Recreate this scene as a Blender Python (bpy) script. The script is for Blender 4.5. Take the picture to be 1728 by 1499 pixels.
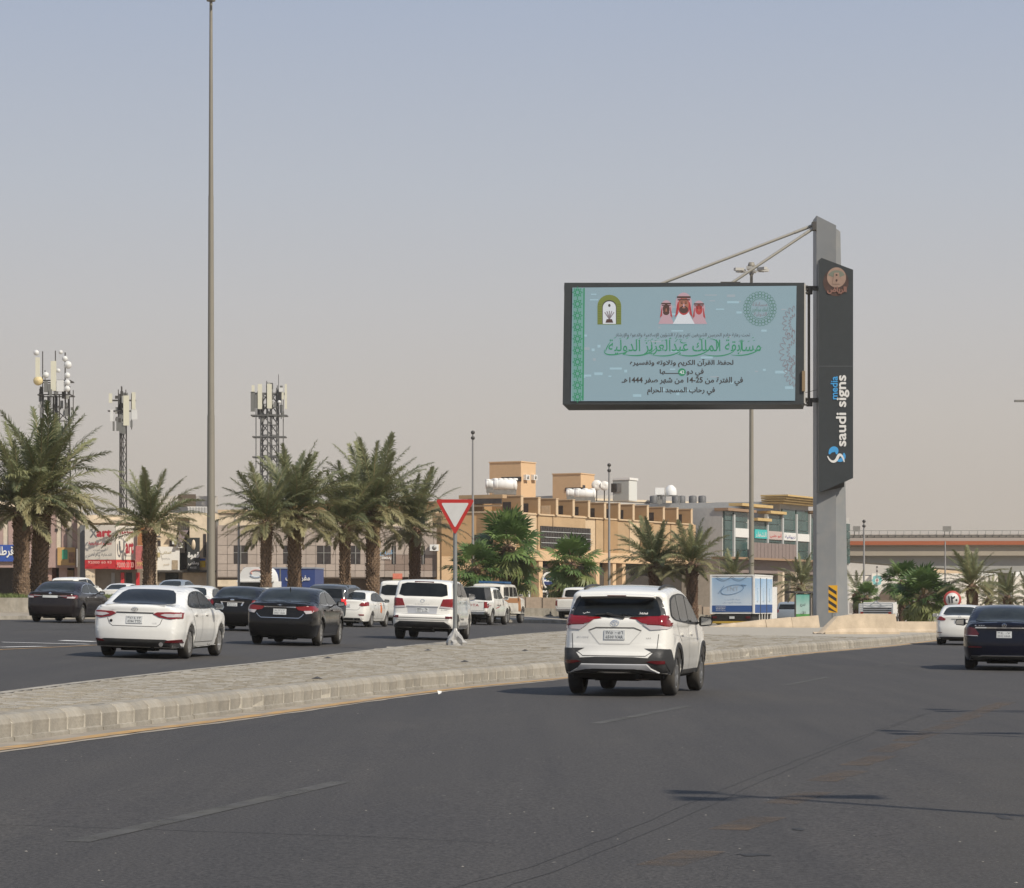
import bpy, bmesh, math, random, re
from mathutils import Vector, Matrix
from mathutils.bvhtree import BVHTree
R = math.radians
random.seed(7)
sc = bpy.context.scene
for o in list(bpy.data.objects): bpy.data.objects.remove(o)

# ------------------------------------------------------------------ camera, sky, sun, exposure
F = 4500.0; CX = 864.0; HY = 1020.0; EYE = 1.4        # focal length in photo pixels, centre column, horizon row, eye height
cd = bpy.data.cameras.new('camera'); cam = bpy.data.objects.new('camera', cd); sc.collection.objects.link(cam)
cam.location = (0, 0, EYE); cam.rotation_euler = (R(90), 0, 0)
cd.sensor_width = 36; cd.sensor_fit = 'HORIZONTAL'; cd.lens = 36*F/1728
cd.shift_y = (HY-749.5)/1728; cd.clip_start = .5; cd.clip_end = 9000
sc.camera = cam
SUN_DIR = Vector((.74, -.67, 0)).normalized(); SUN_EL = R(43)
world = bpy.data.worlds.new('World'); sc.world = world; world.use_nodes = True
nt = world.node_tree; nt.nodes.clear()
def nd(t, kind, **kw):
    n = t.nodes.new(kind)
    for k, v in kw.items(): setattr(n, k, v)
    return n
wo = nd(nt, 'ShaderNodeOutputWorld'); bg = nd(nt, 'ShaderNodeBackground')
sky = nd(nt, 'ShaderNodeTexSky'); sky.sky_type = 'NISHITA'; sky.sun_disc = False
sky.sun_elevation = SUN_EL; sky.sun_rotation = math.atan2(SUN_DIR.x, SUN_DIR.y)
sky.air_density = 1.3; sky.dust_density = 5.0; sky.ozone_density = 1.0
# dust haze low in the sky: tan at the horizon turning blue grey higher up
tc = nd(nt, 'ShaderNodeTexCoord'); sx = nd(nt, 'ShaderNodeSeparateXYZ'); nt.links.new(tc.outputs['Generated'], sx.inputs[0])
cr = nd(nt, 'ShaderNodeValToRGB'); nt.links.new(sx.outputs['Z'], cr.inputs[0])
SK = 10.0
el = cr.color_ramp.elements
def lin(r, g, b): return tuple(((c/255)/12.92 if c <= 10 else (((c/255)+.055)/1.055)**2.4) for c in (r, g, b))
def c4(c, k=1.0): return (c[0]*k, c[1]*k, c[2]*k, 1)
ramp = [(0.0, (189, 179, 167)), (.025, (192, 182, 171)), (.07, (196, 190, 184)), (.11, (193, 192, 193)), (.155, (185, 190, 199)), (.225, (169, 180, 200)), (.5, (148, 165, 192)), (1.0, (130, 150, 186))]
while len(el) < len(ramp): el.new(.5)
for e, (p, c) in zip(el, ramp): e.position = p; e.color = c4(lin(*c))
mul = nd(nt, 'ShaderNodeVectorMath', operation='SCALE'); mul.inputs['Scale'].default_value = SK
nt.links.new(cr.outputs[0], mul.inputs[0])
mx = nd(nt, 'ShaderNodeMix', data_type='RGBA'); mx.inputs[0].default_value = .965
nt.links.new(sky.outputs[0], mx.inputs[6]); nt.links.new(mul.outputs[0], mx.inputs[7])
nt.links.new(mx.outputs[2], bg.inputs[0]); bg.inputs[1].default_value = .1
nt.links.new(bg.outputs[0], wo.inputs[0])
sl = bpy.data.lights.new('sun', 'SUN'); sun = bpy.data.objects.new('sun', sl); sc.collection.objects.link(sun)
sl.energy = 4.6; sl.angle = R(.6); sl.color = (1, .92, .79)
sd = Vector((SUN_DIR.x*math.cos(SUN_EL), SUN_DIR.y*math.cos(SUN_EL), math.sin(SUN_EL)))
sun.rotation_euler = sd.to_track_quat('Z', 'Y').to_euler(); sun.location = sd*60
vs = sc.view_settings; vs.view_transform = 'Standard'; vs.look = 'None'; vs.gamma = 1; vs.exposure = 0; vs.use_curve_mapping = False

# ------------------------------------------------------------------ helpers
def tag(o, label=None, cat=None, group=None, kind=None):
    for k, v in (('label', label), ('category', cat), ('group', group), ('kind', kind)):
        if v: o[k] = v
    return o
def thing(name, label, cat, loc=(0, 0, 0), rz=0, group=None):
    o = bpy.data.objects.new(name, None); sc.collection.objects.link(o)
    o.location = loc; o.rotation_euler = (0, 0, rz); o.empty_display_size = .3
    return tag(o, label, cat, group)
MATS = {}
def mat(name, col, rough=.6, metal=0, coat=0, var=.0, vscale=3.0, bump=0, bscale=20.0, emit=None, rnd=0, stretch=None, spec=None, grime=None):
    if name in MATS: return MATS[name]
    m = bpy.data.materials.new(name); m.use_nodes = True; t = m.node_tree
    b = t.nodes['Principled BSDF']; b.inputs['Base Color'].default_value = c4(col)
    b.inputs['Roughness'].default_value = rough; b.inputs['Metallic'].default_value = metal
    b.inputs['Coat Weight'].default_value = coat; b.inputs['Coat Roughness'].default_value = .06
    if spec is not None: b.inputs['Specular IOR Level'].default_value = spec
    co = nd(t, 'ShaderNodeTexCoord').outputs['Object']
    if stretch:
        mp = nd(t, 'ShaderNodeMapping'); mp.inputs['Scale'].default_value = stretch
        t.links.new(co, mp.inputs[0]); co = mp.outputs[0]
    last = None
    if var:
        n = nd(t, 'ShaderNodeTexNoise'); n.inputs['Scale'].default_value = vscale; n.inputs['Detail'].default_value = 6; n.inputs['Roughness'].default_value = .65
        t.links.new(co, n.inputs[0])
        r = nd(t, 'ShaderNodeMapRange'); r.inputs[1].default_value = .3; r.inputs[2].default_value = .7
        r.inputs[3].default_value = 1-var; r.inputs[4].default_value = 1+var
        t.links.new(n.outputs[0], r.inputs[0])
        s = nd(t, 'ShaderNodeVectorMath', operation='SCALE'); s.inputs[0].default_value = col
        t.links.new(r.outputs[0], s.inputs['Scale']); last = s.outputs[0]
    if rnd:
        oi = nd(t, 'ShaderNodeObjectInfo'); r = nd(t, 'ShaderNodeMapRange'); r.inputs[3].default_value = 1-rnd; r.inputs[4].default_value = 1+rnd
        t.links.new(oi.outputs['Random'], r.inputs[0])
        s = nd(t, 'ShaderNodeVectorMath', operation='SCALE'); s.inputs[0].default_value = col
        if last: t.links.new(last, s.inputs[0])
        t.links.new(r.outputs[0], s.inputs['Scale']); last = s.outputs[0]
    if grime:                                            # (colour, amount): patches of dust and dirt with a shape of their own
        n = nd(t, 'ShaderNodeTexNoise'); n.inputs['Scale'].default_value = 1.7; n.inputs['Detail'].default_value = 8
        t.links.new(co, n.inputs[0])
        r = nd(t, 'ShaderNodeMapRange'); r.inputs[1].default_value = .45; r.inputs[2].default_value = .75; r.inputs[3].default_value = 0; r.inputs[4].default_value = grime[1]
        t.links.new(n.outputs[0], r.inputs[0])
        mxx = nd(t, 'ShaderNodeMix', data_type='RGBA'); mxx.inputs[6].default_value = c4(col); mxx.inputs[7].default_value = c4(grime[0])
        t.links.new(r.outputs[0], mxx.inputs[0])
        if last: t.links.new(last, mxx.inputs[6])
        last = mxx.outputs[2]
    if last: t.links.new(last, b.inputs['Base Color'])
    if bump:
        n = nd(t, 'ShaderNodeTexNoise'); n.inputs['Scale'].default_value = bscale; n.inputs['Detail'].default_value = 4
        t.links.new(co, n.inputs[0]); bp = nd(t, 'ShaderNodeBump'); bp.inputs['Strength'].default_value = bump; bp.inputs['Distance'].default_value = .02
        t.links.new(n.outputs[0], bp.inputs['Height']); t.links.new(bp.outputs[0], b.inputs['Normal'])
    if emit:
        b.inputs['Emission Color'].default_value = c4(emit[0]); b.inputs['Emission Strength'].default_value = emit[1]
    MATS[name] = m; return m
def mesh_obj(name, me, m, parent=None, smooth=False):
    if isinstance(m, (list, tuple)):
        for x in m: me.materials.append(x)
    elif m and not len(me.materials): me.materials.append(m)
    if smooth: me.polygons.foreach_set('use_smooth', [True]*len(me.polygons))
    o = bpy.data.objects.new(name, me); sc.collection.objects.link(o)
    if parent: o.parent = parent
    return o
class MB:
    def __init__(s): s.v = []; s.f = []; s.mi = []; s.cur = 0; s.sm = []
    def add(s, vs, fs, smooth=False):
        n = len(s.v); s.v += [tuple(v) for v in vs]; s.f += [tuple(i+n for i in f) for f in fs]
        s.mi += [s.cur]*len(fs); s.sm += [smooth]*len(fs); return s
    def box(s, x0, x1, y0, y1, z0, z1):
        return s.add([(x, y, z) for z in (z0, z1) for y in (y0, y1) for x in (x0, x1)],
                     [(0, 2, 3, 1), (4, 5, 7, 6), (0, 1, 5, 4), (2, 6, 7, 3), (0, 4, 6, 2), (1, 3, 7, 5)])
    def bar(s, a, b, w, h=None, up=(0, 0, 1)):
        h = h or w; a = Vector(a); b = Vector(b); d = (b-a).normalized(); u = Vector(up)
        if abs(d.dot(u)) > .95: u = Vector((1, 0, 0))
        sd_ = d.cross(u).normalized()*w/2; u = sd_.cross(d).normalized()*h/2
        vs = [p+i*sd_+j*u for p in (a, b) for i, j in ((-1, -1), (1, -1), (1, 1), (-1, 1))]
        return s.add(vs, [(0, 1, 2, 3), (7, 6, 5, 4), (0, 4, 5, 1), (1, 5, 6, 2), (2, 6, 7, 3), (3, 7, 4, 0)])
    def cyl(s, a, b, r0, r1=None, n=12, cap=True):
        r1 = r0 if r1 is None else r1; a = Vector(a); b = Vector(b); d = (b-a).normalized()
        u = Vector((1, 0, 0)) if abs(d.x) < .9 else Vector((0, 1, 0)); p = d.cross(u).normalized(); q = d.cross(p)
        vs = []
        for c, r in ((a, r0), (b, r1)):
            for i in range(n):
                t = 2*math.pi*i/n; vs.append(c+p*r*math.cos(t)+q*r*math.sin(t))
        s.add(vs, [(i, n+i, n+(i+1) % n, (i+1) % n) for i in range(n)], True)
        if cap: s.add(vs, [tuple(range(n)), tuple(range(2*n-1, n-1, -1))])
        return s
    def lathe(s, prof, c=(0, 0, 0), axis='z', n=20):
        vs = []; fs = []
        for r, h in prof:
            for i in range(n):
                t = 2*math.pi*i/n; a, b = r*math.cos(t), r*math.sin(t)
                p = (a, b, h) if axis == 'z' else (h, a, b) if axis == 'x' else (a, h, b)
                vs.append((c[0]+p[0], c[1]+p[1], c[2]+p[2]))
        for k in range(len(prof)-1):
            for i in range(n):
                j = (i+1) % n; fs.append((k*n+i, k*n+j, (k+1)*n+j, (k+1)*n+i))
        return s.add(vs, fs, True)
    def prism(s, poly, lo, hi, plane='xz'):
        n = len(poly)
        def p(a, b, c): return (a, c, b) if plane == 'xz' else (c, a, b) if plane == 'yz' else (a, b, c)
        vs = [p(a, b, lo) for a, b in poly]+[p(a, b, hi) for a, b in poly]
        return s.add(vs, [tuple(range(n)), tuple(range(2*n-1, n-1, -1))]+[(i, n+i, n+(i+1) % n, (i+1) % n) for i in range(n)])
    def mesh(s, name='m'):
        me = bpy.data.meshes.new(name); me.from_pydata(s.v, [], s.f); me.update()
        me.polygons.foreach_set('material_index', s.mi); me.polygons.foreach_set('use_smooth', s.sm)
        bm = bmesh.new(); bm.from_mesh(me); bmesh.ops.recalc_face_normals(bm, faces=bm.faces); bm.to_mesh(me); bm.free()
        return me
    def build(s, name, m, parent=None): return mesh_obj(name, s.mesh(name), m, parent)
def boxo(name, m, parent, *a): return MB().box(*a).build(name, m, parent)

# ---- a point of the photograph, carried out to a distance along the road (metres)
def W(px, py, d): return Vector(((px-CX)*d/F, d, EYE+(HY-py)*d/F))
class Frame:                                             # a facade's own frame: x along it, y into the building
    def __init__(s, px, d, deg): s.o = W(px, HY, d); s.o.z = 0; s.a = R(deg)
    def ray(s, px):
        c, n = math.cos(-s.a), math.sin(-s.a)
        dx, dy = (px-CX)/F, 1.0
        o = -s.o
        return (o.x*c-o.y*n, o.x*n+o.y*c), (dx*c-dy*n, dx*n+dy*c)
    def hy(s, px, py, y=0.0):
        o, d = s.ray(px); t = (y-o[1])/d[1]; return o[0]+t*d[0], EYE+t*(HY-py)/F
    def hx(s, px, py, x=0.0):
        o, d = s.ray(px); t = (x-o[0])/d[0]; return o[1]+t*d[1], EYE+t*(HY-py)/F
    def rect(s, x0, y0, x1, y1, y=0.0):                   # a photo rectangle on the plane y -> x0,x1,z0,z1
        a = s.hy(x0, y0, y); b = s.hy(x1, y1, y); c = s.hy(x0, y1, y); d = s.hy(x1, y0, y)
        return a[0], b[0], (b[1]+c[1])/2, (a[1]+d[1])/2

# ---- Arabic shaping (presentation forms), so that words join as written
FORMS = {}
for t_ in '0621:FE80:1 0622:FE81:2 0623:FE83:2 0624:FE85:2 0625:FE87:2 0626:FE89:4 0627:FE8D:2 0628:FE8F:4 0629:FE93:2 062A:FE95:4 062B:FE99:4 062C:FE9D:4 062D:FEA1:4 062E:FEA5:4 062F:FEA9:2 0630:FEAB:2 0631:FEAD:2 0632:FEAF:2 0633:FEB1:4 0634:FEB5:4 0635:FEB9:4 0636:FEBD:4 0637:FEC1:4 0638:FEC5:4 0639:FEC9:4 063A:FECD:4 0641:FED1:4 0642:FED5:4 0643:FED9:4 0644:FEDD:4 0645:FEE1:4 0646:FEE5:4 0647:FEE9:4 0648:FEED:2 0649:FEEF:2 064A:FEF1:4'.split():
    a_, b_, n_ = t_.split(':'); FORMS[chr(int(a_, 16))] = (int(b_, 16), int(n_))
LAM = {'\u0622': 0xFEF5, '\u0623': 0xFEF7, '\u0625': 0xFEF9, '\u0627': 0xFEFB}
def shape_ar(s):
    out = []; i = 0; prev = False
    while i < len(s):
        c = s[i]
        if c == '\u0640': out.append(c); prev = True; i += 1; continue
        if c not in FORMS: out.append(c); prev = False; i += 1; continue
        if c == '\u0644' and i+1 < len(s) and s[i+1] in LAM:
            out.append(chr(LAM[s[i+1]]+(1 if prev else 0))); prev = False; i += 2; continue
        iso, n = FORMS[c]; nx = s[i+1] if i+1 < len(s) else ' '
        nj = (nx in FORMS and FORMS[nx][1] > 1) or nx == '\u0640'
        if n == 4: k = (3 if nj else 1) if prev else (2 if nj else 0); prev = nj
        elif n == 2: k = 1 if prev else 0; prev = False
        else: k = 0; prev = False
        out.append(chr(iso+k)); i += 1
    return re.sub(r'[0-9][0-9\-]*', lambda m: m.group(0)[::-1], ''.join(out)[::-1])
def text(body, x0, x1, z0, z1, y, m, parent, name='lettering', bold=.01, res=2, place=None, flip=False, keep=False):
    """Lettering fitted into x0..x1, z0..z1 on the plane y (facing -y), or mapped by place(u, v)."""
    if any('\u0600' <= c <= '\u06ff' for c in body) and not all(c in '٠١٢٣٤٥٦٧٨٩ ' for c in body): body = shape_ar(body)
    c = bpy.data.curves.new('t', 'FONT'); c.body = body; c.size = 1; c.offset = min(bold, .006); c.resolution_u = res
    o = bpy.data.objects.new('t', c); sc.collection.objects.link(o)
    dg = bpy.context.evaluated_depsgraph_get(); me = bpy.data.meshes.new_from_object(o.evaluated_get(dg))
    bpy.data.objects.remove(o); me.name = name
    if bold > .012 and (place is None or res >= 3):
        bm = bmesh.new()
        for kk, (dx, dy) in enumerate(((-1, 0), (1, 0), (0, 1), (0, -1), (.0, .0))):
            m2 = me.copy(); m2.transform(Matrix.Translation((dx*bold*.9, dy*bold*.9, kk))); bm.from_mesh(m2); bpy.data.meshes.remove(m2)
        bm.to_mesh(me); bm.free()
    vx = [v.co.x for v in me.vertices]; vy = [v.co.y for v in me.vertices]
    if not vx: return None
    a, b, e, f = min(vx), max(vx), min(vy), max(vy)
    for v in me.vertices:
        u = (v.co.x-a)/(b-a); w = (v.co.y-e)/(f-e)
        q = v.co.z*.0012
        if place: v.co = Vector(place(u, w))-Vector((0, q, 0))
        else: v.co = (x0+(x1-x0)*u, y-q, z0+(z1-z0)*w)
    me.materials.clear()
    return mesh_obj(name, me, m, parent)

# ------------------------------------------------------------------ ground shape
def cat(pts, n=12):                                       # Catmull-Rom through plan points
    out = []; P_ = [Vector(p) for p in pts]; P_ = [2*P_[0]-P_[1]]+P_+[2*P_[-1]-P_[-2]]
    for i in range(1, len(P_)-2):
        a, b, c, d = P_[i-1:i+3]
        for k in range(n):
            t = k/n; out.append(.5*((2*b)+(c-a)*t+(2*a-5*b+4*c-d)*t*t+(3*b-a-3*c+d)*t**3))
    out.append(P_[-2]); return out
class Curve:
    def __init__(s, pts): s.p = cat(pts); s.L = [0]; [s.L.append(s.L[-1]+(s.p[i+1]-s.p[i]).length) for i in range(len(s.p)-1)]
    def x(s, y):
        p = s.p
        if y <= p[0].y: return p[0].x+(y-p[0].y)*(p[1].x-p[0].x)/(p[1].y-p[0].y)
        for i in range(len(p)-1):
            if p[i].y <= y <= p[i+1].y: return p[i].x+(y-p[i].y)*(p[i+1].x-p[i].x)/(p[i+1].y-p[i].y)
        return p[-1].x+(y-p[-1].y)*(p[-1].x-p[-2].x)/(p[-1].y-p[-2].y)
    def at(s, l):
        for i in range(len(s.p)-1):
            if s.L[i+1] >= l:
                t = (l-s.L[i])/(s.L[i+1]-s.L[i]); d = (s.p[i+1]-s.p[i]).normalized(); return s.p[i].lerp(s.p[i+1], t), d
        d = (s.p[-1]-s.p[-2]).normalized(); return s.p[-1].copy(), d
KERB = Curve([(-8.6, 8), (-7.2, 17), (-5.17, 26.9), (-3.72, 33.5), (-1.79, 43.2), (.1, 50), (4.9, 66.6), (8.4, 79.6), (12.8, 94), (17.6, 112), (25, 138), (36, 172)])
MFAR = Curve([(-6.9, 8), (-6.5, 20), (-6.04, 31.5), (-5.2, 40.5), (-4.38, 47.4), (-1.81, 71.4), (2.2, 102), (9.9, 140), (20, 172)])
LEDGE = Curve([(-44, 60), (-32, 86), (-21, 106), (-9, 128), (1, 144), (14, 166), (40, 205), (80, 262)])
def clamp(v, a, b): return max(a, min(b, v))
def zr(x, y): return -.0012*max(0, y-30)-.01*clamp(x-KERB.x(y), 0, 14)
def zl(x, y): return clamp(.30-.031*(x+7.2)+.004*(y-53.6), .1, .78)-clamp((y-160)*.02, 0, .75)*clamp((x-8)/6, 0, 1)
def zkt(y): return zr(KERB.x(y), y)+.285                 # kerb top
def zmed(x, y):
    a, b = MFAR.x(y), KERB.x(y); t = clamp((x-a)/max(.1, b-a), 0, 1)
    return (zl(a, y)+.19)*(1-t)+zkt(y)*t
def zserv(x, y):                                          # apron and service road beyond the far edge
    e = LEDGE.x(y); d = e-x
    base = zl(x, y); return base+.12+clamp(d*.03, 0, .42)
def ground(x, y):
    if x > KERB.x(y): return zr(x, y)
    if x > MFAR.x(y): return zmed(x, y)
    if x > LEDGE.x(y): return zl(x, y)
    return zserv(x, y)
def gpt(px, py, zf):                                      # the ground point seen at a pixel
    d = 60.0
    for _ in range(60):
        x = (px-CX)*d/F; d = .5*d+.5*(EYE-zf(x, d))*F/(py-HY)
    return Vector(((px-CX)*d/F, d, zf((px-CX)*d/F, d)))
def sheet(name, m, ys, xf, zf, nx, parent=None):           # grid over y rows, x from xf(y) = (a, b)
    mb = MB(); vs = []; fs = []
    for y in ys:
        a, b = xf(y)
        for i in range(nx+1):
            x = a+(b-a)*(i/nx); vs.append((x, y, zf(x, y)))
    n = nx+1
    for j in range(len(ys)-1):
        for i in range(nx): fs.append((j*n+i, j*n+i+1, (j+1)*n+i+1, (j+1)*n+i))
    mb.add(vs, fs, True); o = mb.build(name, m, parent)
    return tag(o, kind='structure')
def frange(a, b, s):
    o = []; 
    while a < b: o.append(a); a += s
    return o+[b]

# ---- materials of the ground
def asphalt(name, base, warm, dark):
    m = bpy.data.materials.new(name); m.use_nodes = True; t = m.node_tree; b = t.nodes['Principled BSDF']
    co = nd(t, 'ShaderNodeTexCoord').outputs['Object']; L = t.links.new
    def noise(sc_, det, sv=None, dist=0):
        n = nd(t, 'ShaderNodeTexNoise'); n.inputs['Scale'].default_value = sc_; n.inputs['Detail'].default_value = det; n.inputs['Roughness'].default_value = .7; n.inputs['Distortion'].default_value = dist
        if sv:
            mp = nd(t, 'ShaderNodeMapping'); mp.inputs['Rotation'].default_value = (0, 0, R(14)); mp.inputs['Scale'].default_value = sv; L(co, mp.inputs[0]); L(mp.outputs[0], n.inputs[0])
        else: L(co, n.inputs[0])
        return n.outputs[0]
    def rng(x, a, b_, c, d):
        r = nd(t, 'ShaderNodeMapRange'); r.inputs[1].default_value = a; r.inputs[2].default_value = b_; r.inputs[3].default_value = c; r.inputs[4].default_value = d; L(x, r.inputs[0]); return r.outputs[0]
    def mixc(f, a, b_):
        x = nd(t, 'ShaderNodeMix', data_type='RGBA'); L(f, x.inputs[0])
        for i, v in ((6, a), (7, b_)):
            if isinstance(v, tuple): x.inputs[i].default_value = c4(v)
            else: L(v, x.inputs[i])
        return x.outputs[2]
    patch = rng(noise(.12, 5, (1, .5, 1), .4), .38, .62, 0, .9)
    c = mixc(patch, base, warm)
    streak = rng(noise(1.2, 6, (1.2, .045, 1)), .42, .70, 0, .55)   # wear and oil drawn out along the lanes
    c = mixc(streak, c, dark)
    dust = rng(noise(.5, 8, (1, .25, 1)), .55, .8, 0, .45)
    c = mixc(dust, c, (warm[0]*1.5, warm[1]*1.45, warm[2]*1.35))
    gr = rng(noise(38, 3), .3, .7, .4, 1.75)
    s = nd(t, 'ShaderNodeVectorMath', operation='SCALE'); L(c, s.inputs[0]); L(gr, s.inputs['Scale'])
    sp = rng(noise(9, 2), .755, .79, 0, 1)                        # small pale and dark specks of grit
    c = mixc(sp, s.outputs[0], (.26, .24, .21))
    L(c, b.inputs['Base Color']); b.inputs['Roughness'].default_value = .82; b.inputs['Specular IOR Level'].default_value = .35
    bp = nd(t, 'ShaderNodeBump'); bp.inputs['Strength'].default_value = .5; bp.inputs['Distance'].default_value = .012
    L(noise(90, 3), bp.inputs['Height']); L(bp.outputs[0], b.inputs['Normal'])
    MATS[name] = m; return m
ASPH = asphalt('asphalt', (.050, .0465, .0445), (.060, .055, .050), (.036, .034, .034))
ASPH2 = asphalt('asphalt_far', (.050, .0465, .0445), (.058, .054, .049), (.036, .034, .034))
CONC = mat('concrete', (.29, .265, .222), .9, var=.34, vscale=2.2, bump=.5, bscale=30, rnd=.17, grime=((.22, .195, .155), .85))
CONC2 = mat('concrete_apron', (.27, .235, .19), .92, var=.25, vscale=.8, bump=.4, bscale=18, grime=((.44, .385, .30), .6))
SAND = mat('sandy_ground', (.36, .29, .21), .95, var=.2, vscale=.15)
PAVE = mat('paver', (.325, .293, .24), .9, var=.13, vscale=5, bump=.3, bscale=30, rnd=.12, grime=((.38, .345, .28), .4))
SANDJ = mat('joint_sand', (.27, .24, .19), .95, var=.3, vscale=6)
YEL = mat('yellow_line_paint', (.42, .255, .095), .8, var=.3, vscale=4, grime=((.25, .20, .15), .9))
WHT = mat('white_line_paint', (.66, .65, .62), .8, var=.15, vscale=4, grime=((.35, .34, .31), .4))
OLDW = mat('worn_white_paint', (.088, .084, .074), .85, var=.25, vscale=2.5, grime=((.085, .082, .08), .9))
OLDY = mat('worn_yellow_paint', (.155, .102, .060), .85, var=.2, vscale=3, grime=((.09, .08, .07), .95))
def worn(m, lo, hi, sc_):                                    # paint worn away in patches, the road shows through
    t = m.node_tree; b = t.nodes['Principled BSDF']; n = nd(t, 'ShaderNodeTexNoise'); n.inputs['Scale'].default_value = sc_; n.inputs['Detail'].default_value = 8; n.inputs['Roughness'].default_value = .75
    t.links.new(nd(t, 'ShaderNodeTexCoord').outputs['Object'], n.inputs[0]); r = nd(t, 'ShaderNodeMapRange'); r.inputs[1].default_value = .36; r.inputs[2].default_value = .66; r.inputs[3].default_value = lo; r.inputs[4].default_value = hi
    t.links.new(n.outputs[0], r.inputs[0]); t.links.new(r.outputs[0], b.inputs['Alpha'])
worn(OLDW, .6, 1.0, 2.0); worn(OLDY, .05, .48, 3.0)
TAR = mat('crack_tar', (.026, .025, .025), .8)

# base terrain to the horizon
mb = MB(); mb.add([(-1200, -80, -.9), (1200, -80, -.9), (1200, 2400, -.9), (-1200, 2400, -.9)], [(0, 1, 2, 3)]); tag(mb.build('ground', SAND), kind='structure')
sheet('road', ASPH, frange(-12, 175, 2.5), lambda y: (KERB.x(y)-.05, KERB.x(y)+62), zr, 20)
sheet('far_carriageway', ASPH2, frange(0, 260, 2.5), lambda y: (LEDGE.x(y)-.3, (MFAR.x(y) if y < 150 else MFAR.x(150)+(y-150)*.6)+.1), zl, 18)
sheet('service_road', CONC2, frange(20, 330, 5), lambda y: (LEDGE.x(y)-110, LEDGE.x(y)), lambda x, y: zserv(x, y), 30)
# low kerb of the far edge
mb = MB(); p = [q for q in LEDGE.p]
for i in range(len(p)-1):
    a, b = p[i], p[i+1]; n_ = Vector((b.y-a.y, a.x-b.x)).normalized()*.3
    za, zb = zl(a.x, a.y), zl(b.x, b.y)
    mb.add([(a.x, a.y, za-.2), (a.x, a.y, za+.16), (a.x-n_.x, a.y-n_.y, za+.17), (b.x, b.y, zb-.2), (b.x, b.y, zb+.16), (b.x-n_.x, b.y-n_.y, zb+.17)], [(0, 1, 4, 3), (1, 2, 5, 4)])
tag(mb.build('far_kerb', CONC), kind='structure')

# ---- median: body, kerb stones, gutter, lines
sheet('median', SANDJ, frange(6, 150, 2), lambda y: (MFAR.x(y)+.02, KERB.x(y)-.16), lambda x, y: zmed(x, y)-.012, 10)
mb = MB(); ys = frange(6, 160, 2)
vs = []; fs = []
for y in ys:
    x = MFAR.x(y); vs += [(x, y, zl(x, y)-.2), (x, y, zmed(x, y)+.005), (x+.14, y, zmed(x+.14, y)+.006)]
for j in range(len(ys)-1): k = 3*j; fs += [(k, k+1, k+4, k+3), (k+1, k+2, k+5, k+4)]
mb.add(vs, fs); tag(mb.build('median_far_kerb', CONC), kind='structure')
# gutter strip and yellow line along the kerb
def ribbon(name, m, o0, o1, l0, l1, dz, step=1.0, wob=0):
    mb = MB(); vs = []; fs = []; ls = frange(l0, l1, step)
    for l in ls:
        c, d = KERB.at(l); n_ = Vector((d.y, -d.x))
        for o in (o0, o1):
            q = c+n_*(o+random.uniform(-wob, wob)); vs.append((q.x, q.y, zr(q.x, q.y)+dz))
    for j in range(len(ls)-1): fs.append((2*j, 2*j+1, 2*j+3, 2*j+2))
    mb.add(vs, fs); return tag(mb.build(name, m), kind='structure')
KL = KERB.L[-1]
ribbon('gutter', CONC2, -.02, .36, 0, KL, .006)
ribbon('yellow_edge_line', YEL, .36, .56, 0, KL, .010, .5, .012)
ribbon('gutter_dust', CONC2, .55, .66, 0, KL, .004, .5, .03)
kerb = boxo('kerb', CONC, None, -.01, .01, 8, 8.02, -.2, .0); tag(kerb, kind='structure')
bm_pts = [(0.055, -.05), (0.052, .048), (.018, .058), (.026, .19), (-.0, .245), (-.05, .275), (-.12, .285), (-.2, .283), (-.2, -.05)]
def stone_mesh(seed):
    rr = random.Random(seed); mb = MB(); a = .012; b = .488
    pr = [(-u+rr.uniform(-.004, .004), v+(0 if v < 0 else rr.uniform(-.004, .004))) for u, v in bm_pts]
    vs = []
    for t, s in ((a, .012), (a+.018, 0), (b-.018, 0), (b, .012)):
        vs += [(-u+(s if u < .1 else 0)*-1, t, v-s*(v > .1)) for u, v in pr]
    n = len(pr); fs = [tuple(range(n)), tuple(range(4*n-1, 3*n-1, -1))]
    for k in range(3): fs += [(k*n+i, (k+1)*n+i, (k+1)*n+(i+1) % n, k*n+(i+1) % n) for i in range(n)]
    mb.add(vs, fs); return mb.mesh('kerb_stone')
stones = [stone_mesh(i) for i in range(6)]
for s_ in stones: s_.materials.append(CONC)
l = 6.0; i = 0
while l < 150:
    c, d = KERB.at(l+.25)
    if i < 262:
        o = bpy.data.objects.new('kerb_stone', stones[random.randrange(6)]); sc.collection.objects.link(o); o.parent = kerb
        z = zr(c.x, c.y); ang = math.atan2(-d.x, d.y)
        c0, _ = KERB.at(l)
        o.location = (c0.x+random.uniform(-.006, .006), c0.y, z+random.uniform(-.005, .005)); o.rotation_euler = (random.uniform(-.006, .006), 0, ang+random.uniform(-.008, .008))
    l += .5; i += 1
    if i == 262: break
# the far run of the kerb, stones too small to tell apart
mb = MB()
while l < KL-.6:
    c, d = KERB.at(l); c2, _ = KERB.at(l+.48); n_ = Vector((d.y, -d.x)); z = zr(c.x, c.y)
    vs = []
    for q in (c, c2):
        for u, v in bm_pts: vs.append((q.x+n_.x*u, q.y+n_.y*u, z+v))
    n = len(bm_pts); mb.add(vs, [tuple(range(n)), tuple(range(2*n-1, n-1, -1))]+[(k, n+k, n+(k+1) % n, (k+1) % n) for k in range(n)]); l += .5
o = mb.build('kerb_run', CONC, kerb); tag(o, kind='stuff')
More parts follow.
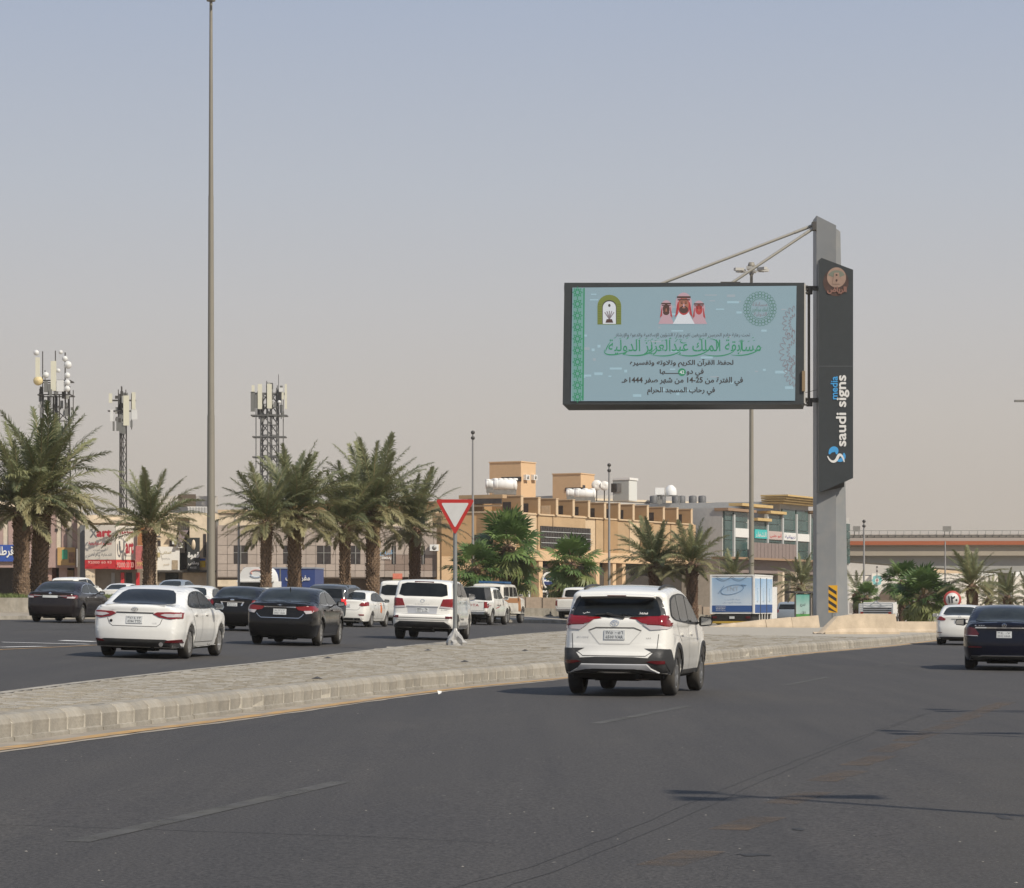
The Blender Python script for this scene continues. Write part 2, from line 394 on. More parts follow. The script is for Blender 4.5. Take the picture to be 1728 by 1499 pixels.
# mortar behind the stones
ribbon('kerb_bedding', SANDJ, -.19, -.03, 0, KL, .20)
mb = MB(); ls = frange(4, KL, 1.0); vs = []; fs = []
for l_ in ls:
    c, d = KERB.at(l_); n_ = Vector((d.y, -d.x)); z = zr(c.x, c.y)
    for u, v in ((.012, -.05), (.014, .19), (-.06, .268), (-.2, .274)): vs.append((c.x+n_.x*u, c.y+n_.y*u, z+v))
for j in range(len(ls)-1):
    for k in range(3): fs.append((4*j+k, 4*j+k+1, 4*j+5+k, 4*j+4+k))
mb.add(vs, fs); tag(mb.build('kerb_mortar', mat('mortar', (.46, .42, .345), .95, var=.2, vscale=5)), kind='structure')

# pavers, laid in rows across the median; the 290 that show largest singly, the rest in one piece
PAVING = boxo('paving', SANDJ, None, -6.85, -6.84, 6, 6.01, .1, .12); tag(PAVING, kind='structure')
pm = MB().box(-.098, .098, -.045, .045, -.05, 0).mesh('paver'); pm.materials.append(PAVE)
allp = MB(); cnt = 0
y = 24.0; row = 0
single = []
while y < 96:
    wy = .115 if y < 60 else .23; wx = .205 if y < 60 else .41
    x0 = MFAR.x(y)+.16; x1 = KERB.x(y)-.24; x = x0+(row % 2)*wx/2
    sl_ = (KERB.x(y+1)-KERB.x(y))
    while x < x1-.1:
        j = random.gauss(0, .0035); z = zmed(x, y)+j
        tx, ty = random.gauss(0, .02), random.gauss(0, .06)
        vis = abs((x)*F/y) < 900
        if vis:
            if 27 < y < 33.5 and cnt < 290 and random.random() < .8:
                single.append((x, y, z, tx, ty)); cnt += 1
            else:
                a, b = wx/2-.004, wy/2-.006
                top = [(x-a, y-b, z-ty*b-tx*a), (x+a, y-b, z-ty*b+tx*a), (x+a, y+b, z+ty*b+tx*a), (x-a, y+b, z+ty*b-tx*a)]
                bot = [(p_[0], p_[1], p_[2]-.02) for p_ in top[:2]]
                allp.add(top+bot, [(0, 1, 2, 3), (0, 4, 5, 1)])
        x += wx
    y += wy; row += 1
for x, y, z, tx, ty in single:
    o = bpy.data.objects.new('paver', pm); sc.collection.objects.link(o); o.parent = PAVING; o.location = (x, y, z); o.rotation_euler = (ty, -tx, 0)
me = bpy.data.meshes.new('paver_field'); me.from_pydata(allp.v, [], allp.f); tag(mesh_obj('paver_field', me, PAVE, PAVING), kind='stuff')
sheet('paved_gore', PAVE, frange(96, 150, 2), lambda y: (MFAR.x(y)+.1, KERB.x(y)-.16), lambda x, y: zmed(x, y)-.002, 10)

# ---- painted marks and cracks on the carriageways
def strip(name, m, pts, w, dz=.003, zf=None, kind='structure', jit=0):
    zf = zf or zr; mb = MB(); vs = []; fs = []
    for i, p_ in enumerate(pts):
        a = pts[max(0, i-1)]; b = pts[min(len(pts)-1, i+1)]; d = Vector((b[0]-a[0], b[1]-a[1])).normalized(); n_ = Vector((d.y, -d.x))*w/2
        jx = random.uniform(-jit, jit)
        for s in (-1, 1): vs.append((p_[0]+n_.x*s+jx, p_[1]+n_.y*s, zf(p_[0], p_[1])+dz))
    for i in range(len(pts)-1): fs.append((2*i, 2*i+1, 2*i+3, 2*i+2))
    mb.add(vs, fs); return tag(mb.build(name, m), kind=kind)
def seg(a, b, n=6): return [(a[0]+(b[0]-a[0])*i/n, a[1]+(b[1]-a[1])*i/n) for i in range(n+1)]
def gseg(x0, y0, x1, y1, zf=zr, n=6):
    a = gpt(x0, y0, zf); b = gpt(x1, y1, zf); return seg(a, b, n)
for x0, y0, x1, y1 in ((130, 1421, 575, 1320), (1003, 1222, 1160, 1192), (1325, 1157, 1397, 1143), (1478, 1124.5, 1530, 1117.5)):
    strip('lane_dash', OLDW, gseg(x0, y0, x1, y1), .17)
for x, y in ((1150, 1449), (1262, 1390), (1346, 1347), (1413, 1310), (1466, 1284), (1506, 1262), (1548, 1244), (1590, 1228), (1626, 1213), (1655, 1201), (1682, 1191)):
    k = (y-1020)/430; dx = 33*k+6; dy = 13*k+1
    a = gpt(x-dx, y+dy*.9, zr); b = gpt(x+dx, y-dy*.9, zr)
    strip('worn_yellow_dash', OLDY, seg(a, b, 3), .27)
def wig(pts, amp):
    out = []
    for i in range(len(pts)-1):
        for k in range(8):
            t = k/8; out.append((pts[i][0]+(pts[i+1][0]-pts[i][0])*t+random.gauss(0, amp), pts[i][1]+(pts[i+1][1]-pts[i][1])*t))
    return out+[pts[-1]]
cr1 = [gpt(a, b, zr) for a, b in ((760, 1499), (905, 1461), (1080, 1392), (1220, 1332), (1340, 1285), (1450, 1244), (1560, 1205))]
cr2 = [gpt(a, b, zr) for a, b in ((800, 1515), (930, 1472), (1130, 1392), (1260, 1330), (1380, 1277), (1480, 1236), (1570, 1203))]
for c_ in (cr1, cr2): strip('road_crack', TAR, wig([(q.x, q.y) for q in c_], .008), .008, .002)
for pts in (((0, 1392), (150, 1396), (330, 1403), (620, 1412), (860, 1424)), ((1130, 1105), (1300, 1095), (1500, 1083.5))):
    c_ = [gpt(a, b, zr) for a, b in pts]; strip('road_crack', mat('seam_tar', (.034, .032, .032), .8), wig([(q.x, q.y) for q in c_], .02), .014, .002)
# dark oil smears and small litter on the road
def blotch(name, px, py, rx, ry, m, zf=zr, dz=.003):
    c_ = gpt(px, py, zf); mb = MB(); n = 18; vs = []
    for i in range(n):
        t = 2*math.pi*i/n; r = random.uniform(.6, 1.1); x, y = c_.x+rx*r*math.cos(t), c_.y+ry*r*math.sin(t); vs.append((x, y, zf(x, y)+dz))
    mb.add(vs, [tuple(range(n))]); return tag(mb.build(name, m), kind='structure')
blotch('oil_stain', 1273, 1443, .11, .10, TAR); blotch('oil_stain', 1348, 1400, .05, .12, TAR); blotch('oil_stain', 1693, 1380, .05, .2, TAR)
# left carriageway hatching and its yellow edge
for x0, y0, x1, y1 in ((-6, 1092.5, 66, 1091), (4, 1084, 150, 1087.5), (104, 1081, 160, 1083)):
    strip('hatch_stripe', WHT, gseg(x0, y0, x1, y1, zl), .62, .004, zl)
strip('far_yellow_line', YEL, [(q.x, q.y) for q in (gpt(-60, 1102, zl), gpt(0, 1096.5, zl), gpt(80, 1093, zl), gpt(160, 1089, zl), gpt(260, 1085, zl))], .16, .004, zl)
strip('far_lane_dash', OLDW, gseg(20, 1064, 130, 1062, zl), .15, .004, zl)
ls = frange(96, 150, 3)
strip('far_edge_line', YEL, [(LEDGE.x(y)+.5, y) for y in ls], .14, .004, zl)

# worn pale shoulder at the right, with drifted sand
SHM = mat('worn_shoulder', (.14, .128, .108), .85, var=.25, vscale=3, bump=.4, bscale=60); worn(SHM, .15, .85, 1.3)
sho = sheet('road_shoulder', SHM, frange(6, 26, 1.0), lambda y: (KERB.x(y)+9.0+.02*y, KERB.x(y)+16), lambda x, y: zr(x, y)+.0025, 10)
at_ = sho.data.attributes.new('dust', 'FLOAT', 'POINT')          # how thickly the sand lies, thin at the road side
for i_ in range(len(at_.data)): u_ = (i_ % 11)/10; at_.data[i_].value = min(1, u_*2.4)**1.5
t_ = SHM.node_tree; b_ = t_.nodes['Principled BSDF']; an_ = nd(t_, 'ShaderNodeAttribute', attribute_name='dust'); mm_ = nd(t_, 'ShaderNodeMath', operation='MULTIPLY'); src_ = b_.inputs['Alpha'].links[0].from_socket
t_.links.new(src_, mm_.inputs[0]); t_.links.new(an_.outputs['Fac'], mm_.inputs[1]); t_.links.new(mm_.outputs[0], b_.inputs['Alpha'])
mb = MB()
for k in range(70):
    c_ = gpt(random.uniform(0, 1728), 1180+315*random.random()**.8, zr)
    if c_.x < KERB.x(c_.y)+.7: continue
    r_ = random.uniform(.004, .011); z = c_.z+.002; mb.add([(c_.x-r_, c_.y, z), (c_.x, c_.y-r_*1.4, z), (c_.x+r_*1.2, c_.y, z), (c_.x, c_.y+r_, z), (c_.x, c_.y, z+r_*.5)], [(0, 1, 4), (1, 2, 4), (2, 3, 4), (3, 0, 4)])
tag(mb.build('road_grit', mat('pale_grit', (.24, .225, .195), .9)), kind='stuff')

# ------------------------------------------------------------------ vehicles
def paint(name, col, rough=.28, dust=.12, coat=.7):
    return mat(name, col, rough, 0, coat, spec=.5 if col[0] > .3 else .3, var=.05, vscale=1.5, grime=((.30, .26, .20), dust))
WHITE = paint('white_paint', (.78, .76, .70), .2, .16, .8); WHITE2 = paint('pearl_white_paint', (.78, .77, .73), .22, .16, .8); CREAM = paint('cream_white_paint', (.70, .66, .58), .4, .3)
NAVY = paint('navy_paint', (.0025, .0035, .011), .16, .008, .2); BLACKP = paint('black_paint', (.005, .005, .006), .16, .008, .2); CHAR = paint('charcoal_paint', (.006, .006, .0065), .16, .008, .22)
BROWNP = paint('dark_brown_paint', (.014, .011, .012), .2, .02, .22); GREYP = paint('grey_blue_paint', (.20, .23, .26), .3); DGREY = paint('slate_paint', (.045, .05, .055), .25)
GLASS = mat('dark_glass', (.012, .014, .015), .09, 0, 0, spec=.28, var=.5, vscale=1.3)
GLASST = mat('tinted_glass', (.018, .022, .021), .08, 0, 0, spec=.22, var=.7, vscale=1.8)
MIRG = mat('mirror_glass', (.55, .56, .56), .08, .9)
BLKPL = mat('black_plastic', (.030, .030, .030), .55, var=.2, grime=((.12, .105, .085), .3)); RUB = mat('tyre_rubber', (.026, .025, .024), .8, var=.25, vscale=5, grime=((.13, .11, .085), .5))
RIM = mat('alloy_rim', (.46, .45, .43), .32, .75, var=.15); RIMD = mat('dark_alloy_rim', (.26, .26, .26), .35, .7); CHR = mat('chrome', (.72, .72, .72), .12, 1)
RED = mat('tail_lamp_red', (.20, .006, .008), .18, 0, .4); REDD = mat('tail_lamp_dark_red', (.09, .005, .008), .18, 0, .4); REDB = mat('tail_lamp_lit', (.55, .02, .02), .2, 0, .5, emit=((.9, .03, .02), .35))
CLR = mat('lamp_clear', (.50, .46, .46), .15, 0, .8); SILV = mat('silver_trim', (.55, .55, .55), .35, .35); UNDER = mat('underbody', (.014, .013, .012), .9)
PLATE = mat('number_plate', (.55, .56, .55), .5, var=.1); INK = mat('plate_ink', (.03, .03, .035), .6); GAP = mat('gap_or_crease_line', (.10, .095, .09), .8); GAPD = mat('panel_gap_dark', (.006, .006, .006), .8)

def densify(poly, st):
    out = []
    for i, a in enumerate(poly):
        b = poly[(i+1) % len(poly)]; a = Vector(a); b = Vector(b); n = max(1, int((b-a).length/st))
        for k in range(n): out.append(a.lerp(b, k/n))
    return out
def chaikin(poly, it=1, closed=True, q=.25):
    for _ in range(it):
        o = []; n = len(poly)
        for i in range(n):
            a = Vector(poly[i]); b = Vector(poly[(i+1) % n])
            if not closed and i == n-1: break
            o += [a.lerp(b, q), a.lerp(b, 1-q)]
        poly = o
    return poly
def grid_fill(poly, st):
    """Flat polygon cut into a grid: list of 2-D vertices, faces, boundary flags."""
    bm = bmesh.new(); vs = [bm.verts.new((p[0], p[1], 0)) for p in poly]; f = bm.faces.new(vs)
    bmesh.ops.triangulate(bm, faces=[f])
    for ax in (0, 1):
        lo = min(p[ax] for p in poly); hi = max(p[ax] for p in poly); c = lo+st*.5
        while c < hi:
            co = (c, 0, 0) if ax == 0 else (0, c, 0); no = (1, 0, 0) if ax == 0 else (0, 1, 0)
            bmesh.ops.bisect_plane(bm, geom=bm.verts[:]+bm.edges[:]+bm.faces[:], plane_co=co, plane_no=no, dist=1e-5); c += st
    bmesh.ops.remove_doubles(bm, verts=bm.verts, dist=.0008)
    return bm
def car_shell(S):
    """Body shell from a side outline: flanks follow S['w'](y, z), edges rounded, roof and tail crowned."""
    st = S.get('step', .07); out = chaikin(S['outline'], 2, True, .2)
    L, hw = S['L'], S['W']/2; zb = S['belt']; tum = S.get('tumble', .27); zroof = S['H']
    # wheel arches are notched into the bottom line of the outline
    pts = []
    for p in out: pts.append(Vector((p[0], p[1])))
    zc = S['wr']; ar = S['wr']+S.get('gap', .055); zbt = S['bottom']
    poly = [p for p in pts if p.y > zbt+.16 or p.x < .32 or p.x > L-.32]
    # order: outline runs rear bottom -> up -> roof -> front -> bottom; append bottom run front to rear with arches
    bot = []
    for yc in (S['yf'], S['yr']):
        a0 = math.asin(clamp((zbt-zc)/ar, -1, 1))
        n = 14
        for k in range(n+1):
            t = a0+(math.pi-2*a0)*k/n; bot.append(Vector((yc+ar*math.cos(t), zc+ar*math.sin(t))))
    poly = poly+bot
    poly = densify(poly, st*1.1)
    arch_c = [(S['yf'], zc), (S['yr'], zc)]
    def wid(y, z):
        w = hw; t = clamp((.55-y)/.55, 0, 1); w -= S.get('rt', .12)*t*t
        t = clamp((y-(L-.8))/.8, 0, 1); w -= .2*t*t
        if z > zb: w -= .02+tum*(z-zb)
        elif z > zb-.06: w -= .02*(z-zb+.06)/.06
        if z < .5: w -= .12*(.5-z)
        w -= .03*clamp(abs(z-.68)/.4, 0, 1)**2
        for yc, zz in arch_c:
            r = math.hypot(y-yc, z-zz)
            if r < ar+.14: w += .016*(1-(r-ar)/.14)
        return w
    segs = [(poly[i], poly[(i+1) % len(poly)]) for i in range(len(poly))]
    def dist(p):
        best = 9; rr = .08
        for a, b in segs:
            if abs(a.x-p.x) > .3 and abs(b.x-p.x) > .3: continue
            d = b-a; t = clamp((p-a).dot(d)/max(1e-9, d.length_squared), 0, 1); q = a+d*t; dd = (p-q).length
            if dd < best:
                best = dd; low = q.y < zbt+.03 or any(abs(math.hypot(q.x-c[0], q.y-c[1])-ar) < .01 for c in arch_c)
                rr = .012 if low else (.085 if q.y > zb+.1 else .07)
        return best, rr
    g = grid_fill(poly, st)
    bm = bmesh.new()
    sides = {}
    key = lambda v: (round(v.co.x, 4), round(v.co.y, 4))
    for s in (1, -1):
        mp = {}
        for v in g.verts:
            p = Vector((v.co.x, v.co.y)); d, rr = dist(p); w = wid(p.x, p.y)
            if d < rr: w -= rr*(1-math.sqrt(max(0, 1-(1-d/rr)**2)))
            mp[v] = bm.verts.new((s*w, p.x, p.y))
        for f in g.faces:
            vs = [mp[v] for v in f.verts]
            if s < 0: vs.reverse()
            try: bm.faces.new(vs)
            except ValueError: pass
        sides[s] = mp
    # rim, crossed from side to side
    bv = [e for e in g.edges if len(e.link_faces) == 1]
    slices = S.get('slices', [1, .93, .8, .55, .25, 0, -.25, -.55, -.8, -.93, -1])
    nb = {}
    for e in bv:
        d = (e.verts[1].co-e.verts[0].co).normalized(); f = e.link_faces[0]; c = f.calc_center_median(); n_ = Vector((d.y, -d.x, 0))
        if n_.dot(e.verts[0].co-c) < 0: n_ = -n_
        for v in e.verts: nb[v] = nb.get(v, Vector((0, 0, 0)))+n_
    cols = {}
    for v, n_ in nb.items():
        n_ = n_.normalized(); y, z = v.co.x, v.co.y; w = sides[1][v].co.x
        amt = 0
        if n_.y > .25 and z > .55: amt = .035*n_.y
        if n_.x < -.2 and z > .3: amt = max(amt, S.get('bow', .075)*(-n_.x))
        if n_.x > .2 and z > .3: amt = max(amt, .14*n_.x)
        if z < zbt+.02 or any(abs(math.hypot(y-c[0], z-c[1])-ar) < .012 for c in arch_c): amt = 0
        col = []
        for u in slices:
            if u == 1: col.append(sides[1][v])
            elif u == -1: col.append(sides[-1][v])
            else:
                k = amt*(1-abs(u)**2.2); col.append(bm.verts.new((u*w, y+n_.x*k, z+n_.y*k)))
        cols[v] = col
    for e in bv:
        a, b = cols[e.verts[0]], cols[e.verts[1]]
        for i in range(len(slices)-1):
            try: bm.faces.new((a[i], a[i+1], b[i+1], b[i]))
            except ValueError: pass
    g.free()
    bmesh.ops.recalc_face_normals(bm, faces=bm.faces)
    for f in bm.faces: f.smooth = True
    for e in bm.edges:
        if len(e.link_faces) == 2 and e.calc_face_angle(0) > R(48): e.smooth = False
    me = bpy.data.meshes.new('body'); bm.to_mesh(me); bm.free()
    return me
class Car:
    def __init__(s, S, label, name, cat, px, sc_px, heading, m, group=None, zoff=0):
        s.S = S; d = F/sc_px; x = (px-CX)/sc_px
        h = R(heading); mid = Vector((x+math.sin(h)*S['L']/2, d+math.cos(h)*S['L']/2))
        e = 1.2
        gx = (ground(mid.x+e, mid.y)-ground(mid.x-e, mid.y))/(2*e); gy = (ground(mid.x, mid.y+e)-ground(mid.x, mid.y-e))/(2*e)
        if abs(gx) > .06: gx = 0
        if abs(gy) > .03: gy = 0
        zm = ground(mid.x, mid.y)
        up = Vector((-gx, -gy, 1)).normalized(); fw = Vector((math.sin(h), math.cos(h), 0)); fw = (fw-up*fw.dot(up)).normalized(); rt = fw.cross(up)
        M = Matrix((rt, fw, up)).transposed().to_4x4()
        o = Vector((mid.x, mid.y, zm+.008+zoff))-fw*S['L']/2; M.translation = o
        s.root = thing(name, label, cat, group=group); s.root.matrix_world = M; s.m = m
        s.wheels_mesh = {}
    def shell(s):
        me = car_shell(s.S); s.body = mesh_obj('body', me, s.m, s.root)
        bm = bmesh.new(); bm.from_mesh(me); s.bvh = BVHTree.FromBMesh(bm); bm.free(); return s.body
    def project(s, p, side):
        a, b = p
        if side == 'rear': o, d = Vector((a, -3, b)), Vector((0, 1, 0))
        elif side == 'front': o, d = Vector((a, 9, b)), Vector((0, -1, 0))
        elif side == 'right': o, d = Vector((3, a, b)), Vector((-1, 0, 0))
        elif side == 'left': o, d = Vector((-3, a, b)), Vector((1, 0, 0))
        elif side == 'top': o, d = Vector((a, b, 5)), Vector((0, 0, -1))
        h = s.bvh.ray_cast(o, d)
        if h[0] is None or (side in ('rear', 'front') and (h[0]-o).length > 6.5):
            q = {'rear': Vector((a, 0, b)), 'front': Vector((a, s.S['L'], b)), 'right': Vector((s.S['W']/2, a, b)), 'left': Vector((-s.S['W']/2, a, b)), 'top': Vector((a, b, 1.5))}[side]
            h = s.bvh.find_nearest(q)
        n_ = h[1] if h[1] is not None else -d
        if n_.dot(-d) < 0: n_ = -n_
        return h[0], (n_-d*.8).normalized()
    def patch(s, poly, side, m, name, off=.006, smooth_it=0, st=None, parent=None, depth=.02, q=.25):
        poly = [Vector(p) for p in poly]
        if smooth_it: poly = chaikin(poly, smooth_it, True, q)
        st = st or s.S.get('pst', .07)
        g = grid_fill(densify(poly, st), st); res = MB(); idx = {}
        vs = []; fs = []
        for v in g.verts:
            h, d = s.project((v.co.x, v.co.y), side); idx[v] = len(vs); vs.append(h+d*off)
        for f in g.faces: fs.append(tuple(idx[v] for v in f.verts))
        res.add(vs, fs, True)
        if depth:
            dv = s.project((poly[0].x, poly[0].y), side)[1]; k = len(vs); vs2 = []; fs2 = []
            for e in g.edges:
                if len(e.link_faces) == 1:
                    a, b = vs[idx[e.verts[0]]], vs[idx[e.verts[1]]]; n = len(vs2); vs2 += [a, b, b-dv*depth, a-dv*depth]; fs2.append((n, n+1, n+2, n+3))
            res.add(vs2, fs2)
        g.free()
        return res.build(name, m, parent or s.root)
    def both(s, poly, m, name, **k): s.patch(poly, 'right', m, name, **k); return s.patch(poly, 'left', m, name, **k)
    def mirror(s, poly, m, name, **k):
        s.patch(poly, 'rear', m, name, **k); return s.patch([(-a, b) for a, b in poly][::-1], 'rear', m, name, **k)
    def line(s, pts, side, m, w=.012, off=.003, name='gap_or_crease_line', parent=None):
        mb = MB(); vs = []; fs = []
        P_ = [Vector(p) for p in pts]; Q = []
        for i in range(len(P_)-1):
            n = max(1, int((P_[i+1]-P_[i]).length/.08))
            for k in range(n): Q.append(P_[i].lerp(P_[i+1], k/n))
        Q.append(P_[-1])
        for i, p in enumerate(Q):
            d = (Q[min(i+1, len(Q)-1)]-Q[max(i-1, 0)]).normalized(); n_ = Vector((-d.y, d.x))*w/2
            for k in (-1, 1):
                h, dv = s.project((p.x+n_.x*k, p.y+n_.y*k), side); vs.append(h+dv*off)
        for i in range(len(Q)-1): fs.append((2*i, 2*i+1, 2*i+3, 2*i+2))
        mb.add(vs, fs, True); return mb.build(name, m, parent or s.body)
    def wheels(s, rim=RIM, spokes=5, tw=.215, n=28):
        S = s.S; r = S['wr']; xo = S['W']/2-.015
        tm = MB(); rr = r*.66; e = .5*tw
        prof = [(rr, -e*.8), (rr+.02, -e*.98), (r-.05, -e), (r-.015, -e*.85), (r, -e*.6), (r, e*.6), (r-.015, e*.85), (r-.05, e), (rr+.02, e*.98), (rr, e*.8), (rr-.01, e*.3), (rr-.01, -e*.8)]
        tm.lathe(prof, axis='x', n=n); tme = tm.mesh('wheel'); tme.materials.append(RUB)
        rm = MB(); rm.lathe([(rr, e*.82), (rr-.018, e*.86), (rr-.03, e*.55), (rr-.035, -e*.2), (.001, -e*.2)], axis='x', n=n)
        for k in range(spokes):
            t = 2*math.pi*k/spokes+.3
            for dt in ((-.16, .16) if spokes <= 7 else (0,)):
                a = Vector((e*.62, .045*math.cos(t+dt*2), .045*math.sin(t+dt*2))); b = Vector((e*.72, (rr-.012)*math.cos(t+dt), (rr-.012)*math.sin(t+dt)))
                rm.bar(a, b, .055 if len(range(spokes)) <= 7 else .04, .035, up=(1, 0, 0))
        rm.lathe([(.001, e*.78), (.06, e*.76), (.075, e*.6), (.075, e*.1)], axis='x', n=12); rme = rm.mesh('rim'); rme.materials.append(rim)
        dk = MB(); dk.lathe([(rr-.036, e*-.1), (.09, e*-.1), (.09, e*.2)], axis='x', n=16); dme = dk.mesh('brake'); dme.materials.append(UNDER)
        for yc in (S['yr'], S['yf']):
            for sgn in (1, -1):
                w = bpy.data.objects.new('wheel', tme); sc.collection.objects.link(w); w.parent = s.root; w.location = (sgn*(xo-tw/2), yc, r)
                if sgn < 0: w.rotation_euler = (0, 0, math.pi)
                w.rotation_euler.x = random.uniform(0, 1)*0
                o = bpy.data.objects.new('rim', rme); sc.collection.objects.link(o); o.parent = w
                o = bpy.data.objects.new('brake', dme); sc.collection.objects.link(o); o.parent = w
        # underbody box added to block light, and axle, seen below the bumper
        u = MB(); hw = S['W']/2
        u.box(-hw+.16, hw-.16, .35, S['L']-.4, S['bottom']-.06, S['bottom']+.25)
        u.cyl((-hw+.15, S['yr'], r*.8), (hw-.15, S['yr'], r*.8), .05, n=8); u.cyl((.35, .06, S['bottom']-.02), (.35, .7, S['bottom']-.02), .035, n=8)
        u.box(-.4, .3, .5, .9, S['bottom']-.1, S['bottom'])
        u.build('underbody', UNDER, s.root)
    def mirrors(s, y, z, m=None, size=(.12, .10)):
        for sg in (1, -1):
            x = sg*(s.S['W']/2-.02); mb = MB()
            a, b = size
            mb.add([Vector((x+sg*(.06+u*a*1.6), y+v*.09, z+w*b)) for u, v, w in
                    [(0, -.5, -.5), (.2, -.8, -.7), (1, -.8, -.55), (1.12, -.5, 0), (1, -.6, .6), (.15, -.7, .75), (0, -.5, .5),
                     (0, .5, -.4), (.25, .9, -.5), (.9, .8, -.4), (1.0, .5, 0), (.9, .6, .45), (.2, .8, .55), (0, .5, .4)]],
                   [(0, 1, 2, 3, 4, 5, 6), (13, 12, 11, 10, 9, 8, 7)]+[(i, 7+i, 7+(i+1) % 7, (i+1) % 7) for i in range(7)])
            mb.bar((x-sg*.05, y+.02, z-b*.3), (x+sg*.09, y, z-b*.15), .05, .03)
            o = mb.build('door_mirror', m or s.m, s.root)
            g = MB(); g.add([Vector((x+sg*(.075+u*a*1.5), y-.092, z+w*b*.85)) for u, w in ((.15, -.6), (.98, -.45), (1.02, .1), (.93, .5), (.15, .65))], [(0, 1, 2, 3, 4)])
            g.build('mirror_glass', MIRG, o)
    def plate(s, x0, x1, z0, z1, lines=('٥٧٠٠ ح د ب', '6500 BJK'), off=.014):
        p = s.patch([(x0, z0), (x1, z0), (x1, z1), (x0, z1)], 'rear', PLATE, 'number_plate', off=off, depth=.012)
        h = (z1-z0)
        for k, t_ in enumerate(lines):
            za = z1-h*.46-(h*.47)*k+h*.04; zb_ = za+h*.33
            def pl(u, w, za=za, zb_=zb_):
                hh, dv = s.project((x0+(x1-x0)*(.08+.84*u), za+(zb_-za)*w), 'rear'); return hh+dv*(off+.004)
            text(t_, 0, 0, 0, 0, 0, mat('plate_grey_ink', (.15, .155, .16), .6), p, 'lettering', bold=.02, res=1, place=pl)
        return p
    def word(s, t_, x0, x1, z0, z1, m, off=.008, side='rear', parent=None, bold=.02, name='badge_lettering'):
        def pl(u, w):
            if side == 'left': u = 1-u
            hh, dv = s.project((x0+(x1-x0)*u, z0+(z1-z0)*w), side); return hh+dv*off
        return text(t_, 0, 0, 0, 0, 0, m, parent or s.root, name, bold=bold, res=1, place=pl)
    def ring(s, cx, cz, rx, rz, w, m, off=.012, name='emblem', parent=None, n=20):
        mb = MB(); vs = []; 
        for i in range(n):
            t = 2*math.pi*i/n
            for k in (1-w, 1):
                h, dv = s.project((cx+rx*k*math.cos(t), cz+rz*k*math.sin(t)), 'rear'); vs.append(h+dv*off)
        mb.add(vs, [(2*i, 2*i+1, (2*i+3) % (2*n), (2*i+2) % (2*n)) for i in range(n)], True); return mb.build(name, m, parent or s.root)
def scale_outline(pts, L, H, bL, bH): return [(a*L/bL, b*H/bH) for a, b in pts]
SED = [(.14, .205), (.05, .235), (.0, .36), (-.01, .60), (.02, .80), (.035, .93), (.03, 1.035), (.07, 1.055), (.30, 1.055), (.55, 1.065), (.68, 1.09), (1.15, 1.315), (1.45, 1.405), (1.85, 1.442), (2.25, 1.445), (2.65, 1.41), (3.05, 1.29), (3.62, 1.035), (4.1, .97), (4.5, .87), (4.78, .74), (4.87, .58), (4.88, .38), (4.80, .24)]
def sedan_spec(L=4.88, W_=1.84, H=1.445, wr=.33, **k):
    S = dict(L=L, W=W_, H=H, outline=scale_outline(SED, L, H, 4.88, 1.445), belt=.99*H/1.445, wr=wr, yr=1.05*L/4.88, yf=3.88*L/4.88, bottom=.24*H/1.445, tumble=.33)
    S.update(k); return S
def sedan_glass(c, glass=GLASS, chrome=None):
    S = c.S; a = S['L']/4.88; b = S['H']/1.445; hw = S['W']/2
    def P(l): return [(x*a, z*b) for x, z in l]
    kx = hw/.92
    c.patch([(-.66*kx, 1.10*b), (-.3*kx, 1.085*b), (.3*kx, 1.085*b), (.66*kx, 1.10*b), (.64*kx, 1.16*b), (.53*kx, 1.365*b), (.3*kx, 1.39*b), (-.3*kx, 1.39*b), (-.53*kx, 1.365*b), (-.64*kx, 1.16*b)], 'rear', glass, 'rear_window', smooth_it=1)
    dark = P([(.98, 1.075), (1.06, 1.16), (1.35, 1.315), (1.8, 1.375), (2.25, 1.38), (2.65, 1.345), (3.0, 1.235), (3.45, 1.06), (3.42, 1.03), (2.2, 1.01), (1.2, 1.03)])
    c.both(dark, CHR if chrome else BLKPL, 'window_trim', off=.004, smooth_it=1)
    c.both(P([(1.03, 1.08), (1.12, 1.17), (1.40, 1.30), (1.80, 1.355), (2.02, 1.362), (2.05, 1.04), (1.2, 1.05)]), glass, 'side_window', off=.009, smooth_it=1, q=.15)
    c.both(P([(2.10, 1.04), (2.10, 1.362), (2.3, 1.36), (2.62, 1.325), (2.98, 1.215), (3.34, 1.06), (3.32, 1.05)]), glass, 'side_window', off=.009, smooth_it=1, q=.12)
    c.patch([(-.6*kx, 1.07*b), (.6*kx, 1.07*b), (.52*kx, 1.36*b), (-.52*kx, 1.36*b)], 'front', glass, 'windscreen', smooth_it=1)
    for sd_ in ('right', 'left'):
        c.line(P([(2.08, 1.02), (2.09, .7), (2.02, .33)]), sd_, GAP if S.get('light', 1) else GAPD, .012)
        c.line(P([(3.18, 1.02), (3.22, .8), (3.2, .33)]), sd_, GAP if S.get('light', 1) else GAPD, .012)
        c.line(P([(1.18, 1.02), (1.28, .85), (1.45, .65), (1.47, .33)]), sd_, GAP if S.get('light', 1) else GAPD, .012)
        c.line(P([(1.45, .33), (3.2, .33)]), sd_, GAP if S.get('light', 1) else GAPD, .014)
        for y in (1.42, 2.42):
            c.patch(P([(y, .885), (y+.2, .88), (y+.2, .91), (y, .915)]), sd_, CHR if S.get('chandle') else c.m, 'door_handle', off=.03, depth=.04, st=.1)

def lid(c, z0, z1, x0, x1, m=GAP):                           # boot lid or tailgate shut line
    c.line([(-x1, z1), (-x0-.02, z0+.05), (-x0+.05, z0), (x0-.05, z0), (x0+.02, z0+.05), (x1, z1)], 'rear', m, .012)

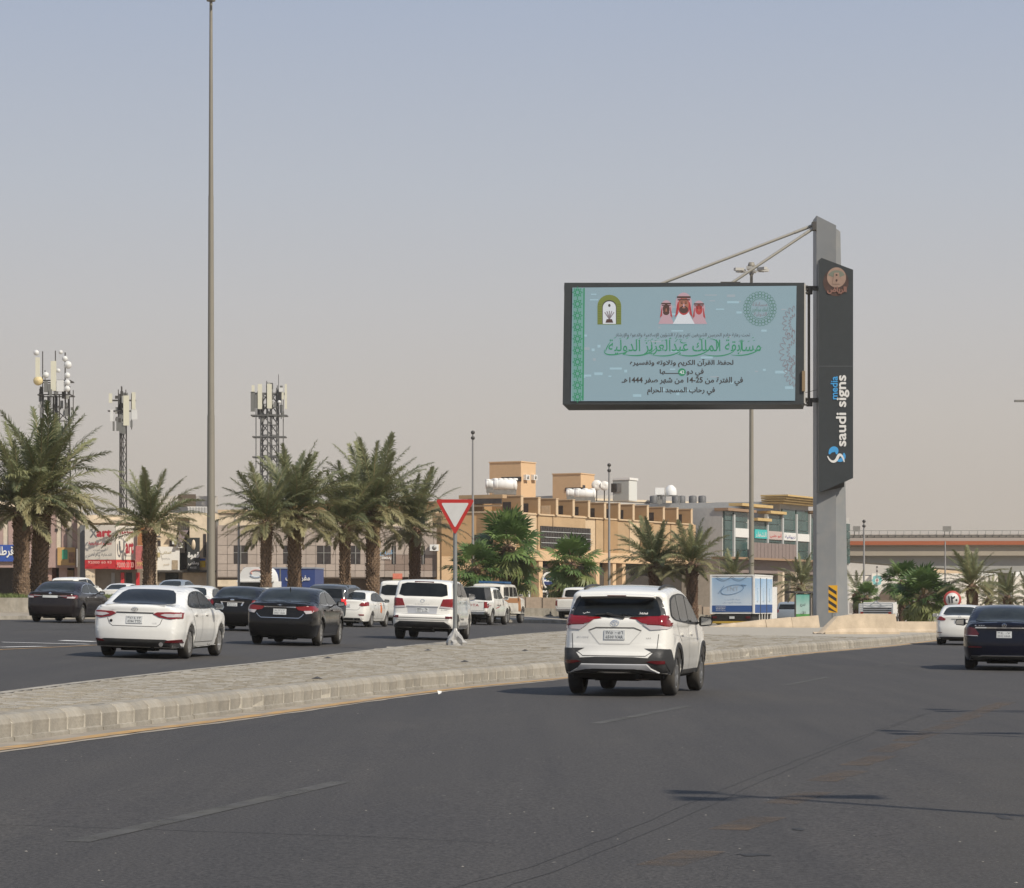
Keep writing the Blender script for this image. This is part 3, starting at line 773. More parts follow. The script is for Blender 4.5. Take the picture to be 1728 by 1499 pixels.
# 1. the white crossover in the near lane
S = dict(L=4.42, W=1.75, H=1.70, belt=1.22, wr=.350, yr=.90, yf=3.56, bottom=.33, tumble=.20, step=.045, pst=.05, rt=.13, bow=.07, gap=.075,
    outline=[(.20, .36), (.06, .38), (-.01, .46), (-.02, .62), (.03, .72), (.06, .86), (.085, 1.04), (.10, 1.20), (.19, 1.27), (.36, 1.47), (.36, 1.60), (.44, 1.65), (.9, 1.705), (1.5, 1.73), (2.0, 1.71), (2.5, 1.63), (2.95, 1.43), (3.35, 1.18), (3.8, 1.10), (4.15, 1.0), (4.36, .82), (4.42, .6), (4.42, .42), (4.32, .27)])
c = Car(S, 'white crossover with black bumper and silver skid strip, alone in the near carriageway', 'suv', 'suv', 1036, 107.5, 12.5, WHITE); c.shell()
c.patch([(-.77, 1.245), (-.4, 1.235), (.4, 1.235), (.77, 1.245), (.76, 1.32), (.67, 1.56), (.5, 1.59), (-.5, 1.59), (-.67, 1.56), (-.76, 1.32)], 'rear', BLKPL, 'window_surround', off=.004, smooth_it=1, q=.15)
c.patch([(-.70, 1.255), (.70, 1.255), (.69, 1.33), (.60, 1.545), (-.60, 1.545), (-.69, 1.33)], 'rear', GLASS, 'rear_window', off=.012, smooth_it=1, q=.12)
sp = MB(); n = 12; vs = []
for i in range(n+1):
    u = -1+2*i/n; b = .03*(1-u*u); x = u*.60
    vs += [(x*.97, .20-b, 1.56+b*.4), (x*.99, .30, 1.535), (x, .52, 1.625+b), (x*.98, .22-b, 1.585+b*.6)]
fs = []
for i in range(n):
    k = 4*i
    for j in range(4): fs.append((k+j, k+4+j, k+4+(j+1) % 4, k+(j+1) % 4))
sp.add(vs, fs+[(0, 1, 2, 3), (4*n+3, 4*n+2, 4*n+1, 4*n)]); sp.build('spoiler', WHITE, c.root)
boxo('brake_lamp', REDD, c.root, -.15, .15, .165, .19, 1.573, 1.587)
for sg in (1, -1):
    q = lambda l: [(sg*a, b) for a, b in (l if sg > 0 else l[::-1])]
    c.patch(q([(.87, 1.10), (.87, 1.265), (.73, 1.275), (.62, 1.235), (.34, 1.205), (.42, 1.155), (.52, 1.135), (.70, 1.128)]), 'rear', RED, 'tail_lamp', off=.018, st=.04)
    c.patch(q([(.44, 1.130), (.52, 1.122), (.70, 1.115), (.84, 1.09), (.80, 1.06), (.56, 1.045)]), 'rear', CLR, 'reversing_lamp', off=.016, st=.04)
    sd_ = 'right' if sg > 0 else 'left'
    c.patch([(.06, 1.06), (.06, 1.26), (.20, 1.275), (.36, 1.18), (.30, 1.10), (.16, 1.06)], sd_, RED, 'tail_lamp', off=.012, st=.04)
    c.patch(q([(.83, .385), (.84, .745), (.68, .745), (.55, .61), (.55, .385)]), 'rear', BLKPL, 'bumper_corner', off=.012, st=.05)
    c.patch([(.0, .37), (.0, .75), (.30, .74), (.42, .60), (.46, .38), (.3, .35)], sd_, BLKPL, 'bumper_corner', off=.010, st=.05)
    c.patch(q([(.78, .515), (.78, .565), (.60, .565), (.52, .545), (.68, .51)]), 'rear', REDD, 'reflector', off=.026, st=.05)
    # side glass, trim, arches, sills, handles, roof rail
    c.patch([(.46, 1.26), (.50, 1.42), (.64, 1.54), (1.0, 1.60), (1.6, 1.63), (2.1, 1.615), (2.5, 1.54), (2.9, 1.36), (3.2, 1.18), (3.15, 1.11), (2.2, 1.13), (.75, 1.19)], sd_, BLKPL, 'window_trim', off=.004, smooth_it=1, q=.15)
    c.patch([(.53, 1.27), (.58, 1.41), (.70, 1.51), (1.02, 1.57), (1.16, 1.585), (1.22, 1.19), (.85, 1.205)], sd_, GLASST, 'side_window', off=.010, smooth_it=1, q=.12)
    c.patch([(1.27, 1.19), (1.22, 1.59), (1.6, 1.605), (2.04, 1.595), (2.07, 1.165)], sd_, GLASST, 'side_window', off=.010, smooth_it=1, q=.1)
    c.patch([(2.12, 1.165), (2.10, 1.585), (2.45, 1.52), (2.84, 1.35), (3.06, 1.16)], sd_, GLASST, 'side_window', off=.010, smooth_it=1, q=.1)
    for yc in (.90, 3.56):
        arc = []
        for r0 in (.425, .50):
            a = [(yc+r0*math.cos(t), .345+r0*math.sin(t)) for t in [R(-6)+R(192)*k/16 for k in range(17)]]
            arc += a if r0 < .45 else a[::-1]
        c.patch(arc, sd_, BLKPL, 'arch_trim', off=.014, st=.08)
    c.patch([(1.36, .28), (3.1, .28), (3.1, .40), (1.36, .40)], sd_, BLKPL, 'sill_trim', off=.012)
    for l_ in ([(2.08, 1.15), (2.08, .8), (2.06, .41)], [(3.02, 1.13), (3.08, .8), (3.06, .41)], [(.92, 1.18), (1.12, .95), (1.30, .85), (1.33, .41)]): c.line(l_, sd_, GAP, .011)
    c.line([(.5, .98), (1.5, .93), (3.2, .88)], sd_, mat('crease_shade', (.5, .49, .46), .5), .012)  # body crease: its shade drawn as a darker line on the paint
    for y in (1.30, 2.25): c.patch([(y, .96), (y+.2, .955), (y+.2, .99), (y, .995)], sd_, WHITE, 'door_handle', off=.032, depth=.04, st=.1)
    rl = MB(); prev = None
    for k in range(13):
        y = .62+k*.15; h, _ = c.project((sg*.60, y), 'top'); z = h.z+.022*math.sin(math.pi*clamp(k/12, .0, 1))**.3+.004
        if prev: rl.bar(prev, (sg*.60, y, z), .035, .03)
        prev = (sg*.60, y, z)
    rl.build('roof_rail', BLKPL, c.root)
c.patch([(-.82, .39), (.82, .39), (.78, .53), (.56, .60), (.3, .615), (-.3, .615), (-.56, .60), (-.78, .53)], 'rear', BLKPL, 'rear_bumper', off=.014)
c.patch([(-.70, .39), (-.58, .445), (-.52, .50), (.52, .50), (.58, .445), (.70, .39), (.52, .425), (.44, .44), (-.44, .44), (-.52, .425)], 'rear', SILV, 'skid_plate', off=.045, depth=.03)
lid(c, .635, .73, .55, .70); c.line([(-.67, .74), (-.69, .98)], 'rear', GAP, .011); c.line([(.67, .74), (.69, .98)], 'rear', GAP, .011)
c.line([(-.42, 1.03), (-.30, 1.075), (.30, 1.075), (.42, 1.03)], 'rear', GAP, .022); c.line([(-.42, 1.03), (-.24, .82), (.24, .82), (.42, 1.03)], 'rear', mat('crease_shade', (.5, .49, .46), .5), .014)  # creases around the plate, their shade painted on as a grey line
c.plate(-.165, .165, .89, 1.04, ('١٧٥ ٠٠٥٦', '6500 VAR'))
c.ring(0, 1.15, .068, .048, .16, CHR); c.ring(0, 1.163, .040, .022, .25, CHR, off=.014); c.ring(0, 1.147, .020, .042, .3, CHR, off=.015)
c.word('RUSH', -.60, -.42, .915, .94, SILV); c.word('1.5 S', .50, .57, .905, .925, GAPD)
c.word('علي', -.54, -.42, 1.285, 1.32, WHITE2, off=.017, name='sticker'); c.word('محمد', .36, .50, 1.285, 1.32, WHITE2, off=.017, name='sticker')
w_ = MB(); w_.bar((-.05, .06, 1.275), (.12, .04, 1.24), .03, .03); w_.bar((-.14, .07, 1.30), (-.05, .06, 1.275), .05, .035); w_.cyl((.13, .03, 1.24), (.13, .14, 1.25), .022, n=8); w_.bar((-.32, .09, 1.28), (-.1, .07, 1.30), .022, .02); w_.build('wiper', BLKPL, c.root)
an = MB(); an.add([(-.03, .70, 1.63), (.03, .70, 1.63), (.0, .86, 1.64), (0, .68, 1.70), (0, .74, 1.70)], [(0, 1, 3), (1, 4, 3), (1, 2, 4), (0, 3, 4, 2)]); an.build('roof_antenna', WHITE, c.root)
c.mirrors(2.86, 1.17, m=BLKPL, size=(.13, .12)); c.wheels(RIMD, 5, .225)
ex = MB(); ex.bar((.30, .25, .26), (.52, .2, .27), .012); ex.build('exhaust', mat('rusty_steel', (.12, .09, .07), .6, .5), c.root)
c0 = c

# 2. pearl white saloon, leading car of the far carriageway
S = sedan_spec(step=.0612, pst=.05)
c = Car(S, 'white saloon with narrow red lamps and black lower bumper, nearest car of the far carriageway', 'sedan', 'car', 226, 84, 6, WHITE2); c.shell(); sedan_glass(c, GLASS)
for sg in (1, -1):
    q = lambda l: [(sg*a, b) for a, b in (l if sg > 0 else l[::-1])]; sd_ = 'right' if sg > 0 else 'left'
    c.patch(q([(.90, .82), (.90, .935), (.72, .945), (.46, .935), (.38, .895), (.50, .835), (.70, .80)]), 'rear', RED, 'tail_lamp', off=.016, st=.045)
    c.patch(q([(.88, .845), (.88, .915), (.60, .905), (.52, .88), (.66, .84)]), 'rear', CLR, 'reversing_lamp', off=.024, st=.045)
    c.patch([(.05, .83), (.05, .93), (.25, .945), (.36, .93), (.2, .84)], sd_, RED, 'tail_lamp', off=.012, st=.04)
    c.patch(q([(.88, .33), (.88, .40), (.66, .37), (.62, .33)]), 'rear', REDD, 'reflector', off=.02, st=.05)
    c.patch([(.02, .20), (.02, .33), (.3, .28), (.62, .20), (.4, .17)], sd_, BLKPL, 'bumper_corner', off=.008, st=.06)
c.patch([(-.86, .17), (.86, .17), (.84, .33), (.62, .385), (-.62, .385), (-.84, .33)], 'rear', BLKPL, 'lower_bumper', off=.010)
c.patch([(-.38, .905), (.38, .905), (.38, .925), (-.38, .925)], 'rear', GAPD, 'lid_trim', off=.010)
lid(c, .645, .80, .50, .56); c.plate(-.165, .165, .70, .85, ('٩٧٨٤ ٢٣', '4784 TTD'))
c.ring(0, .985, .068, .045, .16, CHR); c.ring(0, .998, .040, .02, .25, CHR, off=.014); c.ring(0, .982, .02, .04, .3, CHR, off=.015)
c.word('LE', .38, .46, .70, .725, SILV); c.word('CAMRY', -.55, -.38, .955, .975, SILV)
mb = MB(); mb.box(-.60, .60, .015, .13, 1.055, 1.072); mb.build('lip_spoiler', WHITE2, c.root)
mb = MB(); mb.cyl((.55, -.03, .29), (.55, .2, .29), .045, n=14); mb.build('tailpipe', CHR, c.root)
c.patch([(-.50, .72), (-.46, .72), (-.45, .755), (-.48, .775), (-.515, .755)], 'rear', GAPD, 'sticker', off=.01, st=.2)
c.mirrors(3.0, 1.06, m=GREYP); c.wheels(RIM, 7); 

# 3. charcoal saloon in front of it
S = sedan_spec(5.11, 1.85, 1.495, .35, light=0, step=.06, chandle=0)
c = Car(S, 'charcoal saloon with chrome strip between red lamps, in the middle of the far carriageway traffic', 'sedan', 'car', 471, 65, 6, CHAR); c.shell(); sedan_glass(c, GLASST, chrome=1)
for sg in (1, -1):
    q = lambda l: [(sg*a, b) for a, b in (l if sg > 0 else l[::-1])]; sd_ = 'right' if sg > 0 else 'left'
    c.patch(q([(.91, .92), (.90, 1.03), (.68, 1.035), (.40, 1.01), (.48, .93), (.62, .91), (.78, .85)]), 'rear', RED, 'tail_lamp', off=.016, st=.05)
    c.patch(q([(.82, .85), (.86, .92), (.62, .91), (.68, .83)]), 'rear', CLR, 'reversing_lamp', off=.02, st=.05)
    c.patch([(.04, .92), (.04, 1.02), (.28, 1.04), (.34, 1.0), (.2, .90)], sd_, RED, 'tail_lamp', off=.012, st=.05)
c.patch([(-.42, .985), (.42, .985), (.42, 1.015), (-.42, 1.015)], 'rear', CHR, 'lid_trim', off=.016)
lid(c, .72, .83, .55, .62, CHR); c.plate(-.17, .17, .80, .95, ('٣٨٢١ ط', '3821 ELR'))
c.word('+', -.06, .06, 1.035, 1.07, CHR, name='emblem', bold=.08)
mb = MB(); mb.add([(-.02, 1.35, 1.45), (.02, 1.35, 1.45), (0, 1.5, 1.46), (0, 1.30, 1.53)], [(0, 1, 3), (1, 2, 3), (2, 0, 3)]); mb.build('roof_antenna', BLKPL, c.root)
c.mirrors(3.12, 1.10); c.wheels(RIM, 9)

# 4. black saloon behind it
S = sedan_spec(4.6, 1.80, 1.47, .31, light=0, step=.09)
c = Car(S, 'black saloon with white number plate, half hidden behind the charcoal saloon', 'sedan', 'car', 391, 50.5, 6, BLACKP); c.shell(); sedan_glass(c, GLASST)
for sg in (1, -1):
    q = lambda l: [(sg*a, b) for a, b in (l if sg > 0 else l[::-1])]; sd_ = 'right' if sg > 0 else 'left'
    c.patch(q([(.88, .80), (.88, 1.02), (.68, 1.03), (.64, .92), (.72, .80)]), 'rear', RED, 'tail_lamp', off=.016, st=.06)
    c.patch([(.04, .80), (.04, 1.0), (.22, 1.02), (.22, .82)], sd_, RED, 'tail_lamp', off=.012, st=.06)
    c.patch(q([(.34, .84), (.40, .97), (.35, .97), (.29, .84)]), 'rear', CHR, 'lid_trim', off=.014)
c.patch([(-.40, .955), (.40, .955), (.40, .975), (-.40, .975)], 'rear', CHR, 'lid_trim', off=.014)
c.ring(0, 1.03, .07, .03, .99, CHR); c.plate(-.17, .17, .82, .94, ('٤٤١٨', '4418 DR')); c.mirrors(2.85, 1.08); c.wheels(RIM, 7)

# 5. dark brown saloon near the planter
S = sedan_spec(4.93, 1.85, 1.475, .335, light=0, step=.08, chandle=1)
c = Car(S, 'dark brown saloon with blank white plate strip, driving below the planter at the left', 'sedan', 'car', 84, 47.5, 6.5, BROWNP); c.shell(); sedan_glass(c, GLASST, chrome=1)
for sg in (1, -1):
    q = lambda l: [(sg*a, b) for a, b in (l if sg > 0 else l[::-1])]; sd_ = 'right' if sg > 0 else 'left'
    c.patch(q([(.90, .86), (.90, .985), (.36, .985), (.38, .93), (.60, .86)]), 'rear', REDD, 'tail_lamp', off=.016, st=.06)
    c.patch(q([(.84, .87), (.86, .93), (.62, .93), (.60, .87)]), 'rear', CLR, 'reversing_lamp', off=.022, st=.06)
    c.patch([(.05, .86), (.05, .97), (.26, .985), (.34, .97), (.2, .86)], sd_, RED, 'tail_lamp', off=.012, st=.06)
    c.patch(q([(.60, .94), (.60, .96), (.28, .95), (.28, .935)]), 'rear', CHR, 'lid_trim', off=.024)
c.patch([(-.27, .88), (.27, .88), (.27, .965), (-.27, .965)], 'rear', PLATE, 'number_plate', off=.02); c.ring(0, 1.03, .05, .045, .99, CHR)
c.mirrors(3.0, 1.08); c.wheels(RIM, 9)

# 6. white saloon beside the light mast
S = sedan_spec(4.6, 1.78, 1.45, .31, step=.1)
c = Car(S, 'white saloon passing in front of the tall light mast', 'sedan', 'car', 312, 46, 5, WHITE); c.shell(); sedan_glass(c, GLASST)
c.mirror([(.86, .80), (.86, .98), (.66, .98), (.70, .80)], RED, 'tail_lamp', off=.016); c.plate(-.17, .17, .80, .92, ('٢١٤', '214 BD')); c.mirrors(2.85, 1.06); c.wheels()

# 7. white small saloon with orange stickers
S = sedan_spec(4.37, 1.70, 1.455, .30, step=.07)
c = Car(S, 'white small saloon with orange stickers on its door, left of the big white estate', 'sedan', 'car', 584, 42, 11, WHITE); c.shell(); sedan_glass(c, GLASST)
for sg in (1, -1):
    q = lambda l: [(sg*a, b) for a, b in (l if sg > 0 else l[::-1])]; sd_ = 'right' if sg > 0 else 'left'
    c.patch(q([(.83, .86), (.82, 1.0), (.60, .97), (.52, .88), (.62, .83)]), 'rear', RED, 'tail_lamp', off=.016, st=.05)
    c.patch([(.05, .84), (.04, .98), (.34, 1.02), (.42, .98), (.25, .86)], sd_, RED, 'tail_lamp', off=.012, st=.05)
    c.patch(q([(.72, .47), (.72, .51), (.50, .51), (.56, .46)]), 'rear', RED, 'reflector', off=.016)
    c.patch([(2.25, .60), (2.45, .56), (2.52, .75), (2.40, .98), (2.24, .95)], sd_, mat('orange_sticker', (.62, .16, .05), .5), 'sticker', off=.008)
c.patch([(-.6, .26), (.6, .26), (.55, .36), (-.55, .36)], 'rear', BLKPL, 'lower_bumper', off=.01)
c.plate(-.16, .16, .78, .90, ('٥٥٠١', '5501 NS')); lid(c, .68, .82, .5, .56); c.mirrors(2.75, 1.06, m=BLKPL); c.wheels(RIM, 7)

# 8. big white estate
S = dict(L=5.0, W=1.97, H=1.86, belt=1.33, wr=.385, yr=1.06, yf=3.93, bottom=.34, tumble=.17, step=.07, rt=.10, bow=.07, gap=.06,
    outline=[(.22, .36), (.08, .40), (.0, .52), (-.02, .74), (.05, .80), (.07, .95), (.085, 1.28), (.16, 1.36), (.32, 1.74), (.38, 1.81), (.55, 1.85), (1.2, 1.87), (2.2, 1.87), (2.9, 1.83), (3.2, 1.72), (3.75, 1.36), (4.2, 1.28), (4.7, 1.16), (4.95, 1.0), (5.0, .7), (4.98, .5), (4.88, .34)])
c = Car(S, 'big white off-road estate with chrome bar above its plate, beside the yield sign', 'suv', 'suv', 711, 54, 6.5, WHITE); c.shell()
c.patch([(-.78, 1.36), (.78, 1.36), (.70, 1.78), (-.70, 1.78)], 'rear', GLASS, 'rear_window', off=.01, smooth_it=1, q=.12)
for sg in (1, -1):
    q = lambda l: [(sg*a, b) for a, b in (l if sg > 0 else l[::-1])]; sd_ = 'right' if sg > 0 else 'left'
    c.patch(q([(.97, 1.03), (.95, 1.30), (.64, 1.28), (.56, 1.06)]), 'rear', RED, 'tail_lamp', off=.018, st=.05)
    c.patch(q([(.96, .98), (.97, 1.03), (.56, 1.06), (.54, 1.01)]), 'rear', CLR, 'reversing_lamp', off=.018, st=.05)
    c.patch([(.07, 1.0), (.07, 1.27), (.24, 1.30), (.30, 1.05)], sd_, RED, 'tail_lamp', off=.012, st=.05)
    c.patch(q([(.93, .68), (.93, .75), (.74, .75), (.74, .68)]), 'rear', REDD, 'reflector', off=.016)
    c.patch([(.42, 1.40), (.55, 1.76), (1.2, 1.80), (1.25, 1.38)], sd_, GLASS, 'side_window', off=.009, smooth_it=1, q=.1)
    c.patch([(1.35, 1.37), (1.32, 1.80), (2.15, 1.80), (2.2, 1.36)], sd_, GLASS, 'side_window', off=.009, smooth_it=1, q=.1)
    c.patch([(2.28, 1.36), (2.24, 1.80), (2.9, 1.76), (3.45, 1.40), (3.45, 1.36)], sd_, GLASS, 'side_window', off=.009, smooth_it=1, q=.1)
    c.patch([(1.5, .40), (3.45, .40), (3.45, .46), (1.5, .46)], sd_, GAP, 'sill_trim', off=.02)
    c.word('V8 4x4', 1.7, 2.5, .62, .70, GAPD, side=sd_)
    for l_ in ([(2.22, 1.33), (2.2, .5)], [(3.5, 1.33), (3.5, .5)], [(1.3, 1.33), (1.45, .9), (1.5, .5)]): c.line(l_, sd_, GAP, .013)
    for y in (1.55, 2.6): c.patch([(y, 1.17), (y+.22, 1.165), (y+.22, 1.20), (y, 1.205)], sd_, CHR, 'door_handle', off=.03, depth=.04, st=.1)
c.patch([(-.45, .82), (.45, .82), (.48, 1.045), (-.48, 1.045)], 'rear', SILV, 'plate_recess', off=.004); c.patch([(-.50, 1.03), (.50, 1.03), (.50, 1.06), (-.50, 1.06)], 'rear', CHR, 'lid_trim', off=.022)
c.plate(-.20, .20, .86, 1.0, ('٤١', '41 LX'))
c.patch([(-.90, .36), (.90, .36), (.88, .46), (.70, .57), (-.70, .57), (-.88, .46)], 'rear', BLKPL, 'lower_bumper', off=.012); c.line([(-.85, .69), (.72, .69)], 'rear', GAP, .02); c.line([(-.9, .62), (.9, .62)], 'rear', GAP, .012)
c.word('L E X U S', -.22, .22, 1.10, 1.135, SILV); c.ring(0, 1.22, .065, .05, .2, CHR); c.word('LX', .60, .80, .93, .965, SILV)
mb = MB(); mb.bar((-.3, .36, 1.81), (.3, .36, 1.81), .12, .04); mb.build('brake_lamp', REDD, c.root)
c.mirrors(3.1, 1.36, m=CHR, size=(.14, .17)); c.wheels(RIM, 7, .26)

# 9. white double cab pickup
def pickup(label, px, s, hd, m, L=5.2, step=.08, name='pickup_truck'):
    S = dict(L=L, W=1.80, H=1.80, belt=1.20, wr=.37, yr=1.25, yf=4.25, bottom=.42, tumble=.2, step=step, rt=.03, bow=.02, gap=.08,
        outline=[(.20, .55), (.03, .60), (.0, .80), (.0, 1.12), (.03, 1.17), (1.40, 1.17), (1.50, 1.24), (1.56, 1.70), (1.7, 1.78), (2.4, 1.81), (3.0, 1.76), (3.3, 1.6), (3.8, 1.22), (4.3, 1.15), (4.9, 1.05), (5.15, .9), (5.2, .6), (5.05, .42), (.6, .42)][:-1])
    c = Car(S, label, name, 'pickup', px, s, hd, m); c.shell()
    c.patch([(-.66, 1.27), (.66, 1.27), (.60, 1.68), (-.60, 1.68)], 'rear', GLASS, 'rear_window', off=.01, smooth_it=1, q=.1)
    for sg in (1, -1):
        q = lambda l: [(sg*a, b) for a, b in (l if sg > 0 else l[::-1])]; sd_ = 'right' if sg > 0 else 'left'
        c.patch(q([(.89, .80), (.89, 1.10), (.76, 1.10), (.76, .80)]), 'rear', RED, 'tail_lamp', off=.014, st=.08)
        c.patch([(.0, .80), (.0, 1.10), (.12, 1.10), (.12, .80)], sd_, RED, 'tail_lamp', off=.012, st=.06)
        c.patch([(1.66, 1.27), (1.70, 1.68), (2.35, 1.71), (2.38, 1.25)], sd_, GLASST, 'side_window', off=.009, smooth_it=1, q=.1)
        c.patch([(2.46, 1.25), (2.44, 1.71), (2.95, 1.68), (3.22, 1.50), (3.5, 1.27)], sd_, GLASST, 'side_window', off=.009, smooth_it=1, q=.1)
        for l_ in ([(2.42, 1.2), (2.42, .5)], [(3.55, 1.2), (3.55, .5)], [(1.58, 1.6), (1.6, .8), (1.75, .5)]): c.line(l_, sd_, GAP, .014)
    b = MB(); b.box(-.78, .78, -.14, .06, .50, .62); b.build('rear_bumper', CHR, c.root)
    tub = MB(); tub.box(-.72, .72, .10, 1.36, 1.172, 1.178); tub.build('load_bed', BLKPL, c.root)
    c.patch([(-.85, .45), (.85, .45), (.85, .56), (-.85, .56)], 'rear', BLKPL, 'chassis', off=-.05)
    c.line([(-.74, 1.14), (-.74, .68), (.74, .68), (.74, 1.14)], 'rear', GAP, .014)
    c.mirrors(3.35, 1.3, size=(.13, .15)); c.wheels(RIM, 6, .24); return c
c = pickup('white double cab pickup with red lettering on the tailgate, right of the big white estate', 790, 35.5, 13, WHITE)
c.word('TOYOTA', -.50, .50, .87, .99, mat('red_lettering', (.35, .03, .03), .5), bold=.05, name='lettering')
c.word('HILUX', .45, .68, 1.05, 1.09, GAP); c.patch([(1.9, .78), (2.6, .86), (2.6, .89), (1.9, .82)], 'right', mat('red_lettering', (.35, .03, .03), .5), 'stripe', off=.008)
c.word('4x4', 2.1, 2.9, .90, 1.0, GAP, side='right')
cv = MB(); cv.add([(-.80, .1, 1.18), (.80, .1, 1.18), (.66, .22, 1.76), (-.66, .22, 1.76), (-.80, 1.5, 1.18), (.80, 1.5, 1.18), (.66, 1.5, 1.80), (-.66, 1.5, 1.80)], [(0, 1, 2, 3), (1, 5, 6, 2), (3, 2, 6, 7), (0, 3, 7, 4)]); o = cv.build('canopy', GLASS, c.root)
# 10. boxy off-roader with tan stripe
S = dict(L=4.9, W=1.80, H=2.02, belt=1.35, wr=.40, yr=1.1, yf=3.95, bottom=.50, tumble=.08, step=.1, rt=.03, bow=.03, gap=.09,
    outline=[(.1, .52), (.0, .6), (.0, 1.3), (.06, 1.4), (.12, 1.9), (.25, 1.98), (2.4, 2.0), (2.75, 1.94), (3.1, 1.42), (3.3, 1.36), (4.6, 1.25), (4.85, 1.15), (4.9, .7), (4.8, .5)])
c = Car(S, 'cream boxy off-roader with tan stripe and blue roof bar, in front of the white pickup', 'suv', 'suv', 820, 33, 15, CREAM); c.shell()
TANP = mat('tan_stripe', (.36, .17, .07), .5)
c.patch([(-.7, 1.38), (.7, 1.38), (.66, 1.85), (-.66, 1.85)], 'rear', GLASS, 'rear_window', off=.01)
for sd_ in ('right', 'left'):
    c.patch([(.25, 1.38), (.28, 1.84), (1.2, 1.86), (1.2, 1.37)], sd_, GLASS, 'side_window', off=.009); c.patch([(1.35, 1.37), (1.35, 1.86), (2.0, 1.86), (2.0, 1.37)], sd_, GLASS, 'side_window', off=.009); c.patch([(2.1, 1.37), (2.1, 1.86), (2.6, 1.85), (2.95, 1.40)], sd_, GLASS, 'side_window', off=.009)
    c.patch([(3.0, .62), (3.5, .62), (3.5, 1.33), (3.0, 1.35)], sd_, TANP, 'stripe', off=.008); c.patch([(.1, 1.05), (3.0, 1.05), (3.0, 1.3), (.1, 1.3)], sd_, TANP, 'stripe', off=.006)
rk = MB(); rk.box(-.7, .7, .9, 2.1, 2.04, 2.14); rk.build('roof_light_bar', mat('blue_light_bar', (.03, .10, .22), .4), c.root); c.mirrors(2.95, 1.45); c.wheels(RIM, 6, .25)
# 11. white pickup beyond the crossover
c = pickup('white single pickup with tan load cover, half hidden behind the white crossover', 962, 29.7, 14, WHITE, step=.1)
boxo('load_cover', mat('tan_cover', (.36, .24, .17), .8), c.root, -.74, .74, .08, 1.38, 1.18, 1.25)

# 12. navy saloon at the right edge
S = sedan_spec(4.92, 1.85, 1.468, .35, light=0, step=.06, pst=.06)
c = Car(S, 'navy blue saloon with chrome boot strip, nearest car at the right edge', 'sedan', 'car', 1694, 74, 11.5, NAVY); c.shell(); sedan_glass(c, GLASST)
for sg in (1, -1):
    q = lambda l: [(sg*a, b) for a, b in (l if sg > 0 else l[::-1])]; sd_ = 'right' if sg > 0 else 'left'
    c.patch(q([(.90, .80), (.90, .95), (.78, .985), (.66, .96), (.56, .82), (.62, .79)]), 'rear', REDD, 'tail_lamp', off=.016, st=.05)
    c.patch(q([(.88, .785), (.90, .80), (.60, .79), (.58, .775)]), 'rear', CLR, 'reversing_lamp', off=.02, st=.08)
    c.patch([(.04, .80), (.04, .95), (.22, .97), (.30, .86), (.2, .80)], sd_, REDD, 'tail_lamp', off=.012, st=.05)
    c.patch(q([(.80, .515), (.80, .545), (.50, .535), (.50, .52)]), 'rear', REDD, 'reflector', off=.016)
c.patch([(-.66, .955), (.66, .955), (.64, .985), (-.64, .985)], 'rear', CHR, 'lid_trim', off=.02)
c.patch([(-.62, .295), (-.50, .345), (.50, .345), (.62, .295), (.48, .325), (-.48, .325)], 'rear', CHR, 'bumper_trim', off=.03, depth=.02)
c.patch([(-.80, .2), (.80, .2), (.74, .33), (-.74, .33)], 'rear', BLKPL, 'diffuser', off=.010)
c.plate(-.17, .17, .74, .89, ('٩٤ ٠٧', '5502 HHA')); c.word('E 300', -.66, -.44, 1.005, 1.03, CHR); c.ring(0, 1.022, .05, .045, .15, CHR)
e_ = MB()
for t in (90, 210, 330): e_.bar((0, -.075, 1.022), (.045*math.cos(R(t)), -.075, 1.022+.04*math.sin(R(t))), .01)
e_.build('emblem', CHR, c.root)
c.mirrors(3.0, 1.07, m=NAVY, size=(.14, .12)); c.wheels(RIM, 9)
# 13. white saloon ahead of it
S = sedan_spec(4.54, 1.76, 1.46, .31, step=.07)
c = Car(S, 'white saloon ahead of the navy one, below the round speed sign', 'sedan', 'car', 1619, 46, 12, WHITE); c.shell(); sedan_glass(c, GLASST)
for sg in (1, -1):
    q = lambda l: [(sg*a, b) for a, b in (l if sg > 0 else l[::-1])]; sd_ = 'right' if sg > 0 else 'left'
    c.patch(q([(.87, .93), (.86, 1.04), (.66, 1.04), (.50, .96), (.54, .90), (.7, .90)]), 'rear', RED, 'tail_lamp', off=.016, st=.05)
    c.patch([(.05, .92), (.05, 1.03), (.24, 1.04), (.2, .92)], sd_, RED, 'tail_lamp', off=.012, st=.05)
    c.patch(q([(.80, .45), (.80, .475), (.62, .47), (.64, .45)]), 'rear', REDD, 'reflector', off=.014)
c.patch([(-.30, .945), (.30, .945), (.30, .965), (-.30, .965)], 'rear', GAP, 'lid_trim', off=.012)
c.patch([(-.8, .23), (.8, .23), (.78, .30), (-.78, .30)], 'rear', BLKPL, 'lower_bumper', off=.008)
c.plate(-.17, .17, .80, .93, ('٣١١', '311 KS')); c.ring(0, 1.035, .05, .04, .2, CHR); c.mirrors(2.85, 1.08); c.wheels(RIM, 7)

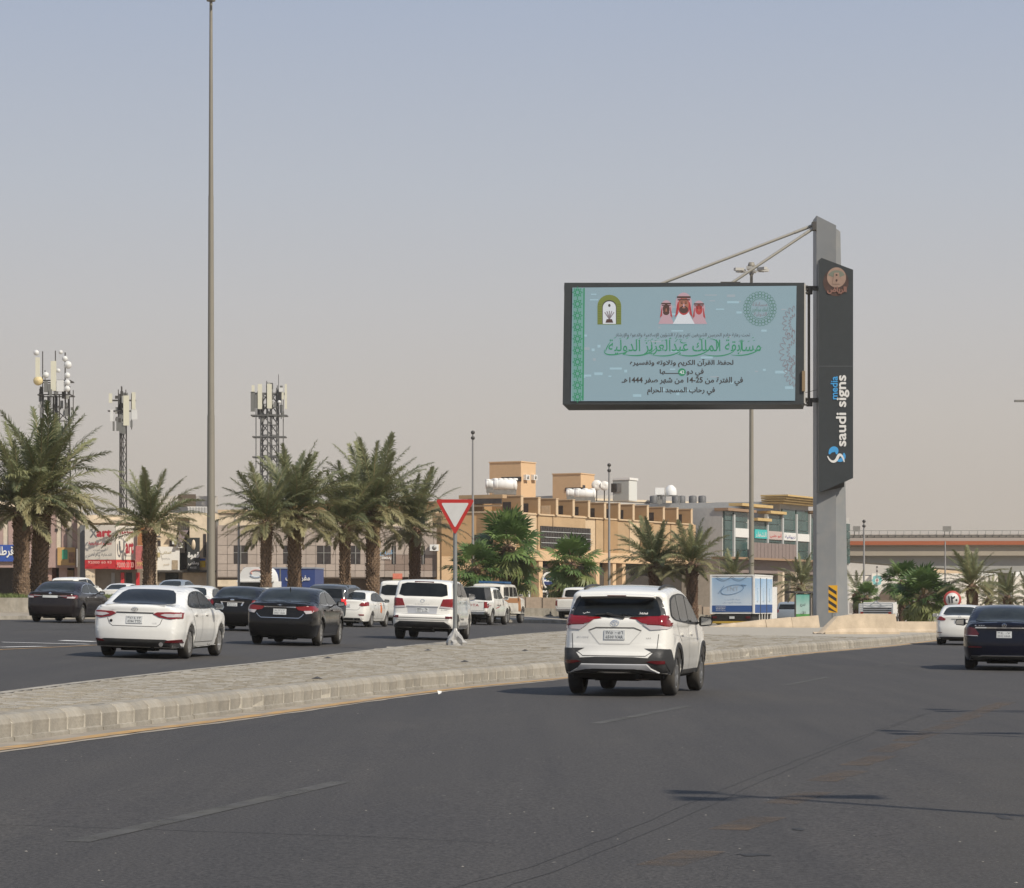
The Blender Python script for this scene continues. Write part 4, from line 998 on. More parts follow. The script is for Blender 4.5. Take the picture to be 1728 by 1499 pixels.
# cars beyond the far edge, only their upper parts show
S = dict(L=4.6, W=1.82, H=1.68, belt=1.12, wr=.34, yr=.95, yf=3.6, bottom=.28, tumble=.2, step=.12, rt=.08, bow=.05, gap=.06,
    outline=[(.15, .3), (.0, .5), (.03, .9), (.08, 1.1), (.3, 1.5), (.4, 1.6), (.8, 1.66), (2.0, 1.68), (2.6, 1.6), (3.3, 1.15), (4.2, 1.02), (4.55, .8), (4.6, .4), (4.4, .28)])
def suv_small(label, px, s, hd, m, name='suv', zoff=0):
    c = Car(dict(S), label, name, 'suv', px, s, hd, m, zoff=zoff); c.shell()
    c.patch([(-.70, 1.13), (.70, 1.13), (.60, 1.50), (-.60, 1.50)], 'rear', GLASS, 'rear_window', off=.01)
    for sd_ in ('right', 'left'):
        c.patch([(.55, 1.20), (.70, 1.52), (1.9, 1.58), (1.9, 1.16)], sd_, GLASS, 'side_window', off=.009); c.patch([(1.98, 1.16), (1.98, 1.58), (2.5, 1.52), (3.0, 1.2), (3.0, 1.16)], sd_, GLASS, 'side_window', off=.009)
    c.mirror([(.86, .85), (.84, 1.10), (.66, 1.10), (.68, .9)], REDB if m is DGREY else RED, 'tail_lamp', off=.016)
    c.mirrors(2.85, 1.12); c.wheels(); return c
suv_small('dark slate crossover with a red lamp showing, between palm trunks beyond the charcoal saloon', 547, 42, 12, DGREY)
suv_small('white crossover whose black glass and white pillar show over the brown saloon', 104, 28.5, 14, WHITE, zoff=.0)
c = suv_small('silver white crossover parked by the green glass shelter', 1329, 22.5, 14, GREYP); 
S2 = sedan_spec(4.5, 1.75, 1.45, .31, step=.14)
for px, s, lb, m in ((281, 30, 'grey car whose roof shows over the white saloon by the mast', GREYP), (190, 27.5, 'white car low behind the brown saloon, beside the grass', WHITE), (432, 37, 'white car roof showing above the black saloon, below the lorry cab', WHITE)):
    c = Car(dict(S2), lb, 'sedan', 'car', px, s, 10, m, zoff=(.0 if px != 190 else -.1)); c.shell(); sedan_glass(c, GLASST); c.wheels()
# white van
S = dict(L=4.9, W=1.75, H=1.95, belt=1.2, wr=.32, yr=1.0, yf=3.9, bottom=.28, tumble=.12, step=.12, rt=.05, bow=.04, gap=.06,
    outline=[(.1, .3), (.0, .5), (.02, 1.1), (.08, 1.3), (.16, 1.82), (.3, 1.92), (3.2, 1.95), (3.9, 1.7), (4.5, 1.2), (4.85, .9), (4.9, .4), (4.7, .28)])
c = Car(S, 'white van with black rear glass, between the small saloon and the big estate', 'van', 'van', 667, 39, 8, WHITE); c.shell()
c.patch([(-.70, 1.30), (.70, 1.30), (.64, 1.75), (-.64, 1.75)], 'rear', GLASS, 'rear_window', off=.01, smooth_it=1, q=.15)
for sd_ in ('right', 'left'): c.patch([(.5, 1.3), (.5, 1.78), (3.1, 1.8), (3.9, 1.35)], sd_, GLASS, 'side_window', off=.01)
c.mirror([(.85, .8), (.84, 1.1), (.74, 1.1), (.74, .8)], RED, 'tail_lamp', off=.014); c.mirrors(3.7, 1.3); c.wheels()

# ------------------------------------------------------------------ buildings
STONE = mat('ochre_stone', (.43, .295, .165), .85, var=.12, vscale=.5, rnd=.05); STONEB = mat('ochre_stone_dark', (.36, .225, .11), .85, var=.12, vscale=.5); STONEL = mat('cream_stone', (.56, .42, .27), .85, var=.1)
PLAST = mat('cream_plaster', (.64, .53, .39), .9, var=.12, vscale=.6, grime=((.36, .29, .2), .5)); PINK = mat('peach_plaster', (.60, .41, .24), .9, var=.06); GREYW = mat('grey_plaster', (.43, .40, .36), .9, var=.1, vscale=.4)
CLAD = mat('taupe_cladding', (.37, .305, .255), .6, var=.08, rnd=.08); MAUVE = mat('mauve_panel', (.34, .235, .205), .8, var=.1, rnd=.05); STRIPC = mat('cream_strip', (.54, .47, .37), .8, var=.12)
BWIN = mat('brown_window', (.045, .038, .036), .25, var=.3); GRNG = mat('green_facade_glass', (.045, .085, .082), .16, var=.3, vscale=.3, spec=.6); FRAME_ = mat('aluminium_frame', (.42, .43, .42), .5)
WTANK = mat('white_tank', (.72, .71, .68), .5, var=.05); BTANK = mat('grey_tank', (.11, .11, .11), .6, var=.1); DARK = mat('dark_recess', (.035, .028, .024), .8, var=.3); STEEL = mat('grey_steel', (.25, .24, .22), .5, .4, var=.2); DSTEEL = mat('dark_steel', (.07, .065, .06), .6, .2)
WPOST = mat('white_poster', (.66, .65, .62), .6, var=.04); REDS = mat('red_sign', (.52, .025, .03), .5); BLUES = mat('blue_sign', (.025, .07, .30), .5); BLACKS = mat('black_sign', (.02, .022, .022), .6); GOLD = mat('gold_cornice', (.50, .35, .15), .8, var=.1)
BEIGE = mat('beige_panel', (.42, .36, .29), .8, var=.1); AWN = mat('brown_awning', (.10, .075, .055), .8); CORR = mat('white_corrugated', (.60, .61, .58), .6)
SHEL = mat('offwhite_signboard', (.62, .57, .49), .6, var=.04)
def bld(label, fr, name='building', cat_='building'): return thing(name, label, cat_, (fr.o.x, fr.o.y, 0), fr.a)
def rbox(name, m, t, fr, x0, y0, x1, y1, dep=.12, y=0.0):    # a photo rectangle as a box proud of the facade plane y
    a, b, z0, z1 = fr.rect(x0, y0, x1, y1, y); return boxo(name, m, t, a, b, y-dep, y-.003, z0, z1)
def fword(t_, m, t, fr, x0, y0, x1, y1, y, bold=.02):
    a, b, z0, z1 = fr.rect(x0, y0, x1, y1, y); return text(t_, a, b, z0, z1, y, m, t, bold=bold)
def ac(t, x, y, z, s=1.0):
    b = MB(); b.box(x-.42*s, x+.42*s, y-.35, y, z-.3*s, z+.3*s); o = b.build('air_conditioner', WPOST, t)
    b = MB(); b.lathe([(.001, 0), (.22*s, 0), (.22*s, .02)], (x, y-.37, z), 'y', 12); b.build('fan', STEEL, o); return o

# ochre building with the row of fins: frame at its corner
fr = Frame(858, 260, 62); T = bld('long ochre stone building with a row of stepped fins and a wide louvred window', fr)
L_ = fr.hy(1172, 900)[0]; ztop = fr.hy(857, 864)[1]; zf = fr.hy(855, 836)[1]; zlow = fr.hy(860, 944)[1]
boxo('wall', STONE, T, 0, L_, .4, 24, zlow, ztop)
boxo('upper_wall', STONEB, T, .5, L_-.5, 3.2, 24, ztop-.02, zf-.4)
YE = fr.hx(775, 880, -.2)[0]
for i in range(34):                                             # stone courses of the end wall, slightly uneven
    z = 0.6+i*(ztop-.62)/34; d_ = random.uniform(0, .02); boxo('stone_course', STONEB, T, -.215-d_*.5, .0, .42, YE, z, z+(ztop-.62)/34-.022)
boxo('end_wall', STONEB, T, -.2, .4, .45, YE-.1, .2, ztop)  # side turned from the sun, its shade put into the darker stone
cx_ = [857, 870, 876, 902, 905, 930, 985, 1003, 1016, 1040, 1060, 1078, 1100, 1130, 1172]
for i in range(len(cx_)-1):
    rbox('stone_panel', (STONEL, STONEB, STONEL, STONE, STONE, STONE, STONEL, STONE, STONEB, STONE, STONEL, STONEB, STONE, STONE)[i], T, fr, cx_[i]+.4, 864+(cx_[i]-857)*.075, cx_[i+1]-.4, 944, .12+.05*(i % 3), .4)
lf = [(853, 882), (885, 911), (914, 941), (945, 969), (972, 995), (998, 1022), (1024, 1046), (1049, 1070), (1072, 1094), (1097, 1121), (1124, 1144), (1147, 1168)]
for i, (a, b) in enumerate(lf):
    xf = fr.hy(b, 900, 0)[0]
    yy0 = fr.hx(b, 850, xf)[0]; z1 = zf+random.uniform(-.03, .03)
    fin = boxo('fin_wall', STONEB, T, xf-.45, xf, -.0, 3.6, ztop-.01, z1)  # fin faces take the dark stone to stand for their shade
    boxo('fin_edge', STONEL, fin, xf-.44, xf+.02, -.06, -.0, ztop-.01, z1+.02); boxo('fin_coping', STONEL, fin, xf-.5, xf+.05, -.1, 3.6, z1, z1+.08)  # paler edge puts the sunlit end of the fin into the colour
    if i in (1, 3, 4, 5, 6, 7, 9, 11, 0):
        boxo('door', BWIN, T, xf-.50, xf-.452, 1.05, 1.95, ztop, ztop+(z1-ztop)*.66)
    elif i == 2: boxo('door', STONEL, T, xf-.50, xf-.452, .6, 1.6, ztop, ztop+(z1-ztop)*.6)
boxo('parapet', STONEL, T, -.05, L_, .1, .42, ztop-.12, ztop+.02)
a, b, z0, z1 = fr.rect(909, 890, 993, 927, .38); wn = boxo('louvred_window', BWIN, T, a, b, .12, .2, z0, z1)
for k in (1, 2, 3): boxo('louvre_rail', FRAME_, wn, a, b, .03, .12, z0+(z1-z0)*k/4-.03, z0+(z1-z0)*k/4+.03)
for k in range(1, 30): boxo('louvre_bar', DSTEEL, wn, a+(b-a)*k/30-.03, a+(b-a)*k/30+.03, .08, .12, z0, z1)
boxo('belt', PINK, T, -.1, L_, -.1, .4, zlow-.05, zlow+1.0)
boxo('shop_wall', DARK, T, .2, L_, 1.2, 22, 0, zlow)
for a, b in ((881, 908), (912, 938), (944, 963), (966, 985), (1008, 1030), (1036, 1045), (1052, 1075)):
    x0 = fr.hy(a, 950, .3)[0]; x1 = fr.hy(b, 950, .3)[0]
    boxo('stone_pier', PINK, T, x0-.9, x0-.1, .0, 1.3, 0, zlow); sh = boxo('shutter', mat('brown_shutter', (.16, .13, .10), .6, var=.1), T, x0, x1-.95, .6, .7, .3, zlow-.6)
    n = 9
    for k in range(n): boxo('shutter_rib', DSTEEL, sh, x0+(x1-.95-x0)*(k+.5)/n-.03, x0+(x1-.95-x0)*(k+.5)/n+.03, .55, .6, .3, zlow-.6)
    wx = (x0+x1-.95)/2; f_ = MB(); 
    for q in ((wx-.7, wx-.5, 1.2, 2.8), (wx+.5, wx+.7, 1.2, 2.8), (wx-.7, wx+.7, 2.6, 2.8)): f_.box(q[0], q[1], .42, .55, q[2], q[3])
    f_.build('service_window', WPOST, T)
rbox('blue_sign', BLUES, T, fr, 913, 975, 930, 987, .3, .3)
m_ = MB(); a, z = fr.hy(926, 980, -.3)
for k in range(28):
    t0, t1 = 2*math.pi*k/28, 2*math.pi*(k+1)/28
    m_.bar((a+1.3*math.cos(t0), -.3, z+.80*math.sin(t0)), (a+1.3*math.cos(t1), -.3, z+.80*math.sin(t1)), .14)
m_.box(a-1.1, a+1.1, -.34, -.26, z-.1, z+.1); m_.build('oval_emblem', WPOST, T)
a = fr.hx(790, 881, -.3)[0]; b = fr.hx(847, 881, -.3)[0]; z0 = fr.hx(800, 851, -.3)[1]; z1 = fr.hx(800, 842.5, -.3)[1]
boxo('end_window_strip', BWIN, T, -.42, -.28, min(a, b), max(a, b), z0, z1); boxo('end_coping', STONEL, T, -.26, .4, .4, YE, ztop-.05, ztop+.1)
boxo('end_upper_wall', STONE, T, -.3, .6, .5, YE, z1+.05, zf+.1); boxo('end_lower_strip', STONEL, T, -.25, -.2, .6, YE, z0-.25, z0-.1)
a = fr.hx(806, 907, -.3)[0]; boxo('vent', BWIN, T, -.4, -.25, a-.8, a+.8, fr.hx(806, 912, -.3)[1], fr.hx(806, 903, -.3)[1])
def tower_box(x0, xc, x1, yt, yb, label):
    f2 = Frame(xc, 281 if xc < 900 else 291, 62); t = thing('stair_tower', label, 'rooftop structure', (f2.o.x, f2.o.y, 0), f2.a)
    lx = f2.hy(x1, 800)[0]; ly = f2.hx(x0, 800)[0]; z1 = f2.hy(xc, yt)[1]; z0 = ztop-1
    boxo('wall', PINK, t, 0, lx, 0, ly, z0, z1); boxo('coping', PINK, t, -.06, lx+.06, -.06, ly+.06, z1, z1+.12); return t, f2, lx, ly, z1
t, f2, lx, ly, z1 = tower_box(826, 879, 904, 780, 835, 'taller peach rooftop stair tower with two air conditioners, left of its lower twin')
a = f2.hx(863, 812)[0]; boxo('window', BWIN, t, -.05, -.003, a-1.2, a+1.2, f2.hx(863, 813)[1], f2.hx(863, 805)[1])
for px in (886, 899): x, z = f2.hy(px, 806); ac(t, x, 0, z, .95)
t, f2, lx, ly, z1 = tower_box(932.5, 980, 1003, 800, 835, 'lower peach rooftop stair tower, right of the taller one')
a = f2.hx(968, 824)[0]; boxo('window', BWIN, t, -.05, -.003, a-1.2, a+1.0, f2.hx(968, 829)[1], f2.hx(968, 823)[1]); x, z = f2.hy(985, 822); boxo('window', BWIN, t, x-.3, x+.3, -.05, -.003, z-.4, z+.2)
def tank_group(pxs, py, d, label, r=.55, n=3, base=None):
    p = W(pxs[0], py, d); t = thing('water_tank', label, 'water tank', (p.x, p.y, p.z))
    w = (pxs[1]-pxs[0])*d/F; b = MB(); b.lathe([(.001, 0), (r*.75, .02), (r, .15*w/2), (r, w-.2), (r*.75, w-.05), (.001, w)], (0, 0, 0), 'x', 18); o = b.build('tank', WTANK, t)
    for k in range(n): x = w*(k+.5)/n; b = MB(); b.lathe([(.3, r*.85), (.3, r*1.12), (.001, r*1.2)], (x, 0, 0), 'z', 12); b.build('cap', WTANK, o)
    for k in (.15, .5, .85): b = MB(); b.lathe([(r*1.02, w*k), (r*1.02, w*k+.12)], (0, 0, 0), 'x', 18); b.build('rib', WTANK, o)
    b = MB(); b.box(.1, w-.1, -.4, .4, -r-.35, -r+.12); b.build('stand', STEEL, t)
    b = MB(); b.box(.2, .3, -.4, .4, -r-1.2, -r-.35); b.box(w-.3, w-.2, -.4, .4, -r-1.2, -r-.35); b.build('leg', STEEL, t)
tank_group((819, 836), 818, 271, 'short white water tank at the left end of the roof', .48, 2); tank_group((832, 873), 819, 268, 'long white ribbed water tank below the taller stair tower', .60, 5)
tank_group((955, 976), 833, 284, 'white water tank beside the lower stair tower', .45, 2); tank_group((969, 1006), 834, 281, 'white tank with three humps right of the lower stair tower', .52, 3)
for px, py, d, lb, r in ((1007, 819, 292, 'left one of two round white rooftop dishes', 9), (1020, 820, 292, 'right one of two round white rooftop dishes', 8)):
    p = W(px, py, d); t = thing('satellite_dish', lb, 'satellite dish', p); b = MB(); rr = r*d/F
    b.lathe([(.001, .25), (rr*.5, .18), (rr, 0), (rr, -.05), (.001, .12)], (0, 0, 0), 'y', 20); b.build('reflector', WTANK, t); b = MB(); b.cyl((0, .1, -rr), (0, .3, -rr-1.2), .06, n=8); b.build('mount', DSTEEL, t)
f2 = Frame(1062, 300, 62); t = thing('roof_cabin', 'white corrugated rooftop cabin with a dark doorway', 'rooftop cabin', (f2.o.x, f2.o.y, 0), f2.a)
lx = f2.hy(1075, 820)[0]; ly = f2.hx(1034, 820)[0]; z1 = f2.hy(1062, 807)[1]; z0 = f2.hy(1062, 845)[1]
boxo('wall', CORR, t, 0, lx, 0, ly, z0, z1)
for k in range(22): boxo('rib', CORR, t, -.08, 0, ly*(k+.3)/22, ly*(k+.6)/22, z0, z1-.2)
boxo('coping', WTANK, t, -.12, lx+.1, -.1, ly, z1-.2, z1+.05); a = f2.hx(1041, 831)[0]; b_ = f2.hx(1032, 831)[0]; boxo('doorway', DARK, t, -.14, -.09, a, b_, f2.hx(1040, 831)[1], f2.hx(1040, 816)[1])
a2 = f2.hx(1049, 831)[0]; boxo('window', STEEL, t, -.14, -.09, a2, a-.1, f2.hx(1040, 831)[1], f2.hx(1040, 816)[1])
# pale building behind, with the grey and white tanks
fr = Frame(1000, 320, 40); T = bld('pale plaster building behind the finned one, with tanks on its roof', fr)
a, b, z0, z1 = fr.rect(985, 838, 1232, 900); boxo('wall', GREYW, T, a, b, 0, 20, -.5, fr.hy(1100, 848)[1]); boxo('roof_room', GREYW, T, fr.hy(985, 840)[0], fr.hy(1077, 840)[0], 1, 9, 0, fr.hy(1040, 836)[1]); boxo('coping', PLAST, T, a, b, -.15, .2, fr.hy(1100, 848)[1], fr.hy(1100, 848)[1]+.25)
boxo('side_wing', mat('brown_plaster', (.32, .22, .15), .9, var=.15), T, fr.hy(1172, 900)[0], fr.hy(1210, 900)[0], -4, -.05, -.5, fr.hy(1190, 870, -4)[1]); boxo('pillar', GREYW, T, fr.hy(1210, 900)[0], fr.hy(1219, 900)[0], -5, -.05, -.5, fr.hy(1214, 868, -4)[1])
for px, py, r in ((1103, 840, .48), (1118, 840, .42), (1140, 840, .45), (1150, 840, .48), (1169, 840, .48), (1185, 840, .48)):
    p = W(px, py+4, 325); t = thing('water_tank', {1103: 'leftmost grey upright tank on the pale roof', 1118: 'grey upright tank below the white box shaped tank', 1140: 'grey upright tank below the conical white tank', 1150: 'grey upright tank just right of the conical white tank', 1169: 'grey upright tank next to the last one on the pale roof', 1185: 'rightmost grey upright tank on the pale roof'}[px], 'water tank', p, group='grey tanks on the pale roof'); b = MB(); b.lathe([(r, -.4), (r, .42), (r*.7, .52), (.001, .55)], n=14); b.build('tank', BTANK, t)
p = W(1132, 836, 322); t = thing('water_tank', 'large white conical tank on a steel stand on the pale roof', 'water tank', p); b = MB(); b.lathe([(.68, 0), (.72, .4), (.62, .85), (.25, 1.2), (.001, 1.25)], n=18); b.build('tank', WTANK, t); b = MB(); b.box(-1.2, .8, -.6, .6, -.12, 0); [b.bar((x, y, -1.2), (x, y, -.1), .1) for x in (-1.4, 1) for y in (-.6, .6)]; b.build('stand', STEEL, t)
p = W(1113, 834, 322); t = thing('water_tank', 'white box shaped tank left of the conical one', 'water tank', p); b = MB(); b.box(-.55, .55, -.5, .5, -.1, .75); b.build('tank', WTANK, t); b = MB(); b.box(-.3, .3, -.3, .3, -1.2, -.1); b.build('stand', STEEL, t)

# glass fronted building with cornices
fr = Frame(1223, 300, 63); T = bld('green glass building with gold cornices and a row of shop banners', fr)
X = lambda px: fr.hy(px, 900)[0]; Z = lambda px, py: fr.hy(px, py)[1]
zb_ = Z(1240, 944)
segs_ = [(1223, 1262, 857), (1262, 1273, 856), (1273, 1296, 876), (1296, 1320, 863), (1320, 1368, 846), (1368, 1437, 868)]
for a, b, yt in segs_: boxo('wall', mat('pale_frame_wall', (.40, .39, .37), .7, var=.08), T, X(a), X(b), .3, 22, -.5, Z(a, yt))
for a, b, y0_, wd, m_ in ((1222, 1270, 857, .5, mat('brown_cornice', (.28, .18, .11), .8)), (1246, 1298, 849, .9, GOLD), (1272, 1296, 874, .5, GOLD), (1294, 1321, 862, .5, GOLD), (1367, 1390, 862, .5, mat('brown_cornice', (.28, .18, .11), .8))):
    boxo('cornice', m_, T, X(a), X(b), -.5, 1.2, Z(a, y0_)-.16*2, Z(a, y0_))
for k in range(4): boxo('cornice', GOLD, T, X(1312)-.0-.12*k, X(1373)+.2*k, -.7-.25*k, 2, Z(1315, 853)+.22+k*.27, Z(1315, 853)+.22+k*.27+.2)
panes = [(1224, 1238, 862), (1239.5, 1263, 864), (1272, 1294.5, 880), (1296, 1319, 869), (1321.5, 1343.5, 859), (1345, 1365, 861), (1368, 1384, 872), (1386, 1436, 880)]
for a, b, yt in panes:
    z1_ = Z(a, yt); rows = 5
    for k in range(rows):
        za = zb_+(z1_-zb_)*k/rows; zz = zb_+(z1_-zb_)*(k+1)/rows
        boxo('pane', GRNG, T, X(a)+.06, X(b)-.06, .1, .29, za+.03, zz-.03)
for px in (1238.5, 1295, 1320.5, 1344, 1366.5): boxo('mullion', FRAME_, T, X(px)-.22, X(px)+.22, -.1, .3, zb_, Z(px, 868))
bn = [(1239.5, 1264, WPOST, 892, 907, None, None), (1272.5, 1295, mat('teal_banner', (.05, .42, .40), .6), 894, 909, 'الشفاء', WPOST), (1296, 1320.5, mat('pink_banner', (.46, .36, .33), .6), 897, 911, 'أبو ظبي', REDS), (1321.5, 1344, WPOST, 899.5, 912.5, 'ديوانية', mat('navy_letters', (.03, .03, .25), .5)), (1345, 1365, WPOST, 901.5, 914, None, None)]
for a, b, m_, y0_, y1_, tx, tm in bn:
    o = rbox('banner', m_, T, fr, a, y0_, b, y1_, .12, .08)
    if tx: text(tx, X(a)+.5, X(b)-.5, Z(a, y1_-3), Z(a, y0_+3), -.06, tm, o)
for k in range(12):
    px = 1262+k*6.1; boxo('brown_screen_panel', mat('brown_screen', (.21, .165, .15), .7, var=.1), T, X(px)+.05, X(px+6.1)-.05, -.7, -.5, Z(1290, 943), Z(1290, 917))
boxo('canopy', mat('brown_cornice', (.28, .18, .11), .8), T, X(1205), X(1400), -1.8, .3, Z(1290, 946.5), Z(1290, 943))
boxo('shop_wall', mat('brown_screen', (.21, .165, .15), .7), T, X(1205), X(1400), -.6, 3, Z(1290, 968), Z(1290, 947)); boxo('shop_wall', BEIGE, T, X(1205), X(1430), .3, 12, -.5, Z(1290, 968))
for px in (1306, 1328, 1332): boxo('column', PLAST, T, X(px)-.3, X(px)+.3, -1.2, -.6, -.5, Z(px, 966))

# left row: mauve and cream striped block
fr = Frame(128, 232, 9); T = bld('two storey block with mauve and cream vertical strips above ground floor columns', fr)
X = lambda px, y=0: fr.hy(px, 900, y)[0]; Z = lambda py, y=0: fr.hy(64, py, y)[1]
zt = Z(858); boxo('wall', STRIPC, T, X(-60), X(128), 0, 14, Z(958), zt); boxo('cornice', PLAST, T, X(-60), X(129), -.3, 1, zt, zt+.55)
px = -58
while px < 124:
    boxo('mauve_strip', MAUVE, T, X(px), X(px+9), -.14, 0, Z(926), zt-.1); boxo('cream_strip', STRIPC, T, X(px+9.5), X(px+17), -.05, 0, Z(926), zt-.1); px += 18
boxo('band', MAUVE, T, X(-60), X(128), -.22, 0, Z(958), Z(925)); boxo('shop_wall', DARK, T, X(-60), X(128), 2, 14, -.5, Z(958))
for px in (84, 103, 110, 129, 136): boxo('column', mat('pink_column', (.38, .25, .21), .8), T, X(px)-.18, X(px)+.18, .3, .8, -.5, Z(957))
o = boxo('blue_sign', BLUES, T, X(-50), X(25), -.5, -.2, Z(948), Z(920)); text('قرطاسية', X(-26), X(24), Z(942), Z(922), -.56, WPOST, o, bold=.03)
o = boxo('orange_sign', mat('tan_sign', (.44, .27, .10), .6, var=.1), T, X(97), X(127), -.42, -.22, Z(954), Z(924)); boxo('green_picture', mat('green_picture', (.04, .30, .17), .6, var=.2), o, X(105), X(114), -.46, -.422, Z(944), Z(928)); boxo('brown_picture', mat('brown_picture', (.2, .1, .05), .6, var=.5, vscale=4), o, X(116), X(126), -.46, -.422, Z(950), Z(932))
boxo('shopfront', mat('maroon_shop', (.12, .03, .02), .6, var=.3), T, X(79), X(95), 1.2, 1.6, .2, Z(958)); boxo('door', PINK, T, X(112), X(124), 1.2, 1.6, .2, Z(962))
for px in (93, 111): boxo('vent', DARK, T, X(px), X(px)+.25, -.2, -.13, Z(897), Z(892))
# cream block with the red and white print shop sign
fr = Frame(146, 229, 6); T = bld('cream block behind the red and white print shop sign', fr)
zt = Z(866); boxo('wall', PLAST, T, X(129), X(262), 1.5, 16, -.5, Z(868)); boxo('dark_gap', mat('grey_shutter', (.12, .12, .12), .7, var=.2), T, X(134), X(143), .9, 1.5, -.3, Z(885)); boxo('pier', PLAST, T, X(144), X(160), .2, 1.5, -.5, Z(955))
boxo('upper_step', PLAST, T, X(150), X(232), .9, 1.5, Z(882), Z(876)); boxo('shop_wall', mat('taupe_shop', (.20, .17, .13), .8, var=.1), T, X(160), X(240), 1.0, 1.5, -.3, Z(960))
for px, w, m_ in ((187, 6, STEEL), (203, 6, REDS), (212, 10, GLASST), (229, 6, REDS)): boxo('shop_door', m_, T, X(px), X(px+w), .85, .99, -.3, Z(966))
sg_ = thing('print_shop_sign', 'large white and red corner sign reading art above a shopfront', 'shop sign', (fr.o.x, fr.o.y, 0), fr.a)
def board(x0, x1, y0, y1, yy0, yy1, m, nm): 
    b = MB(); a0, a1 = X(x0), X(x1); b.add([(a0, yy0, Z(y1)), (a1, yy1, Z(y1)), (a1, yy1, Z(y0)), (a0, yy0, Z(y0)), (a0+.1, yy0+.4, Z(y1)), (a1, yy1+.4, Z(y1)), (a1, yy1+.4, Z(y0)), (a0+.1, yy0+.4, Z(y0))], [(0, 1, 2, 3), (7, 6, 5, 4), (0, 4, 5, 1), (3, 2, 6, 7), (0, 3, 7, 4), (1, 5, 6, 2)]); return b.build(nm, m, sg_)
board(143, 195.5, 886, 944.5, .2, -.6, SHEL, 'sign_board'); board(196, 231, 887, 944.5, -.6, .6, SHEL, 'sign_board'); board(143, 195.5, 945, 960, .2, -.6, REDS, 'red_band'); board(196, 228, 945, 961, -.6, .5, REDS, 'red_band')
def sgt(t_, x0, x1, y0, y1, m, bold=.03, yo=-.75):
    return text(t_, X(x0), X(x1), Z(y1), Z(y0), yo, m, sg_, bold=bold)
DRED = mat('dark_red_letters', (.33, .02, .03), .5); GINK = mat('grey_letters', (.12, .12, .12), .6); PINKL = mat('pink_letters', (.60, .30, .26), .6)
sgt('art', 163, 189, 894, 907, DRED, .06); sgt('X', 152, 165, 893, 908, GINK, .04); sgt('تصميم استراتيجية', 150, 189, 914, 922, DRED); sgt('أبيسكورت', 158, 179, 925, 931, GINK, .02); sgt('للدعاية والإعلان', 149, 189, 934, 940, GINK, .02); sgt('92000 60 93', 149, 189, 947, 951.5, PINKL, .02)
sgt('xprint', 201, 226, 896, 902, DRED, .04, -.7); sgt('art', 212, 226, 914, 935, DRED, .05, -.7); sgt('U', 201, 211, 913, 934, GINK, .03, -.7); sgt('printing', 213, 225, 937, 940, GINK, .02, -.7); sgt('92000 33 33', 198, 226, 949, 958, PINKL, .03, -.7)
# brown-red narrow sign right of it, half behind the palm trunk
t = thing('shop_sign', 'narrow orange and red sign behind the middle palm trunk', 'shop sign', (fr.o.x, fr.o.y, 0), fr.a)
boxo('sign_board', mat('orange_brown_board', (.30, .12, .04), .7, var=.1), t, X(232), X(244), .0, .4, Z(920), Z(889)); boxo('sign_board', mat('rose_board', (.42, .12, .11), .6, var=.2, vscale=5), t, X(229), X(243), -.2, .3, Z(960), Z(921)); text('999', X(231), X(242), Z(956), Z(948), -.25, mat('yellow_letters', (.6, .42, .15), .6), t)

# cream apartment block with balconies, posters
fr = Frame(262, 236, 9); T = bld('cream apartment block with balcony openings and shop posters, left of the panel clad block', fr)
zt = Z(862); boxo('wall', PLAST, T, X(244), X(370), .8, 16, -.5, Z(864)); boxo('front_wall', PLAST, T, X(262), X(299), 0, .8, Z(962), Z(885)); boxo('front_wall', PLAST, T, X(320), X(367), 0, .8, Z(962), Z(866)); boxo('balcony_floor', PLAST, T, X(299), X(320), 0, .8, Z(873), Z(868))
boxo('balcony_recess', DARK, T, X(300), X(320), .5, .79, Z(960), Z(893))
rl = MB()
for k in range(7): rl.box(X(300+3.2*k), X(300+3.2*k)+.05, .1, .15, Z(892), Z(880))
for py in (880, 892): rl.box(X(299), X(320), .1, .15, Z(py)-.04, Z(py)+.03)
rl.build('railing', DSTEEL, T)
b = MB(); b.add([(X(300), .0, Z(894)), (X(318), .0, Z(894)), (X(306), -.9, Z(915)), (X(300), -.9, Z(915))], [(0, 1, 2, 3)]); b.build('awning', mat('mauve_awning', (.16, .12, .12), .8), T)
for px in (268, 288): b = MB(); x = X(px); b.add([(x-.25, -.5, Z(907)), (x+.25, -.5, Z(907)), (x, -.3, Z(902)), (x-.25, -.1, Z(907)), (x+.25, -.1, Z(907))], [(0, 1, 2), (0, 2, 3), (1, 4, 2)]); b.bar((x, -.3, Z(902)), (x+.2, 0, Z(899)), .05); b.build('wall_lamp', DSTEEL, T)
for px, py in ((296, 914), (303, 920)): ac(T, X(px), -.05, Z(py), .7)
for px in (264, 286): boxo('window', BWIN, T, X(px), X(px+7), -.05, -.003, Z(921), Z(912))
for px in (345, 343): pass
boxo('window', BWIN, T, X(343), X(348), -.05, -.003, Z(940), Z(900))
boxo('drain', STEEL, T, X(365), X(365)+.2, -.2, -.003, Z(960), Z(875))
boxo('shop_wall', mat('taupe_shop', (.20, .17, .13), .8), T, X(262), X(306), .3, .8, -.5, Z(963)); boxo('shop_wall', PLAST, T, X(308), X(367), .2, .8, -.5, Z(966)); boxo('canopy', DSTEEL, T, X(262), X(368), -.4, .3, Z(965.5), Z(962.5)); boxo('shop_window', GLASST, T, X(279), X(301), .2, .29, -.2, Z(967))
boxo('lattice_screen', AWN, T, X(302), X(332), 2, 2.3, Z(852), Z(831)); boxo('roof_room', GREYW, T, X(262), X(372), 5, 12, Z(866), Z(828, 5)-.4)
rl = MB()
